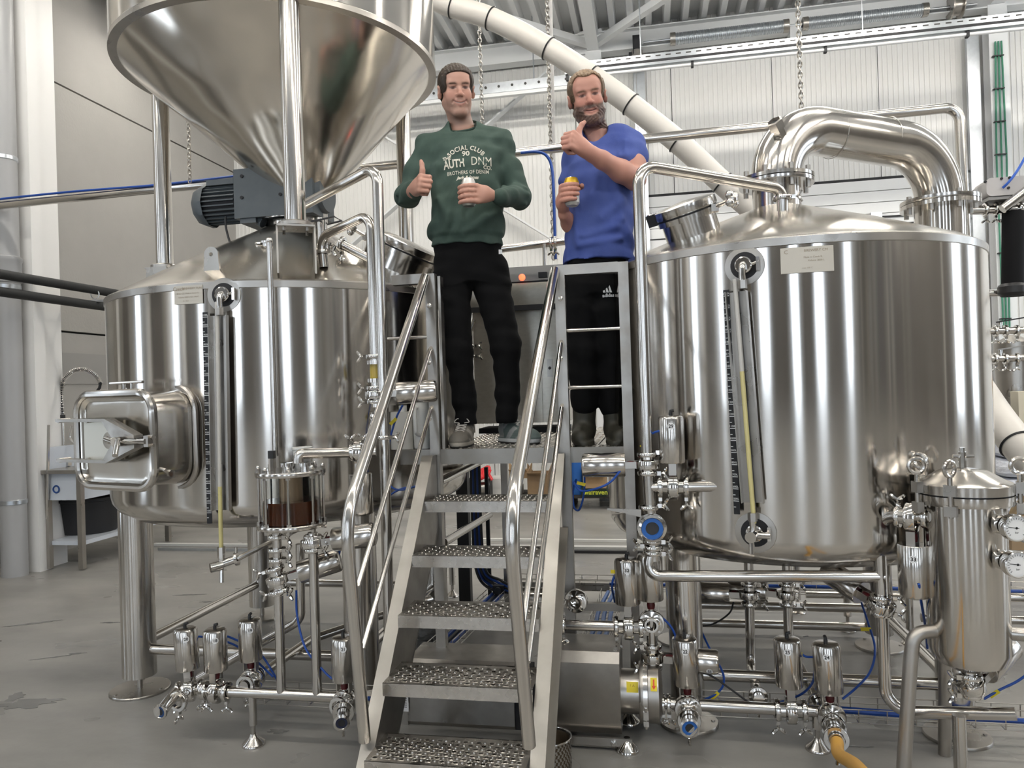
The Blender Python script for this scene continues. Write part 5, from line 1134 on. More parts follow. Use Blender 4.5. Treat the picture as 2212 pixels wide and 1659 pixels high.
q = GR + V((.015, .075, gz1 + .009)); MB().lathe([(0, 0), (.03, 0), (.037, .075), (.040, .076), (.040, .084), (.034, .084), (.03, .01), (0, .01)], q, n=24).thing('plastic_cup', plast, 'small white plastic cup behind the top of the glass vessel', 'cup', base=q)
# ---- sink table at the left wall
sk = thing('sink_table', 'steel sink table wrapped in white film by the left wall', 'table', aZ(172, 1230)); g0 = aZ(172, 1232); zt = aY(172, 1018, g0.y).z
tx0, tx1 = WX + .12, aX(0, 0, -1).x; ty1 = g0.y + 1.15; x0_ = aY(93, 1020, g0.y).x; x0_ = max(x0_, WX + .1); x1_ = g0.x + .04
MB().box(((x0_ + x1_) / 2, (g0.y + ty1) / 2 - .02, zt), (x1_ - x0_, ty1 - g0.y + .06, .03)).build('table_top', steel_s, sk)
MB().box(((x0_ + x1_) / 2, g0.y + .01, zt - .13), (x1_ - x0_ - .06, .01, .22)).build('front_apron', film, sk); MB().box((x1_ - .02, (g0.y + ty1) / 2, zt - .13), (.01, ty1 - g0.y - .04, .22)).build('side_apron', film, sk)
MB().box(((x0_ + x1_) / 2, (g0.y + ty1) / 2, .22), (x1_ - x0_ - .04, ty1 - g0.y - .04, .035)).build('lower_shelf', film, sk); MB().box((x0_ + .01, (g0.y + ty1) / 2, zt + .10), (.02, ty1 - g0.y, .2)).build('back_splash', film, sk)
for x in (x0_ + .03, x1_ - .02):
    for y in (g0.y + .01, ty1 - .03): MB().box((x, y, zt / 2), (.042, .042, zt - .02)).build('leg', steel_s, sk)
mb = MB(); q = aY(121, 1057, g0.y); mb.torus((q.x, g0.y + .002, q.z), (0, 1, 0), .028, .007, 20, 6); mb.build('film_logo', mat('logo_blue', (.02, .07, .25), .6), sk)
bx_ = thing('shade_form', 'black form standing for the shade under the sink table', 'tub', (x1_ - .32, g0.y + .5, .24)); MB().lathe([(0, .24), (.22, .24), (.26, .52), (.275, .525), (.275, .55), (.25, .55), (.21, .26), (0, .26)], (x1_ - .32, g0.y + .45, 0), n=32).build('tub', blackm, bx_)  # black form added for the shade under the sink table
q = aY(160, 1020, g0.y); MB().box((q.x + .12, g0.y + .1, zt + .022), (.22, .2, .012)).thing('blue_cloth', bluel, 'bright blue cloth on the sink table edge', 'cloth', smooth=0)
fc_ = thing('spray_faucet', 'tall coil-spring spray faucet with black valve on the sink table', 'faucet', aY(138, 1000, g0.y + .25)); fy = g0.y + .25; P_ = lambda x, y: aY(x, y, fy)
MB().cyl(V((P_(138, 950).x, fy, zt + .015)), P_(136, 905), .011, n=12).build('riser', chrome, fc_); MB().box(P_(138, 1000), (.12, .04, .05)).build('mixer_body', chrome, fc_)
MB().cyl(P_(136, 912), P_(135, 896), .022, n=12).build('black_valve', black, fc_); MB().cyl(P_(126, 906), P_(110, 906), .006).build('knob_stem', chrome, fc_); MB().sph(P_(115, 906), .022, 12).build('black_knob', black, fc_)
arc = spline([P_(135, 895), P_(132, 850), P_(138, 820), P_(160, 801), P_(185, 799), P_(207, 812), P_(217, 828)], 14); MB().tube(arc, .009, 8).build('hose', darkbox, fc_)
co = []; L = len(arc)
for i in range(520):
    t = i / 519 * (L - 1); k = int(min(t, L - 2)); p = lerp(arc[k], arc[k + 1], t - k); d = (arc[k + 1] - arc[k]).normalized(); x, y, _ = frame(d); an = i * .62; co.append(p + V((0, 1, 0)) * (math.cos(an) * .017) + d.cross(V((0, 1, 0))) * (math.sin(an) * .017))
MB().tube(co, .0035, 5).build('coil_spring', chrome, fc_); MB().tube([P_(217, 828), P_(215, 838), P_(206, 850)], .012, 8).build('spray_head', black, fc_)
MB().tube(fillet([P_(155, 920), P_(150, 945), P_(165, 962), P_(166, 970)], .02, 4), .010, 8).build('spout', chrome, fc_)
a, b = aZ(100, 1228), aY(105, 918, 5.28); MB().cyl(a, V((b.x, b.y, b.z)), .011, n=10).thing('long_rod', steel, 'thin steel rod leaning upright in front of the sink table', 'rod')
# ---- long strips lying on the floor at the rear
for i, (xa, xb, y, w_, lab) in enumerate(((330, 560, 1176, .05, 'white edge strip lying on the floor behind the left vessel'), (340, 560, 1186, .035, 'grey edge strip lying on the floor behind the left vessel'), (960, 1420, 1166, .04, 'pale trim strip lying farthest back on the floor'), (965, 1420, 1181, .07, 'wide pale board lying on the floor behind the stairs'), (960, 1420, 1190, .03, 'dark trim strip lying on the floor behind the stairs'))):
    a, b = aZ(xa, y, .015), aZ(xb, y, .015); b.y = a.y = (a.y + b.y) / 2; MB().box(((a.x + b.x) / 2, a.y, .012), (b.x - a.x, w_, .022)).thing('edge_strip', (plast, galv, plast, plast, darkbox)[i], lab, 'strip', smooth=0)
# ---- boxes and hose reel at the back wall
YB = 8.35; gd = lambda x, y: aY(x, y, YB)
a, b = gd(1015, 1090), gd(1345, 1080); zt = gd(1150, 1073).z
pl_ = thing('low_pallet', 'dark low pallet carrying boxes against the back wall', 'pallet', ((a.x + b.x) / 2, YB + .3, 0))
for k in range(6): MB().box(((a.x + b.x) / 2, YB + .05 + .1 * k, zt - .011), (b.x - a.x, .085, .022)).build('plank', mat('pallet_dark', (.035, .03, .027), .8), pl_)
for k in range(4): MB().box((lerp(a.x, b.x, .04 + .92 * k / 3), YB + .3, (zt - .022) / 2), (.1, .55, zt - .022)).build('block', mat('pallet_dark', (.035, .03, .027), .8), pl_)
def crate(x0, x1, y0, y1, dep, m, lab, nm='cardboard_box', txt=None, tcol=None, open_=False, Yo=0.0, base=None):
    A_, B2 = aY(x0, y1, YB + Yo), aY(x1, y0, YB + Yo); z0 = base if base is not None else zt; z1 = B2.z; t = .006
    o = thing(nm, lab, 'box', ((A_.x + B2.x) / 2, YB + Yo + dep / 2, z0)); w_ = B2.x - A_.x; cx_ = (A_.x + B2.x) / 2; f_ = YB + Yo
    MB().box((cx_, f_ + t / 2, (z0 + z1) / 2), (w_, t, z1 - z0)).build('front_panel', m, o); MB().box((cx_, f_ + dep - t / 2, (z0 + z1) / 2), (w_, t, z1 - z0)).build('back_panel', m, o)
    for s in (-1, 1): MB().box((cx_ + s * (w_ / 2 - t / 2), f_ + dep / 2, (z0 + z1) / 2), (t, dep - 2 * t, z1 - z0)).build('side_panel', m, o)
    MB().box((cx_, f_ + dep / 2, z0 + t / 2), (w_ - 2 * t, dep - 2 * t, t)).build('bottom_panel', m, o)
    if open_:
        MB().bar((cx_, f_ + .002, z1), (cx_, f_ - .09, z1 + .03), w_ * .94, .005).build('flap', m, o); MB().prism([V((A_.x, f_, z1)), V((A_.x, f_ + dep, z1)), V((A_.x - .03, f_ + dep * .5, z1 + .11))], (.005, 0, 0)).build('flap', m, o)
        MB().prism([V((B2.x, f_, z1)), V((B2.x, f_ + dep, z1)), V((B2.x + .03, f_ + dep * .5, z1 + .11))], (.005, 0, 0)).build('flap', m, o)
    else: MB().box((cx_, f_ + dep / 2, z1 - t / 2), (w_ - 2 * t, dep - 2 * t, t)).build('top_panel', m, o)
    if txt:
        mb = MB(); text_on(mb, txt[0], txt[1], lambda p, q: V((cx_ + txt[2] + p, f_ - .002, (z0 + z1) / 2 + txt[3] + q)), bold=.002); mb.build('box_print', tcol, o, smooth=0)
    return z1
zb1 = crate(1058, 1120, 1053, 1074, .35, mat('box_white', (.66, .65, .62), .7), 'lower white carton with a small yellow mark at the back wall', txt=('', .05, 0, 0)) if False else crate(1058, 1120, 1054, 1074, .35, mat('box_white', (.66, .65, .62), .7), 'lower white carton at the back wall')
crate(1055, 1118, 1034, 1054, .33, mat('box_white', (.66, .65, .62), .7), 'upper white carton lettered KERA at the back wall', txt=('KERA', .07, .1, -.0), tcol=ink, base=zb1 + .001)
crate(1140, 1182, 1025, 1073, .4, cardd, 'worn brown box standing open right of the white cartons', open_=True); crate(1100, 1140, 1018, 1034, .28, card, 'small open brown tray on top of the white cartons', open_=True, base=aY(1118, 1034, YB).z + .002, Yo=.02)
zb2 = crate(1256, 1310, 1055, 1076, .4, mat('box_darkgreen', (.008, .022, .014), .6), 'dark green box lettered walraven at the back wall', txt=('walraven', .075, .02, .0), tcol=mat('print_yellow', (.6, .65, .06), .6))
crate(1262, 1308, 1030, 1054, .3, card, 'open brown carton on top of the dark green box', open_=True, base=zb2 + .002); MB().sph((gd(1290, 1040).x, YB + .15, zb2 + .16), .13, 14, (1, .8, .55)).thing('paper_padding', mat('paper_white', (.75, .75, .74), .8, bump=[((30, 30, 30), 3, .8, .02)]), 'crumpled white padding in the upper open carton', 'paper')
a, b = gd(1232, 1045), gd(1254, 990); MB().prism([V((lerp(a.x, b.x, .5) + x, YB + .2 + y, zt + .001)) for x, y in rrect(b.x - a.x, .15, .04, 4)], (0, 0, b.z - zt)).thing('blue_container', bluel, 'upright blue container beside the dark green box', 'container')
rl = thing('hose_reel', 'black reel of red hose lying by the back wall', 'hose reel', gd(1040, 1073)); q = gd(1040, 1052); q.y -= .05; rr_ = q.z - zt
for s in (-.12, .12): MB().cyl((q.x + s - .012, q.y, q.z), (q.x + s + .012, q.y, q.z), rr_ - .002, n=32).build('reel_disc', black, rl)
MB().cyl((q.x - .12, q.y, q.z), (q.x + .12, q.y, q.z), rr_ * .6, n=24).build('reel_drum', steel_s, rl)
mb = MB(); cpt = []
for i in range(130):
    t = i / 129; an = t * 9 * 2 * math.pi; c_ = gd(lerp(1030, 1052, t), lerp(1030, 1018, t)); cpt.append(c_ + V((math.cos(an) * .06 * (1 - .2 * t), -.05 + math.sin(an) * .10, math.cos(an) * .02 + math.sin(an) * .05)))
hs_ = thing('red_coil_hose', 'bright red coiled hose heaped on the black reel', 'hose', gd(1042, 1035)); MB().tube([V((p.x, p.y, p.z)) for p in cpt] + [gd(1060, 1022) - V((0, .1, 0)), gd(1068, 1034) - V((0, .12, 0))], .018, 8).build('coil', redhose, hs_)
hose('black cable hanging in front of the white cartons', [gd(1083, 1000), gd(1086, 1020), gd(1089, 1045), gd(1086, 1070)], .013, black, name='cable')
# ---- vertical cable bundle and dark post under the platform
pp_ = thing('cable_column', 'dark cable column with blue hoses under the rear of the platform', 'cable column', aZ(1012, 1330)); cyY = 4.6; q0, q1 = aY(1008, 1330, cyY), aY(1005, 985, cyY)
MB().box((q0.x, cyY, PZ / 2 - .04), (.075, .06, PZ - .1)).build('post', mat('post_black', (.02, .02, .022), .5), pp_)
for k in range(5): MB().tube(spline([V((q0.x + .065 + .014 * k, cyY - .03, PZ - .1)), V((q0.x + .065 + .014 * k, cyY - .03, .5)), V((q0.x + .08 + .016 * k, cyY - .03, .25)), V((q0.x + .16 + .02 * k, cyY - .06, .15 + .012 * k)), V((q0.x + .34, cyY - .15, .14 + .01 * k))], 8), .009, 8).build('cable', blue if k % 2 else black, pp_)
MB().box((aY(1056, 1200, cyY).x, cyY, .45), (.022, .022, .9)).thing('thin_post', blackm, 'thin black post under the platform rear, right of the cables', 'post')
q = aY(1078, 1272, 4.5); vb = thing('valve_block', 'small black valve block above the slanting cable tray', 'valve block', q); MB().box(q, (.07, .05, .05)).build('block', black, vb); MB().cyl(q + V((0, -.03, .0)), q + V((0, -.045, 0)), .02, n=14).build('dial', darkbox, vb); MB().cyl(q + V((.03, 0, 0)), q + V((.2, 0, 0)), .008).build('stub_pipe', black, vb)
# ---- second motor box behind the stairs
mY = 2.98; a, b = aY(868, 1500, mY), aY(1112, 1500, mY); z0, z1 = aY(990, 1600, mY).z + .02, aY(990, 1440, mY).z
mbx = thing('motor_box', 'worn steel motor box standing on the floor behind the stair treads', 'motor', ((a.x + b.x) / 2, mY + .12, 0)); xa, xb = a.x + .03, b.x
MB().prism([V((xa, mY + y, z)) for y, z in ((-.02, z0 + .06), (-.02, z1 - .02), (.02, z1 + .02), (.22, z1 + .02), (.26, z1 - .02), (.26, z0 + .06), (.22, z0 + .01), (.02, z0 + .01))], (xb - xa, 0, 0)).build('housing', steel_w, mbx)
MB().box((xa - .01, mY + .12, (z0 + z1) / 2), (.02, .27, z1 - z0)).build('end_plate', steel_s, mbx); MB().box((xb + .02, mY + .12, (z0 + z1) / 2 - .02), (.05, .25, z1 - z0 - .08)).build('end_cover', blackm, mbx)
for x in (xa + .05, xb - .05): MB().box((x, mY + .12, (z0 + .01) / 2 + .0), (.05, .22, z0 + .01)).build('foot', blackm, mbx)
q = aY(871, 1520, mY - .03); ll = MB().box((q.x, mY - .028, q.z), (.045, .004, .065)).build('paper_label', sticker, mbx); mb = MB()
for k in range(5): mb.box((q.x, mY - .031, q.z + .022 - .009 * k), (.032, .001, .002))
mb.build('label_print', ink, ll, kind='stuff')
# ---- perforated basket by the stair foot
q = aZ(1192, 1652); bk_ = thing('perforated_basket', 'round perforated steel basket on the floor right of the stair foot', 'basket', (q.x, q.y, 0)); mb = MB(); nb_ = 60; br_ = .075; hb_ = .10; vs = []; fs = []
for j in range(9):
    for i in range(nb_): t = 2 * math.pi * (i + .5 * (j % 2)) / nb_; vs.append(V((q.x + math.cos(t) * br_, q.y + math.sin(t) * br_, .006 + hb_ * j / 8)))
for j in range(8):
    for i in range(nb_):
        if (i + j) % 2: fs.append((j * nb_ + i, j * nb_ + (i + 1) % nb_, (j + 1) * nb_ + (i + 1) % nb_, (j + 1) * nb_ + i))
mb.add(vs, fs); mb.build('mesh_wall', steel_s, bk_, smooth=0); MB().torus((q.x, q.y, hb_ + .006), (0, 0, 1), br_, .004, 40, 8).build('rim', steel, bk_); MB().lathe([(0, .004), (br_, .004), (br_, .0)], (q.x, q.y, 0), n=30).build('base', steel_s, bk_); MB().lathe([(br_ - .006, .01), (br_ - .006, hb_)], (q.x, q.y, 0), n=30).build('liner', mat('rust_brown', (.12, .085, .05), .7), bk_)
# debris under the stairs
q = aZ(1030, 1425); MB().sph((q.x, q.y, .035), .07, 12, (1, .7, .5)).thing('black_rag', mat('rag', (.015, .015, .016), .8, bump=[((30, 30, 30), 3, 1, .03)]), 'crumpled black rag on the floor behind the stairs', 'rag'); q = aZ(905, 1400); MB().sph((q.x, q.y + .15, .11), .16, 14, (.9, .7, .7)).thing('grey_sack', mat('sack_grey', (.30, .29, .27), .8, bump=[((14, 14, 14), 3, 1, .05)]), 'grey crumpled sack on the floor behind the left stringer', 'sack')
# ---- chains
def chain(label, px0, py0, px1, py1, Y, link_=.036, wire=.0035):
    a, b = aY(px0, py0, Y), aY(px1, py1, Y); o_ = MB(); L = (b - a).length; d = (b - a).normalized(); n_ = max(2, int(L / (link_ * .72)))
    for i in range(n_):
        c_ = lerp(a, b, (i + .5) / n_); sd = V((1, 0, 0)) if i % 2 else V((.25, 1, 0)).normalized(); pts = []
        for k in range(10): t = 2 * math.pi * k / 10; pts.append(c_ + sd * (math.cos(t) * link_ * .30) + d * (math.sin(t) * link_ * .5))
        o_.tube(pts, wire, 4, closed=True)
    return o_.thing('hanging_chain', steel_s, label, 'chain')
chain('thin chain hanging just right of the green sweater man, behind him', 1033, -30, 1043, 300, 6.5, .05, .005); chain('thick chain hanging in a white rail between the two men', 1181, -30, 1196, 560, 6.0, .05, .006); chain('chain hanging above the vapour pipe', 1722, -30, 1732, 245, 5.5, .05, .006); chain('short chain hanging left of the grey gear motor', 388, -420, 410, 395, 4.6, .04, .004)
a, b = aY(1186, -40, 6.05), aY(1199, 560, 6.05); MB().bar(a, b, .045, .02, up=(0, 1, 0)).thing('chain_rail', mat('rail_white', (.72, .70, .68), .5), 'white vertical rail behind the thick chain between the men', 'rail', smooth=0)
# ---- white spiral duct with black ties
DY = 5.6; dp_ = [(870, -40), (960, 8), (1060, 40), (1185, 105), (1300, 180), (1400, 255), (1480, 320), (1560, 395), (1640, 465), (1760, 560)]
dpts = spline([aY(x, y, DY) for x, y in dp_], 10); dr_ = .083
du = thing('suction_duct', 'thick white flexible duct arching down behind the men with black ties', 'duct', dpts[-1]); MB().tube(dpts, dr_, 28).build('duct_tube', mat('duct_white', (.74, .70, .64), .4, bump=[((3, 3, 60), 1, .1, .003)]), du)
for x, y in ((984, 15), (1063, 42), (1186, 104), (1275, 165), (1368, 228), (1462, 305), (1553, 400)):
    t = aY(x, y, DY); k = min(range(1, len(dpts) - 1), key=lambda i: (dpts[i] - t).length); MB().torus(dpts[k], dpts[k + 1] - dpts[k - 1], dr_ + .003, .006, 32, 6).build('cable_tie', black, du)
dp2 = spline([aY(2090, 800, 5.0), aY(2140, 880, 4.6), aY(2175, 930, 4.4), aY(2230, 1000, 4.2), aY(2310, 1120, 4.0), V((aY(2360, 1180, 3.9).x, 3.85, .09)), V((aY(2360, 1180, 3.9).x + .6, 3.6, .09))], 8); du2 = thing('floor_duct', 'white flexible duct sloping down at the right edge beside the sacks', 'duct', dp2[-1]); MB().tube(dp2, .085, 28).build('duct_tube', mat('duct_white', (.74, .70, .64), .4), du2)
MB().torus(dp2[20], dp2[21] - dp2[19], .088, .006, 32, 6).build('cable_tie', black, du2)
# ---- cable tray with strip light near the back wall
TY = 7.7; t0, t1 = aY(1222, 165, TY), V((RX - .05, TY, 0)); zt = (aY(1300, 158, TY).z + aY(2150, 60, TY).z) / 2
tl = thing('tray_light', 'long galvanised cable tray with a strip light hanging before the back wall', 'light', (t0.x, TY, zt)); x0, x1 = t0.x, t1.x
MB().box(((x0 + x1) / 2, TY + .05, zt + .05), (x1 - x0, .20, .004)).build('tray_floor', galv, tl); mb = MB()
MB().box(((x0 + x1) / 2, TY - .05, zt + .08), (x1 - x0, .003, .06)).build('tray_side', galv, tl); MB().box(((x0 + x1) / 2, TY + .15, zt + .10), (x1 - x0, .003, .10)).build('tray_side', galv, tl)
k = 0; x = x0 + .05
while x < x1 - .1: mb.box((x, TY - .0525, zt + .085), (.05, .002, .012)); x += .1
mb.build('tray_slots', dark, tl, kind='stuff'); MB().box(((x0 + x1) / 2, TY - .02, zt + .015), (x1 - x0, .10, .05)).build('light_rail', galv, tl); MB().box(((x0 + x1) / 2, TY - .072, zt + .03), (x1 - x0, .006, .022)).build('black_strip', blackm, tl)
MB().cyl((x0 + .05, TY - .03, zt - .035), (x1 - .05, TY - .03, zt - .035), .018, n=14).build('lamp_tube', mat('tube_white', (.8, .8, .8), .4), tl)
for f in (.0, .13, .26, .39, .52, .7, .85): MB().box((lerp(x0, x1, f) + .02, TY - .03, zt - .02), (.025, .05, .09)).build('lamp_clip', blackm, tl)
for f in (.08, .3, .55, .85): MB().cyl((lerp(x0, x1, f), TY + .05, zt + .05), (lerp(x0, x1, f), TY + .05, CZ), .006, n=8).build('hanger_rod', galv, tl)
u0, u1 = aY(560, 245, 8.6), aY(1225, 172, 8.6); zu = (aY(1040, 195, 8.6).z + u1.z) / 2
tr2 = thing('perforated_tray', 'galvanised perforated tray running behind the green sweater man', 'cable tray', (u0.x, 8.6, zu)); MB().box(((u0.x + u1.x) / 2, 8.6, zu), (u1.x - u0.x, .03, .12)).build('tray_web', galv, tr2); MB().box(((u0.x + u1.x) / 2, 8.58, zu - .1), (u1.x - u0.x, .06, .04)).build('lower_rail', steelw, tr2)
for f in (.1, .5, .9): MB().cyl((lerp(u0.x, u1.x, f), 8.6, zu + .05), (lerp(u0.x, u1.x, f), 8.6, CZ + .05), .008, n=8).build('hanger_rod', galv, tr2)
mb = MB(); x = u0.x + .06
while x < u1.x: mb.cyl((x, 8.583, zu + .01), (x, 8.579, zu + .01), .016, n=8); x += .16
mb.build('tray_holes', dark, tr2, kind='stuff')
# ---- right edge: instruments, valves, sacks
YR = 5.2; r_ = lambda x, y, Y=YR: aY(x, y, Y)
ac = thing('grey_actuator_box', 'light grey electric actuator box at the upper right edge', 'actuator', r_(2170, 440)); a, b = r_(2118, 432), r_(2230, 385)
ol = [V(((a.x + b.x) / 2 + x, YR - .09, (a.z + b.z) / 2 + z)) for x, z in rrect(b.x - a.x, b.z - a.z, .03, 4)]; MB().prism(ol, (0, .18, 0)).build('housing', mat('box_grey', (.52, .50, .49), .4), ac); MB().box(((a.x + b.x) / 2, YR, a.z - .012), (b.x - a.x - .03, .16, .02)).build('base_flange', mat('box_greyd', (.38, .37, .36), .5), ac)
mb = MB()
for x, y in ((2128, 393), (2163, 386), (2180, 384), (2178, 406)): q = r_(x, y, YR - .09); mb.cyl((q.x, YR - .098, q.z), (q.x, YR - .088, q.z), .008, n=8)
mb.build('screws', blackm, ac, kind='stuff'); MB().box(((a.x + b.x) / 2 - .02, YR, a.z - .05), (.06, .06, .07)).build('stem', chrome, ac)
hose('blue cable leaving the grey actuator box at the right edge', [r_(2166, 406, YR - .1), r_(2180, 392, YR - .12), r_(2200, 365, YR - .12), r_(2225, 320, YR - .12)], .008, mat('cable_blue', (.03, .12, .55), .4), name='cable')
pipe('horizontal pipe with clamps below the grey actuator box', [r_(2085, 455), r_(2800, 433)], .028, 0, clamps=[(r_(2128, 453), (1, 0, 0)), (r_(2150, 452), (1, 0, 0)), (r_(2168, 451), (1, 0, 0)), (r_(2200, 450), (1, 0, 0))]); pipe('slanting pipe crossing the clamps at the upper right edge', [r_(2165, 452, YR - .1), r_(2240, 395, YR - .1)], .03, 0)
a, b = r_(2187, 640, YR - .05), r_(2189, 458, YR - .05); bs = thing('black_sleeve', 'black insulated upright pipe section at the right edge', 'pipe', a); MB().cyl(a, b, .062, n=24).build('sleeve', mat('sleeve_black', (.006, .006, .007), .8, spec=.2), bs); MB().lathe([(.062, 0), (.08, .02), (.08, .06), (.062, .08)], a, n=24).build('end_collar', black, bs)
pipe('thin horizontal pipe under the black sleeve at the right edge', [r_(2120, 634), r_(2800, 612)], .022, 0)
for y, lab in ((716, 'upper lever valve pipe at the right edge'), (776, 'lower lever valve pipe at the right edge')):
    o = pipe(lab, [r_(2120, y), r_(2800, y - 22)], .022, 0, clamps=[(r_(x, y - 1), (1, 0, 0)) for x in (2150, 2172, 2196)]); q = r_(2162, y); MB().cyl(q, q + YZ * .06, .012).build('valve_stem', chrome, o); MB().bar(q + V((-.02, 0, .06)), q + V((.16, 0, .085)), .03, .008).build('lever', blackm if y < 750 else steel_s, o)
q = r_(2190, 790, YR + .1); MB().lathe([(0, -.3), (.1, -.3), (.11, .15), (.02, .2)], q, n=24).thing('small_tank', steel_s, 'small steel tank half hidden at the right edge behind the valves', 'tank', base=q - YZ * .3)
pl2 = thing('instrument_panel', 'pale grey instrument panel behind the valves at the right edge', 'panel', r_(2190, 850, YR + .3)); a, b = r_(2150, 850, YR + .3), r_(2240, 735, YR + .3); MB().box(((a.x + b.x) / 2, YR + .3, (a.z + b.z) / 2), (b.x - a.x, .05, b.z - a.z)).build('plate', mat('panel_pale', (.55, .55, .56), .5), pl2)
hs2 = thing('green_conduit', 'bundle of green cables tied to a white ladder on the back wall at the right', 'cable bundle', aY(2165, 700, 8.95)); a, b = aY(2150, 90, 8.95), aY(2168, 720, 8.95)
for k in range(3): MB().tube([a + V((.03 * k, 0, 0)), lerp(a, b, .4) + V((.03 * k + .02 * (k - 1), 0, 0)), b + V((.03 * k, 0, 0))], .010, 8).build('green_cable', mat('cable_green', (.06, .24, .15), .6), hs2)
for f in np.linspace(.05, .95, 9): q = lerp(a, b, f); MB().box(q + V((.02, .0, 0)), (.11, .04, .01)).build('tie', black, hs2)
# sacks on a pallet
bagm = mat('sack_white', (.72, .74, .80), .32, var=((6, 6, 6), 4, .5, (.55, .60, .75)), bump=[((9, 9, 20), 4, .9, .03)]); gs = aZ(2200, 1195); 
for k in range(7):
    z = .12 + .148 * k; q = V((gs.x + .42 + .02 * math.sin(k * 2.1), gs.y + .45, z)); mb = MB(); ol = rrect(.86 + .03 * math.sin(k * 3), .6, .1, 5)
    mb.add([V((q.x + x * s, q.y + y * s, z + h_)) for s, h_ in ((.92, 0), (1, .03), (1.01, .08), (.95, .125), (.7, .143)) for x, y in ol], [(r * len(ol) + i, r * len(ol) + (i + 1) % len(ol), (r + 1) * len(ol) + (i + 1) % len(ol), (r + 1) * len(ol) + i) for r in range(4) for i in range(len(ol))] + [tuple(range(len(ol) - 1, -1, -1)), tuple(range(4 * len(ol), 5 * len(ol)))])
    mb.thing('malt_sack', bagm, ('lowest', 'second lowest', 'third', 'middle', 'fifth', 'second highest', 'topmost')[k] + ' white plastic sack of the stack at the right edge', 'sack', group='white sacks stacked at the right edge')
pl3 = thing('sack_pallet', 'wooden pallet under the stack of white sacks', 'pallet', (gs.x + .42, gs.y + .45, 0))
for k in range(5): MB().box((gs.x + .42, gs.y + .17 + .14 * k, .108), (.95, .1, .02)).build('plank', mat('pallet_wood', (.36, .26, .16), .8), pl3)
for k in range(3): MB().box((gs.x + .05 + .37 * k, gs.y + .45, .05), (.1, .7, .096)).build('block', mat('pallet_wood', (.36, .26, .16), .8), pl3)
q = V((gs.x + .42, gs.y + .4, .12 + .148 * 7)); MB().sph(q + V((-.05, 0, .10)), .3, 18, (1.2, .8, .36)).thing('paper_bag', mat('kraft_paper', (.55, .36, .2), .7, bump=[((8, 8, 8), 3, .8, .04)]), 'slumped brown paper bag on top of the white sacks', 'bag', base=q)
q = r_(2216, 885, 4.9); MB().box((q.x, 4.9, q.z), (.12, .1, .22)).thing('cream_canister', mat('cream_plastic', (.72, .66, .52), .5), 'cream plastic canister at the right edge above the sacks', 'canister', smooth=0)
hose('beige hose loop hanging at the right edge', [aY(2230, 1070, 4.3), aY(2205, 1085, 4.3), aY(2188, 1108, 4.3), aY(2195, 1122, 4.3), aY(2230, 1105, 4.3)], .018, mat('hose_beige', (.50, .36, .2), .5), name='brew_hose'); hose('pale hose sloping down behind the pressure gauges', [aY(2140, 1120, 4.0), aY(2180, 1145, 4.0), aY(2240, 1175, 4.0)], .024, plast, name='brew_hose')
hose('black hose end sticking in at the right edge', [aY(2195, 1008, 4.4), aY(2215, 1005, 4.4), aY(2240, 1010, 4.4)], .03, black, name='brew_hose')
# ---- small fittings on the left cone
fr = thing('wire_vent', 'small wire frame handle on a vent pipe behind the hopper leg', 'vent', aY(695, 520, 3.45)); q = aY(695, 475, 3.45); MB().cyl(aY(697, 525, 3.45), q, .026, n=20).build('vent_pipe', steel, fr)
MB().tube([aY(670, 479, 3.45), aY(678, 492, 3.5), aY(738, 477, 3.5), aY(722, 468, 3.35)], .005, 6, closed=True).build('wire_frame', darkbox, fr)
pipe('short pipe lying on the left cone beside the round manway', [aY(733, 525, 3.3), aY(800, 560, 3.35)], .022, 0, clamps=[(aY(738, 528, 3.3), (1, .05, -.4))])
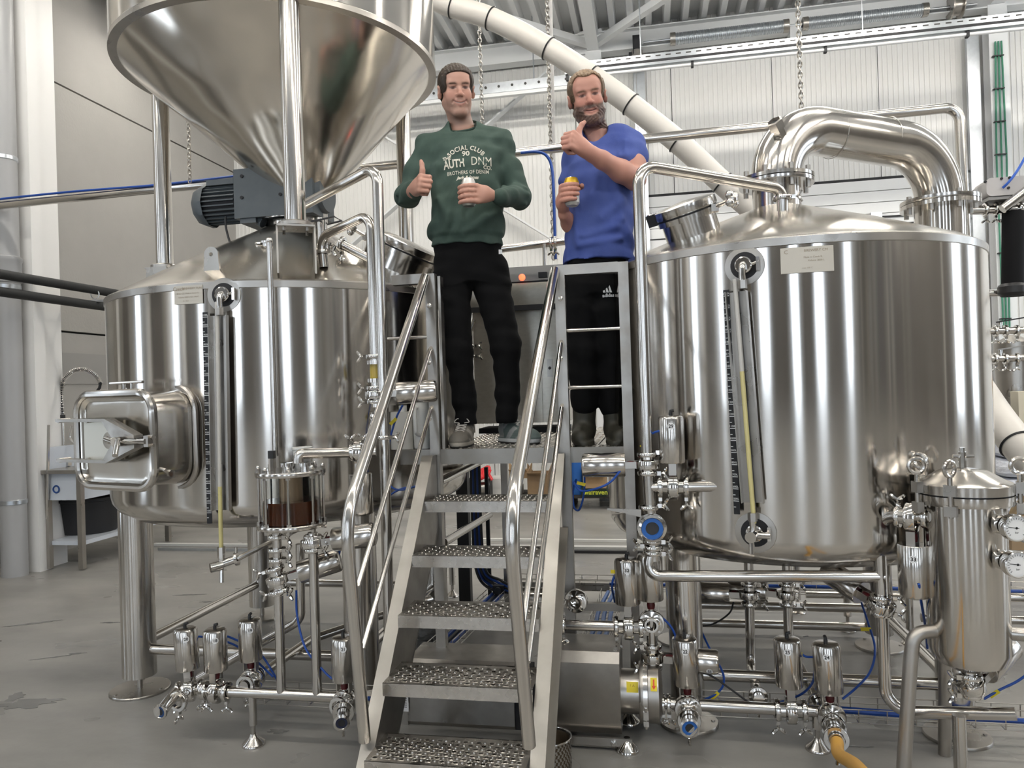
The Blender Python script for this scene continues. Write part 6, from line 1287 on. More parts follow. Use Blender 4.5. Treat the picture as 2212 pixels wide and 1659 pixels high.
# ================================================================== people (distance-field bodies)
class Fld:
    def __init__(s, lo, hi, h):
        s.lo = np.array(lo, float); s.h = h; n = np.ceil((np.array(hi) - s.lo) / h).astype(int) + 1; s.n = n; s.F = np.full(n, .2, np.float32)
    def sub(s, lo, hi):
        a = np.maximum(0, np.floor((np.array(lo) - s.lo) / s.h).astype(int)); b = np.minimum(s.n, np.ceil((np.array(hi) - s.lo) / s.h).astype(int) + 1)
        if np.any(b <= a): return None
        ax = [s.lo[i] + s.h * np.arange(a[i], b[i]) for i in range(3)]
        return tuple(slice(a[i], b[i]) for i in range(3)), np.meshgrid(*ax, indexing='ij', sparse=True)
    def mix(s, sl, d, k, op='u'):
        f = s.F[sl]
        if op == 'u':
            if k <= 0: s.F[sl] = np.minimum(f, d); return
            h = np.clip(.5 + .5 * (f - d) / k, 0, 1); s.F[sl] = f * (1 - h) + d * h - k * h * (1 - h)
        else:
            if k <= 0: s.F[sl] = np.maximum(f, -d); return
            h = np.clip(.5 - .5 * (f + d) / k, 0, 1); s.F[sl] = f * (1 - h) - d * h + k * h * (1 - h)
    def cap(s, a, b, ra, rb=None, k=.01, op='u', fl=None):
        a, b = np.array(a, float), np.array(b, float); rb = ra if rb is None else rb; m = max(ra, rb) + max(k, .02) + .01
        q = s.sub(np.minimum(a, b) - m, np.maximum(a, b) + m)
        if q is None: return s
        sl, (X, Y, Z) = q; d = b - a; L = max(d @ d, 1e-9)
        t = np.clip(((X - a[0]) * d[0] + (Y - a[1]) * d[1] + (Z - a[2]) * d[2]) / L, 0, 1)
        D = np.sqrt((X - a[0] - t * d[0]) ** 2 + (Y - a[1] - t * d[1]) ** 2 + (Z - a[2] - t * d[2]) ** 2) - (ra + (rb - ra) * t)
        s.mix(sl, D, k, op); return s
    def chain(s, pts, rs, k=.01):
        for i in range(len(pts) - 1): s.cap(pts[i], pts[i + 1], rs[i], rs[i + 1], k)
        return s
    def ell(s, c, r, k=.01, op='u', R=None):
        c, r = np.array(c, float), np.array(r, float); m = max(r) + max(k, .02) + .01; q = s.sub(c - m, c + m)
        if q is None: return s
        sl, (X, Y, Z) = q; x, y, z = X - c[0], Y - c[1], Z - c[2]
        if R is not None: x, y, z = (R[0][0] * x + R[0][1] * y + R[0][2] * z), (R[1][0] * x + R[1][1] * y + R[1][2] * z), (R[2][0] * x + R[2][1] * y + R[2][2] * z)
        k0 = np.sqrt((x / r[0]) ** 2 + (y / r[1]) ** 2 + (z / r[2]) ** 2); k1 = np.sqrt((x / r[0] ** 2) ** 2 + (y / r[1] ** 2) ** 2 + (z / r[2] ** 2) ** 2) + 1e-9
        s.mix(sl, k0 * (k0 - 1) / k1, k, op); return s
    def loft(s, secs, k=.02, e=2.4):                     # secs: (z, cx, cy, ax, ay)
        secs = sorted(secs); S = np.array(secs); m = S[:, 3:].max() + .03
        q = s.sub((S[:, 1].min() - m, S[:, 2].min() - m, S[0, 0] - .02), (S[:, 1].max() + m, S[:, 2].max() + m, S[-1, 0] + .02))
        sl, (X, Y, Z) = q; z = Z; I = lambda j: np.interp(z, S[:, 0], S[:, j])
        ax, ay = I(3), I(4); g = (np.abs((X - I(1)) / ax) ** e + np.abs((Y - I(2)) / ay) ** e) ** (1 / e)
        D = (g - 1) * np.minimum(ax, ay); D = np.maximum(D, np.maximum(z - S[-1, 0], S[0, 0] - z))
        s.mix(sl, D, k); return s
    def plane(s, n, c):                                  # keep n.p < c
        n = np.array(n, float); X, Y, Z = s.grid(); s.F = np.maximum(s.F, (n[0] * X + n[1] * Y + n[2] * Z - c).astype(np.float32)); return s
    def grid(s): return np.meshgrid(*[s.lo[i] + s.h * np.arange(s.n[i]) for i in range(3)], indexing='ij', sparse=True)
    def wrinkle(s, amp, terms):
        X, Y, Z = s.grid(); w_ = 0
        for kx, ky, kz, ph in terms: w_ = w_ + np.sin(kx * X + ky * Y + kz * Z + ph + .8 * np.sin(11 * X - 7 * Z + 5 * Y))
        near = np.abs(s.F) < .03; s.F = np.where(near, s.F + (amp * w_).astype(np.float32), s.F); return s
    def surf(s):
        F = s.F; S = F < 0; n = F.shape
        cnt = sum(S[i:n[0] - 1 + i, j:n[1] - 1 + j, k:n[2] - 1 + k].astype(np.int8) for i in (0, 1) for j in (0, 1) for k in (0, 1))
        C = np.argwhere((cnt > 0) & (cnt < 8)); idx = np.full((n[0] - 1, n[1] - 1, n[2] - 1), -1, np.int32); idx[C[:, 0], C[:, 1], C[:, 2]] = np.arange(len(C))
        cor = [(i, j, k) for i in (0, 1) for j in (0, 1) for k in (0, 1)]; val = {c: F[C[:, 0] + c[0], C[:, 1] + c[1], C[:, 2] + c[2]] for c in cor}
        P = np.zeros((len(C), 3)); w_ = np.zeros(len(C))
        for a in cor:
            for d in range(3):
                if a[d]: continue
                b = list(a); b[d] = 1; b = tuple(b); va, vb = val[a], val[b]; m = (va < 0) != (vb < 0); t = np.where(m, va / np.where(m, va - vb, 1), 0)
                for q in range(3): P[:, q] += np.where(m, a[q] + (t if q == d else 0), 0)
                w_ += m
        P = (P / w_[:, None] + C) * s.h + s.lo; faces = []
        for d in range(3):
            u, v = (d + 1) % 3, (d + 2) % 3; A = [slice(None)] * 3; B = [slice(None)] * 3; A[d] = slice(0, -1); B[d] = slice(1, None); sa, sb = S[tuple(A)], S[tuple(B)]
            E = np.argwhere(sa != sb); E = E[(E[:, u] > 0) & (E[:, v] > 0) & (E[:, u] < n[u] - 1) & (E[:, v] < n[v] - 1)]; ins = sa[E[:, 0], E[:, 1], E[:, 2]]
            def g(du, dv): q = E.copy(); q[:, u] -= du; q[:, v] -= dv; return idx[q[:, 0], q[:, 1], q[:, 2]]
            Q = np.stack([g(1, 1), g(0, 1), g(0, 0), g(1, 0)], 1); Q[~ins] = Q[~ins][:, ::-1]; faces.append(Q)
        return P, np.concatenate(faces)
def np_mesh(name, P, Q, m, parent, col=None):
    me = bpy.data.meshes.new(name); me.vertices.add(len(P)); me.vertices.foreach_set('co', P.astype(np.float32).ravel())
    me.loops.add(Q.size); me.loops.foreach_set('vertex_index', Q.astype(np.int32).ravel()); me.polygons.add(len(Q))
    me.polygons.foreach_set('loop_start', np.arange(0, Q.size, 4, dtype=np.int32)); me.polygons.foreach_set('loop_total', np.full(len(Q), 4, np.int32))
    me.update(); me.validate(); me.polygons.foreach_set('use_smooth', [True] * len(me.polygons))
    if col is not None:
        ca = me.color_attributes.new('tone', 'FLOAT_COLOR', 'POINT'); ca.data.foreach_set('color', np.concatenate([col, np.ones((len(col), 1))], 1).astype(np.float32).ravel())
    me.materials.append(m); return link(name, me, parent)
def hsh(P, s=1.0):
    q = np.sin(P @ np.array([127.1, 311.7, 74.7]) * s) * 43758.5453; return q - np.floor(q)
def vnoise(P, f):
    return .5 + .17 * (np.sin(P[:, 0] * f + 1.3 * np.sin(P[:, 1] * f * .7)) + np.sin(P[:, 1] * f * 1.1 + 1.7 * np.sin(P[:, 2] * f * .8)) + np.sin(P[:, 2] * f * .9 + 1.1 * np.sin(P[:, 0] * f * 1.2)))
skinm = mat('skin', (.6, .35, .26), .48, attr='tone', bump=[((220, 220, 220), 2, .08, .001)])
clothm = lambda n, c, c2: mat(n, c, .88, var=((7, 7, 5), 6, 1.0, c2), bump=[((260, 260, 260), 2, .22, .0015), ((30, 30, 30), 3, .12, .006)])
class Person:
    def __init__(s, label, root, yaw):
        s.o = thing('person', label, 'person', root); s.o.rotation_euler = (0, 0, yaw); s.R = Matrix.Rotation(yaw, 3, 'Z'); s.root = V(root)
    def J(s, x, y, dy=0.0):                              # pixel -> local point on the plane local y = dy
        d = ray(x, y); n = s.R @ V((0, 1, 0)); t = ((s.root - CAM).dot(n) + dy) / d.dot(n); return np.array(s.R.inverted() @ (CAM + d * t - s.root))
def unit(v): v = np.array(v, float); return v / np.linalg.norm(v)
def fist(f, w_, Fd, T, N, sc=1.0):                        # thumbs-up hand
    Fd, T, N = unit(Fd), np.array(T, float), np.array(N, float); T = unit(T - Fd * (T @ Fd)); N = unit(N - Fd * (N @ Fd) - T * (N @ T)); w_ = np.array(w_)
    P = lambda a, b, c: w_ + (Fd * a + T * b + N * c) * sc
    for i in range(4):
        b = .030 - .0205 * i; L = (.040, .043, .040, .034)[i]; kn = (.086, .09, .087, .08)[i]; r = (.0105, .0108, .0102, .0092)[i] * sc
        f.cap(P(.012, b * .55, 0), P(kn, b, -.004), .0165 * sc, .0125 * sc, .012)
        K, A, B, D = P(kn, b, -.002), P(kn + .012, b - .001, L * .85), P(kn - .020, b - .002, L * .85 + .006), P(kn - .034, b - .002, L * .5)
        f.cap(K, A, r * 1.12, r, .0035); f.cap(A, B, r, r * .95, .003); f.cap(B, D, r * .95, r * .85, .003)
    f.ell(P(.04, .005, .008), (.03 * sc, .03 * sc, .03 * sc), .02)
    f.cap(P(.015, .018, .012), P(.05, .042, .014), .019 * sc, .016 * sc, .012)
    f.cap(P(.05, .042, .014), P(.058, .070, .012), .0155 * sc, .0122 * sc, .006); f.cap(P(.058, .070, .012), P(.055, .097, .009), .0118 * sc, .0105 * sc, .004); f.cap(P(.055, .097, .009), P(.048, .112, .007), .0105 * sc, .0085 * sc, .004)
    f.cap(P(-.03, 0, 0), P(.02, 0, 0), .027 * sc, .026 * sc, .02)
def grip(f, w_, c, a0, a1, rc=.033, sc=1.0, th=None, zs=(.026, .004, -.018, -.039)):   # fingers wrapped around an upright can at c
    w_, c = np.array(w_), np.array(c); 
    for i, z in enumerate(zs):
        e = (1.0, 1.06, 1.0, .86)[i]; pts = [c + np.array([math.cos(t) * (rc + .0105), math.sin(t) * (rc + .0105), z + .002 * math.sin(i)]) for t in np.linspace(a0, a0 + (a1 - a0) * e, 7)]
        f.cap(lerp(w_, pts[0], .15), pts[0], .0175 * sc, .0125 * sc, .012); rs = np.linspace(.0115, .0085, 7) * sc
        f.chain(pts, rs, .0025)
    if th is not None:
        pts = [c + np.array([math.cos(t) * (rc + .012), math.sin(t) * (rc + .012), z]) for t, z in th]; f.cap(lerp(w_, pts[0], .3), pts[0], .018, .014, .012); f.chain(pts, np.linspace(.013, .0095, len(pts)), .004)
    f.ell(lerp(w_, c + np.array([math.cos(a0) * .045, math.sin(a0) * .045, 0]), .55), (.03, .03, .034), .02)
def Rxyz(rx, ry, rz): return np.array(Matrix.Rotation(rz, 3, 'Z') @ Matrix.Rotation(ry, 3, 'Y') @ Matrix.Rotation(rx, 3, 'X'))
def head(c, R, neck, h, S, par):                          # S: size factor; par: dict
    lo, hi = np.array([-.115, -.14, -.24]) * S - .02, np.array([.115, .14, .15]) * S + .02
    f = Fld(lo, hi, h); E = lambda c_, r, k=.012, op='u', R=None: f.ell(np.array(c_) * S, np.array(r) * S, k, op, R); Cc = lambda a, b, ra, rb, k=.01, op='u': f.cap(np.array(a) * S, np.array(b) * S, ra * S, rb * S, k, op)
    w_ = par.get('wide', 1.0)
    E((0, .018, .045), (.075 * w_, .096, .080)); E((0, -.022, -.03), (.060 * w_, .070, .086), .03); E((0, -.034, .055), (.062 * w_, .058, .052), .03)
    for s in (-1, 1):
        Cc((s * .050 * w_, .012, -.05), (s * .017, -.066, -.101), .021, .020, .025); E((s * .036 * w_, -.061, -.016), (.023, .022, .020), .02)
        E((s * .034 * w_, -.057, -.042), (.019, .022, .022), .025)
    E((0, -.070, -.100), (.026, .022, .021), .02); Cc((-.040, -.073, .034), (.040, -.073, .034), .0125, .0125, .014); Cc((-.012, -.081, .031), (.012, -.081, .031), .011, .011, .012)
    for s in (-1, 1): E((s * .031, -.099, .012), (.020, .016, .0125), .010, 's')
    for s in (-1, 1): E((s * .0305, -.0715, .0105), (.0155, .0135, .0125), .004)
    for s in (-1, 1): Cc((s * .018, -.0855, .0215), (s * .045, -.0775, .018), .0045, .0035, .005); Cc((s * .018, -.0835, .000), (s * .044, -.0765, .002), .0042, .0035, .006)
    Cc((0, -.080, .022), (0, -.104, -.020), .0075, .0105, .010); E((0, -.1055, -.022), (.0128, .0125, .0105), .006)
    for s in (-1, 1): E((s * .0130, -.0945, -.026), (.0092, .0115, .008), .005); E((s * .0070, -.101, -.0335), (.0042, .006, .004), .003, 's')
    sm = par.get('smile', .010)
    E((0, -.074, -.060), (.036, .02, .024), .018)
    for s in (-1, 1):
        Cc((0, -.0915, -.0560), (s * .029, -.0775, -.0600 + sm), .0052, .0028, .005); Cc((0, -.0905, -.0705), (s * .026, -.0775, -.0640 + sm), .0068, .0028, .006)
        Cc((s * .0, -.0975, -.0625), (s * .018, -.0935, -.0622 + sm * .34), .0024, .0022, .004, 's'); Cc((s * .018, -.0935, -.0622 + sm * .34), (s * .031, -.0845, -.0615 + sm), .0022, .0018, .004, 's'); Cc((s * .021, -.101, -.030), (s * .037, -.086, -.058), .0036, .0030, .008, 's')
        Cc((s * .078 * w_, .002, .018), (s * .080 * w_, .012, -.022), .012, .009, .008); E((s * .081 * w_, .012, .006), (.008, .020, .029), .005, R=Rxyz(0, 0, -s * .45)); E((s * .088 * w_, .004, .007), (.005, .010, .015), .005, 's')
    Cc((0, .030, -.07), np.array(neck) / S, .056, .062, .03)
    if par.get('beard'):
        X, Y, Z = f.grid(); x, y, z = X / S, Y / S, Z / S
        t = np.clip((-.040 - z) / .02, 0, 1) * np.clip((.035 - y) / .03, 0, 1) * np.clip((z + .155) / .03, 0, 1) * np.clip((np.sqrt(x ** 2 * 1.6 + ((z + .064) * 2.4) ** 2) - .03) / .02, 0, 1)
        f.F = (f.F - .0055 * t - .0016 * t * np.sin(260 * x + 3 * np.sin(90 * z)) * np.sin(230 * z + 60 * y)).astype(np.float32)
    P, Q = f.surf(); p = P / S; x, y, z = p.T
    sk = np.array(par['skin']); col = np.tile(sk, (len(P), 1)); mixc = lambda m, c: col * (1 - m[:, None]) + np.array(c) * m[:, None]
    sstep = lambda a, b, v: np.clip((v - a) / (b - a), 0, 1) ** 2 * (3 - 2 * np.clip((v - a) / (b - a), 0, 1))
    blush = np.exp(-(((np.abs(x) - .042) / .022) ** 2 + ((z + .02) / .026) ** 2)) * (y < -.02) + np.exp(-((x / .016) ** 2 + ((z + .018) / .02) ** 2)) * (y < -.08)
    col = mixc(np.clip(blush, 0, 1) * .5, sk * np.array([.98, .72, .70])); n1 = vnoise(p, 60); n2 = hsh(np.round(p * 900) / 900)
    col *= (.94 + .12 * n1)[:, None]
    jaw = sstep(-.030, -.055, z) * sstep(.055, .02, y) * sstep(-.17, -.125, z); lipz = np.exp(-((x / .030) ** 4 + ((z + .0635 - sm * (x / .030) ** 2) / .0125) ** 4)) * (y < -.06)
    if par.get('beard'):
        must = np.exp(-((x / .034) ** 4 + ((z + .044 - .1 * np.abs(x)) / .009) ** 4)) * (y < -.07); cheek = sstep(-.022, -.046, z - .35 * (np.abs(x) - .055)) * (np.abs(x) > .035) * sstep(.03, .0, y) * sstep(-.165, -.14, z)
        b = np.clip(jaw * sstep(.018, .034, np.sqrt((x * .8) ** 2 + ((z + .066) * 1.7) ** 2)) + must * .8 + cheek, 0, 1); b *= np.clip(.72 + .5 * n2, 0, 1)
        col = mixc(b * .93, np.array(par['beard']) * 1.0)
    else: col = mixc(jaw * (.22 + .16 * n2) * (1 - lipz), np.array([.10, .075, .06])); col = mixc(sstep(-.105, -.125, z) * sstep(-.175, -.15, z) * sstep(.02, -.03, y) * .45, np.array([.10, .075, .06]))
    col = mixc(lipz * (.6 if not par.get('beard') else .45), (.36, .13, .11)); slit = np.exp(-((x / .033) ** 6 + ((z + .0622 - sm * (x / .031) ** 2) / .0026) ** 4)) * (y < -.06); col = mixc(np.clip(slit * 1.0, 0, 1), (.10, .03, .03))
    if par.get('teeth'): tt = np.exp(-((x / .021) ** 6 + ((z + .0622 - sm * (x / .031) ** 2) / .0024) ** 4)) * (y < -.06); col = mixc(tt * .55, (.55, .48, .43))
    ax_ = np.abs(x); br = (.6 + .5 * n2) * np.exp(-(((ax_ - .032) / .019) ** 4 + ((z - .0285 + 4.5 * (ax_ - .036) ** 2) / (.0048 - .05 * (ax_ - .03))) ** 2)) * (y < -.05); col = mixc(np.clip(br * 1.3, 0, .95), par['brow'])
    ey = np.exp(-(((ax_ - .0305) / .0150) ** 4 + ((z - .0090) / (.0060 - .16 * np.abs(ax_ - .0305))) ** 4)) * (y < -.06); col = mixc(np.clip(ey * 1.2, 0, 1), (.24, .18, .16)); ir = np.exp(-(((ax_ - .0305) / .0074) ** 4 + ((z - .0092) / .0060) ** 4)) * (y < -.06); col = mixc(np.clip(ir * 1.2, 0, 1), (.008, .006, .006))
    ln = np.exp(-(((ax_ - .0305) / .0155) ** 4 + ((z - .0142 + ((ax_ - .0305) / .03) ** 2 * .02) / .0022) ** 2)) * (y < -.06); col = mixc(ln * .9, (.05, .03, .025))
    sock = np.exp(-(((ax_ - .030) / .018) ** 2 + ((z - .012) / .014) ** 2)) * (y < -.05); col = mixc(sock * .25, sk * np.array([.6, .42, .4]))
    # hair colour on the scalp under the hair
    hl = par['hairline'](x, y, z); col = mixc(sstep(-.006, .004, hl) * (np.abs(x) < .0765 * w_), par['hair'])
    # hair cap
    g = Fld(np.array([-.11, -.125, -.09]) * S, np.array([.11, .14, .16]) * S, h * 1.15); X, Y, Z = g.grid()
    g.ell(np.array([0, .018, .045]) * S, np.array([.0845 * w_, .104, .090 + par.get('htop', 0)]) * S, .01); g.ell(np.array([0, -.034, .055]) * S, np.array([.068 * w_, .0625, .060]) * S, .03); g.ell(np.array([0, .05, -.0]) * S, np.array([.076 * w_, .064, .078]) * S, .02)
    hlg = par['hairline'](X / S, Y / S, Z / S)
    g.F = np.maximum(g.F + .0016 * np.sin(300 * X / S + 40 * Z / S + 2 * np.sin(120 * Y / S)) * np.sin(210 * Y / S + 90 * X / S) + .001 * np.sin(420 * X / S), -hlg * .8 * S * 1.0).astype(np.float32)
    HP, HQ = g.surf(); hc = np.tile(np.array(par['hair']), (len(HP), 1)) * (.65 + .7 * hsh(np.round(HP * np.array([500, 260, 120])) / 300))[:, None]
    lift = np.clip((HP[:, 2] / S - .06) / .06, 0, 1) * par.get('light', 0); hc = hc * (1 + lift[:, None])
    T = lambda q: q @ R.T + np.array(c)
    return (T(P), Q, np.clip(col, 0, 1)), (T(HP), HQ, np.clip(hc, 0, 1))
def join_parts(ps):
    off = 0; A, B, Cc = [], [], []
    for P, Q, c in ps: A.append(P); B.append(Q + off); Cc.append(c); off += len(P)
    return np.concatenate(A), np.concatenate(B), np.concatenate(Cc)
def skin_col(P, sk, red=.0):
    c = np.tile(np.array(sk), (len(P), 1)); return np.clip(c * (.92 + .16 * vnoise(P, 45))[:, None] * (1 - .06 * vnoise(P, 130))[:, None], 0, 1)
hairm = mat('hair', (.1, .07, .05), .55, attr='tone', bump=[((400, 400, 90), 2, .5, .002)])
def shoe(par, base, yaw, L, sh, m1, m2, m3):              # base: heel-ball middle on the deck
    f = Fld((-.07, -.2, -.01), (.07, .16, .15), .004); f.loft([(.0, 0, -.02, .046, .135), (.02, 0, -.02, .047, .137), (.03, 0, -.02, .045, .134)], .0, 2.6)
    f.cap((0, -.10, .035), (0, .0, .05), .036, .042, .02); f.cap((0, .0, .05), (0, .06, .065), .042, .044, .02); f.cap((0, .03, .07), (0, .05, .115), .042, .045, .02); f.ell((0, -.115, .038), (.040, .045, .030), .02)
    f.plane((0, 0, -1), 0.0); P, Q = f.surf(); x, y, z = P.T; col = np.tile(np.array(m1), (len(P), 1))
    col[(np.abs(x) > .025) & (y > -.07) & (y < .03) & (np.sin(y * 90 + z * 60) > .2)] = m2; col[(y > .03) & (z > .03)] = m2; col[y < -.115] = m1; col[z < .026] = m3; col[z < .010] = (.03, .028, .025)
    Rz = np.array(Matrix.Rotation(yaw, 3, 'Z')); T = lambda q: q @ Rz.T + np.array(base); s = np_mesh('shoe', T(P), Q, mat('shoe_upper', (.2, .2, .2), .8, attr='tone', bump=[((200, 200, 200), 2, .3, .002)]), par, col)
    mb = MB()
    for i in range(5):
        y_ = -.075 + .022 * i; z_ = .074 + .0105 * i
        for sg in (-1, 1): mb.tube([T(np.array([sg * .022, y_ - .004, z_ - .004])), T(np.array([0, y_, z_ + .003])), T(np.array([-sg * .022, y_ + .014, z_ + .004]))], .0028, 5)
    q = T(np.array([0, .01, .118])); 
    for sg in (-1, 1): mb.tube(spline([T(np.array(v)) for v in ((0, -.0, .118), (sg * .02, -.015, .128), (sg * .034, -.02, .112), (sg * .012, -.02, .108))], 5), .0024, 5)
    mb.build('laces', mat('laces', (.55, .52, .48), .8), s, local=True)
def put_text(mb, bvh, s, w_, h, cx, cz, o, arc=0.0, rot=0.0, **k):   # print onto a garment (width w_, height h), seen from local -y
    vs, fs = text2d(s, 1.0, **k); xs_ = [a for a, b in vs]; zs_ = [b for a, b in vs]; x0, x1, z0, z1 = min(xs_), max(xs_), min(zs_), max(zs_); out = []
    for a, b in vs:
        a = ((a - x0) / (x1 - x0) - .5) * w_; b = ((b - z0) / (z1 - z0) - .5) * h
        if arc: t = a / arc; X_, Z_ = math.sin(t) * (arc + b), math.cos(t) * (arc + b) - arc
        else: X_, Z_ = a, b
        X_, Z_ = X_ * math.cos(rot) - Z_ * math.sin(rot), X_ * math.sin(rot) + Z_ * math.cos(rot)
        q = bvh.ray_cast(V((cx + X_, -1.0, cz + Z_)), V((0, 1, 0)))[0]; y = q.y if q is not None else o
        out.append(V((cx + X_, y - .0025, cz + Z_)))
    mb.add(out, fs)
def bvh_of(P, Q): return BVHTree.FromPolygons([tuple(p) for p in P], [tuple(int(i) for i in q) for q in Q])

# ---------------------------------------------------------------- man in the green sweater
A = Person('smiling man in a green printed sweater giving a thumbs up on the platform', (-.76, 3.39, PZ), math.radians(12)); J = A.J
SK1 = (.57, .325, .245)
hc = J(986, 199, -.02); R1 = Rxyz(math.radians(14), math.radians(-4), math.radians(11)); S1 = .945
nk = R1.T @ (J(1000, 282, .03) - hc)
(hd, hr_) = head(hc, R1, nk, .0022, S1, dict(skin=SK1, smile=.013, wide=1.05, brow=(.075, .045, .03), hair=(.040, .026, .017), teeth=True, light=.35,
    hairline=lambda x, y, z: np.maximum(z + .80 * y - .012 - .10 * np.abs(x), np.minimum(np.minimum((np.abs(x) - .057) * 1.2, z + .004), y + .070 - .2 * np.maximum(0, .06 - z)))))
sh_l, sh_r = J(926, 318, .02), J(1078, 306, .02); el_l, el_r = J(877, 426, .0), J(1124, 426, -.02); wr_l, wr_r = J(897, 409, -.20), J(1078, 424, -.235)
# hands with forearms
fa = Fld(np.minimum(el_l, wr_l) - .16, np.maximum(el_l, wr_l) + .16, .0027); fa.chain([el_l, lerp(el_l, wr_l, .4), wr_l], [.036, .036, .027], .02)
fist(fa, wr_l, wr_l - el_l + np.array([.02, 0, .03]), (.04, .15, 1), (1, .12, -.02), 1.0); P, Q = fa.surf(); ha = (P, Q, skin_col(P, np.array(SK1) * np.array([1, .93, .92])))
can1 = J(1012, 417, -.255); fb = Fld(np.minimum(el_r, can1) - .14, np.maximum(el_r, wr_r) + .12, .0027); fb.chain([el_r, lerp(el_r, wr_r, .4), wr_r], [.036, .036, .027], .02)
grip(fb, lerp(wr_r, can1, .18), can1 + np.array([.004, -.004, -.006]), math.radians(-38), math.radians(-188), .033, th=[(math.radians(10), .03), (math.radians(45), .045), (math.radians(85), .05)]); P, Q = fb.surf(); hb = (P, Q, skin_col(P, np.array(SK1) * np.array([1, .93, .92])))
fc = Fld((-.3, -.2, .8), (.25, .25, 1.62), .02); fc.loft([(.85, J(1010, 560)[0], .0, .13, .09), (1.2, J(1008, 450)[0], .0, .14, .09), (1.38, J(1003, 320)[0], .02, .11, .07)], .02); fc.cap(J(1003, 330, .03), J(1000, 285, .035), .06, .055, .03); P, Q = fc.surf(); tc_ = (P, Q, skin_col(P, SK1))
P, Q, c = join_parts([hd, ha, hb, tc_]); np_mesh('body', P, Q, skinm, A.o, c); np_mesh('hair', *hr_[:2], hairm, A.o, hr_[2])
# sweater
def sec(y, xl, xr, cy, ay): a, b = J(xl, y, cy), J(xr, y, cy); return ((a[2] + b[2]) / 2, (a[0] + b[0]) / 2, cy, (b[0] - a[0]) / 2, ay)
g = Fld(np.array([J(830, 545, 0)[0], -.34, J(1090, 560)[2]]), np.array([J(1165, 400)[0], .19, J(1000, 255)[2]]), .0046)
g.loft([sec(533, 931, 1085, .0, .112), sec(518, 932, 1086, .0, .114), sec(510, 927, 1091, .0, .122), sec(490, 927, 1090, .0, .128), sec(430, 933, 1086, .0, .125), sec(370, 930, 1090, .0, .128), sec(335, 927, 1092, .01, .122), sec(310, 940, 1078, .015, .105), sec(292, 962, 1046, .02, .084), sec(270, 966, 1034, .025, .074)], .0, 2.3)
g.chain([J(930, 322, .02), J(962, 312, .03), J(1000, 308, .03), J(1040, 302, .03), J(1076, 308, .02)], [.056, .052, .050, .052, .056], .05)
for s_, e_, w__ in ((sh_l, el_l, wr_l), (sh_r, el_r, wr_r)):
    g.cap(s_, lerp(s_, e_, .5), .060, .053, .04); g.cap(lerp(s_, e_, .5), e_, .053, .050, .03); g.cap(e_, lerp(e_, w__, .6), .050, .047, .03); g.cap(lerp(e_, w__, .6), lerp(e_, w__, .80), .047, .040, .01); g.cap(lerp(e_, w__, .80), lerp(e_, w__, .98), .0375, .037, .006)
g.wrinkle(.0020, [(18, 10, 46, 0), (-30, 12, 28, 1.2), (55, 5, 22, 2), (10, 40, 70, .5), (-60, 20, 64, .9)])
X, Y, Z = g.grid()
def fold(a, b, r, amp):                                   # soft raised fold
    a, b = np.array(a), np.array(b); d = b - a; L = d @ d; t = np.clip(((X - a[0]) * d[0] + (Y - a[1]) * d[1] + (Z - a[2]) * d[2]) / L, 0, 1)
    q = (X - a[0] - t * d[0]) ** 2 + ((Y - a[1] - t * d[1]) * .6) ** 2 + (Z - a[2] - t * d[2]) ** 2; g.F = (g.F - 1.5 * amp * np.exp(-q / r ** 2)).astype(np.float32)
for a, b, r, am in (((985, 400), (960, 500), .022, .012), ((1000, 440), (985, 500), .018, .010), ((945, 430), (970, 480), .02, .010), ((1070, 460), (1030, 490), .02, .009), ((1075, 340), (1085, 400), .02, .008), ((940, 350), (936, 420), .018, .008), ((1050, 470), (1000, 505), .016, .009)): fold(J(*a, -.12), J(*b, -.12), r, am)
for a, b, r, am in (((855, 420), (880, 400), .012, .008), ((860, 440), (885, 425), .012, .008), ((1110, 430), (1140, 420), .012, .008), ((1105, 442), (1135, 442), .012, .008), ((1112, 400), (1140, 405), .012, .008)): fold(J(*a, -.07), J(*b, -.07), r, am)
# neck opening
n0 = J(1000, 300, .03); g.cap(J(1000, 271, -.03), J(997, 215, .03), .061, .070, .004, 's')
P, Q = g.surf(); green = clothm('sweater_green', (.046, .078, .062), (.068, .108, .088)); sw = np_mesh('sweater', P, Q, green, A.o); bv = bvh_of(P, Q)
# ribbed collar and hem lines
cpts = [J(1000 + 34 * math.cos(t), 274 - 5 * math.cos(t) + 10 * math.sin(t), .03 - .075 * math.sin(t)) for t in np.linspace(0, 2 * math.pi, 28)[:-1]]
MB().tube(cpts, .0075, 8, closed=True).build('collar', mat('green_rib', (.025, .052, .04), .9), sw, local=True)
mb = MB(); wh = mat('print_cream', (.78, .75, .64), .8)
m_ = 3.27 / 1597
def tpx(s, x, y, w_, h, **k): q = J(x, y, -.12); put_text(mb, bv, s, w_ * m_, h * m_, q[0], q[2], -.12, **k)
tpx('SOCIAL CLUB', 1006, 318, 88, 11, arc=55 * m_, bold=.03, rot=.02, spacing=1.15); tpx('90', 1006, 331, 17, 12, bold=.03); tpx('THE', 965, 342, 19, 8, bold=.03, rot=.08)
tpx('AUTH', 980, 354, 47, 20, bold=.03, rot=.09); tpx('DNM', 1040, 348, 44, 19, bold=.0, rot=-.01); tpx('CO.', 1053, 361, 18, 8, bold=.03)
tpx('BROTHERS OF DENIM', 1011, 373, 92, 8.5, bold=.01, rot=.04, spacing=1.1); tpx('Jack & Jones', 1010, 386, 50, 10, shear=.35, bold=.035, rot=.03)
mb.build('sweater_print', wh, sw, local=True, smooth=0)
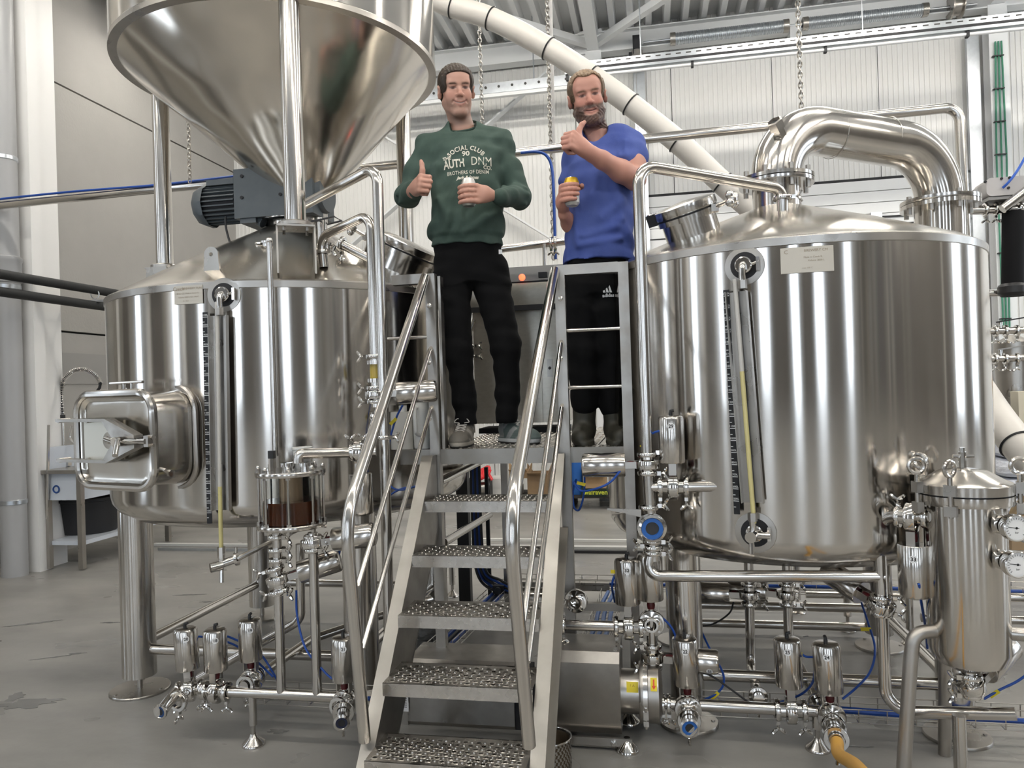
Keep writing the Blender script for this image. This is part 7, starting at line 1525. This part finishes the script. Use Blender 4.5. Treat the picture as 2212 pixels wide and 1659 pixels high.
# jeans
f = Fld(J(915, 925, -.2), J(1150, 505, .22), .005); hipz = J(1010, 530)[2]
f.loft([sec(505, 938, 1078, .0, .095), sec(535, 937, 1082, .0, .100), sec(575, 940, 1090, .003, .098), sec(612, 948, 1096, .0, .084)], 0, 2.3)
f.chain([J(976, 600, .0), J(990, 760, -.02), J(1003, 860, .01), J(1007, 912, .0)], [.088, .064, .053, .050], .03); f.chain([J(1056, 590, .0), J(1092, 745, -.02), J(1097, 850, .01), J(1094, 902, .01)], [.092, .068, .054, .052], .03)
f.wrinkle(.0013, [(20, 12, 70, 0), (-36, 0, 52, 1), (14, 30, 95, 2)]); f.plane((0, 0, 1), J(1010, 518)[2]); P, Q = f.surf(); jn = np_mesh('jeans', P, Q, mat('jeans_black', (.0045, .0045, .005), .9, spec=.2, bump=[((300, 300, 300), 2, .2, .001)]), A.o)
q = J(1081, 544, -.085); MB().box(q, (.016, .004, .02)).build('brand_tab', sticker, jn, local=True)
fl_ = J(1003, 944, 0); fr_ = J(1100, 938, 0)
shoe(A.o, (fl_[0] - .005, -.03, 0), math.radians(-8), .27, None, (.17, .155, .13), (.30, .28, .25), (.55, .50, .42)); shoe(A.o, (fr_[0] + .03, .03, 0), math.radians(38), .27, None, (.10, .13, .12), (.26, .27, .26), (.66, .66, .64))
def can(p, label, top, body, root_loc, yawm):
    w_ = V(root_loc) + yawm @ V(p); o = thing('drink_can', label, 'can', w_ - YZ * .058); R = .033
    MB().lathe([(0, .006), (.020, .003), (.024, 0), (R, .012), (R, .062)], w_ - YZ * .058, n=32).build('lower_wall', body, o); MB().lathe([(R, .062), (R, .100), (.027, .115), (.0265, .118)], w_ - YZ * .058, n=32).build('upper_wall', top, o)
    MB().lathe([(.0265, .118), (.0255, .119), (.024, .114), (0, .113)], w_ - YZ * .058, n=32).build('lid', steel, o); return o, w_
can(can1, 'silver drinks can held by the man in green', mat('can_silver', (.55, .54, .52), .3, .9), mat('can_silver', (.55, .54, .52), .3, .9), A.root, A.R)

# ---------------------------------------------------------------- man in the blue t-shirt
B_ = Person('bearded man in a blue t-shirt giving a thumbs up beside the kettle', (-.285, 3.36, PZ), math.radians(4)); J = B_.J
SK2 = (.56, .285, .215)
hc = J(1269, 214, -.06); R2 = Rxyz(math.radians(15), math.radians(-8), math.radians(3)); S2 = .93
nk = R2.T @ (J(1290, 292, .02) - hc)
hd, hr_ = head(hc, R2, nk, .0022, S2, dict(skin=SK2, smile=.006, brow=(.16, .10, .06), hair=(.15, .10, .06), wide=1.07, light=.9, htop=.0, beard=(.045, .030, .022),
    hairline=lambda x, y, z: np.maximum(z + .80 * y - .026 - .026 * np.exp(-((np.abs(x) - .040) / .020) ** 2), np.minimum(np.minimum((np.abs(x) - .060) * 1.2, z + .006), y + .056 - .2 * np.maximum(0, .06 - z)))))
sh_l, sh_r = J(1246, 322, .02), J(1362, 318, .0); el_r, wr_r = J(1372, 388, -.10), J(1268, 326, -.27); el_l, wr_l = J(1243, 500, .02), J(1219, 464, -.13)
fa = Fld(np.minimum(sh_r, wr_r) - .17, np.maximum(np.maximum(sh_r, el_r), wr_r) + np.array([.08, .08, .14]), .0028); fa.chain([sh_r, lerp(sh_r, el_r, .5), el_r], [.058, .052, .044], .03); fa.chain([el_r, lerp(el_r, wr_r, .3), lerp(el_r, wr_r, .7), wr_r], [.044, .047, .036, .028], .02)
fist(fa, wr_r, wr_r - el_r + np.array([0, -.0, .03]), (.05, .1, 1), (-.12, 1, .0), 1.02); P, Q = fa.surf(); ha = (P, Q, skin_col(P, np.array(SK2) * np.array([1.0, .96, .95])))
can2 = J(1235, 416, -.20); fb = Fld(np.minimum(can2, el_l) - np.array([.1, .1, .06]), np.maximum(can2, el_l) + np.array([.1, .16, .11]), .0028); fb.chain([J(1250, 330, .05), el_l, lerp(el_l, wr_l, .5), wr_l], [.045, .040, .038, .027], .02)
grip(fb, lerp(wr_l, can2, .2) + np.array([-.01, .02, -.01]), can2, math.radians(195), math.radians(308), .033, th=[(math.radians(150), .0), (math.radians(80), .02), (math.radians(20), .026), (math.radians(-8), .026)], zs=(.024, .004, -.017, -.037)); P, Q = fb.surf(); hb = (P, Q, skin_col(P, np.array(SK2) * np.array([.98, .92, .9])))
fc = Fld((-.3, -.2, .75), (.3, .25, 1.6), .02); fc.loft([(.8, J(1290, 560)[0], .0, .11, .08), (1.2, J(1292, 430)[0], .0, .12, .08), (1.33, J(1300, 330)[0], .02, .10, .07)], .02); fc.cap(J(1298, 325, .02), J(1290, 290, .01), .06, .055, .03); P, Q = fc.surf(); tc_ = (P, Q, skin_col(P, SK2))
P, Q, c = join_parts([hd, ha, hb, tc_]); np_mesh('body', P, Q, skinm, B_.o, c); np_mesh('hair', *hr_[:2], hairm, B_.o, hr_[2])
def sec(y, xl, xr, cy, ay): a, b = J(xl, y, cy), J(xr, y, cy); return ((a[2] + b[2]) / 2, (a[0] + b[0]) / 2, cy, (b[0] - a[0]) / 2, ay)
g = Fld(np.array([J(1190, 400)[0], -.25, J(1370, 585)[2]]), np.array([J(1425, 400)[0], .22, J(1225, 268)[2]]), .0046)
g.loft([sec(566, 1219, 1370, .0, .118), sec(540, 1220, 1370, .0, .122), sec(480, 1222, 1368, .0, .120), sec(420, 1222, 1368, .0, .120), sec(360, 1226, 1370, .0, .118), sec(325, 1240, 1365, .01, .105), sec(305, 1262, 1350, .01, .088), sec(285, 1272, 1322, .015, .066)], .0, 2.3)
g.chain([J(1250, 330, .02), J(1285, 305, .02), J(1340, 303, .01), J(1360, 316, .0)], [.055, .056, .06, .062], .05)
g.cap(sh_r, lerp(sh_r, el_r, .42), .066, .066, .03); g.cap(sh_l, J(1232, 390, .03), .06, .05, .03)
d_ = unit(el_r - sh_r); g.wrinkle(.0022, [(22, 14, 48, 0), (-34, 12, 30, 1.2), (58, 5, 18, 2), (8, 36, 66, .5)]); X, Y, Z = g.grid()
for a, b, r, am in (((1300, 470), (1345, 430), .02, .010), ((1260, 510), (1330, 490), .016, .011), ((1250, 530), (1340, 515), .014, .011), ((1350, 300), (1350, 335), .014, .007), ((1335, 300), (1338, 335), .012, .007), ((1300, 330), (1280, 420), .02, .008), ((1330, 390), (1345, 470), .02, .009), ((1240, 430), (1245, 520), .018, .008)): fold(J(*a, -.11), J(*b, -.11), r, am)
g.cap(J(1286, 283, -.05), J(1284, 235, .02), .056, .07, .004, 's'); g.cap(J(1280, 300, -.12), J(1286, 275, -.06), .022, .05, .01, 's')
P, Q = g.surf(); bl = clothm('shirt_blue', (.052, .085, .31), (.085, .125, .37)); ts = np_mesh('t_shirt', P, Q, bl, B_.o)
f = Fld(J(1180, 935, -.2), J(1400, 545, .22), .0055)
f.loft([sec(545, 1226, 1362, .0, .10), sec(580, 1224, 1350, .0, .100), sec(635, 1228, 1338, .0, .082)], 0, 2.3)
f.chain([J(1256, 620, .0), J(1258, 760, -.03), J(1262, 870, .0)], [.088, .07, .06], .03); f.chain([J(1312, 620, .0), J(1318, 740, -.02), J(1326, 880, .02)], [.085, .066, .06], .03)
f.wrinkle(.0015, [(20, 12, 60, 0), (-36, 0, 42, 1)]); P, Q = f.surf(); tr_ = np_mesh('track_trousers', P, Q, mat('trousers_black', (.004, .004, .0045), .85, spec=.2), B_.o); bv = bvh_of(P, Q)
mb = MB(); q = J(1314, 637, -.1); put_text(mb, bv, 'adidas', .052, .016, q[0], q[2], -.1, bold=.04)
for i, (x0, hgt) in enumerate(((-.018, .012), (-.004, .022), (.010, .032))):
    pl = [(x0 - .004, .012), (x0 + .007, .012), (x0 + .007 - hgt * .32, .012 + hgt * 1.0), (x0 - .004 - hgt * .12 + .0, .012 + hgt * .72)]
    vs = []
    for a, b in pl: h_ = bv.ray_cast(V((q[0] + a, -1, q[2] + b)), V((0, 1, 0)))[0]; vs.append(V((q[0] + a, (h_.y if h_ else -.1) - .003, q[2] + b)))
    mb.add(vs, [(0, 1, 2, 3)])
mb.build('trouser_logo', sticker, tr_, local=True, smooth=0)
bootm = mat('boot_olive', (.045, .042, .030), .55)
for (x0, y0), (x1, y1), yw in (((1264, 815), (1262, 940), -10), ((1326, 840), (1330, 940), 12)):
    a, b = J(x0, y0, 0), J(x1, y1, 0); f = Fld((b[0] - .12, -.24, -.005), (b[0] + .12, .14, a[2] + .03), .006)
    f.cap((a[0], .02, a[2]), (b[0], .02, .08), .062, .050, .02); f.cap((b[0], .03, .05), (b[0] + .1 * math.sin(math.radians(yw)), -.13, .035), .05, .038, .03); f.loft([(0, b[0], -.03, .046, .14), (.02, b[0], -.03, .046, .14)], .01); f.plane((0, 0, -1), 0); f.plane((0, 0, 1), a[2] + .005)
    P, Q = f.surf(); np_mesh('rubber_boot', P, Q, bootm, B_.o)
co, cw = can(can2, 'yellow and white beer can held by the bearded man', mat('can_yellow', (.72, .45, .03), .3, .5), mat('can_white', (.62, .60, .57), .35, .3), B_.root, B_.R)
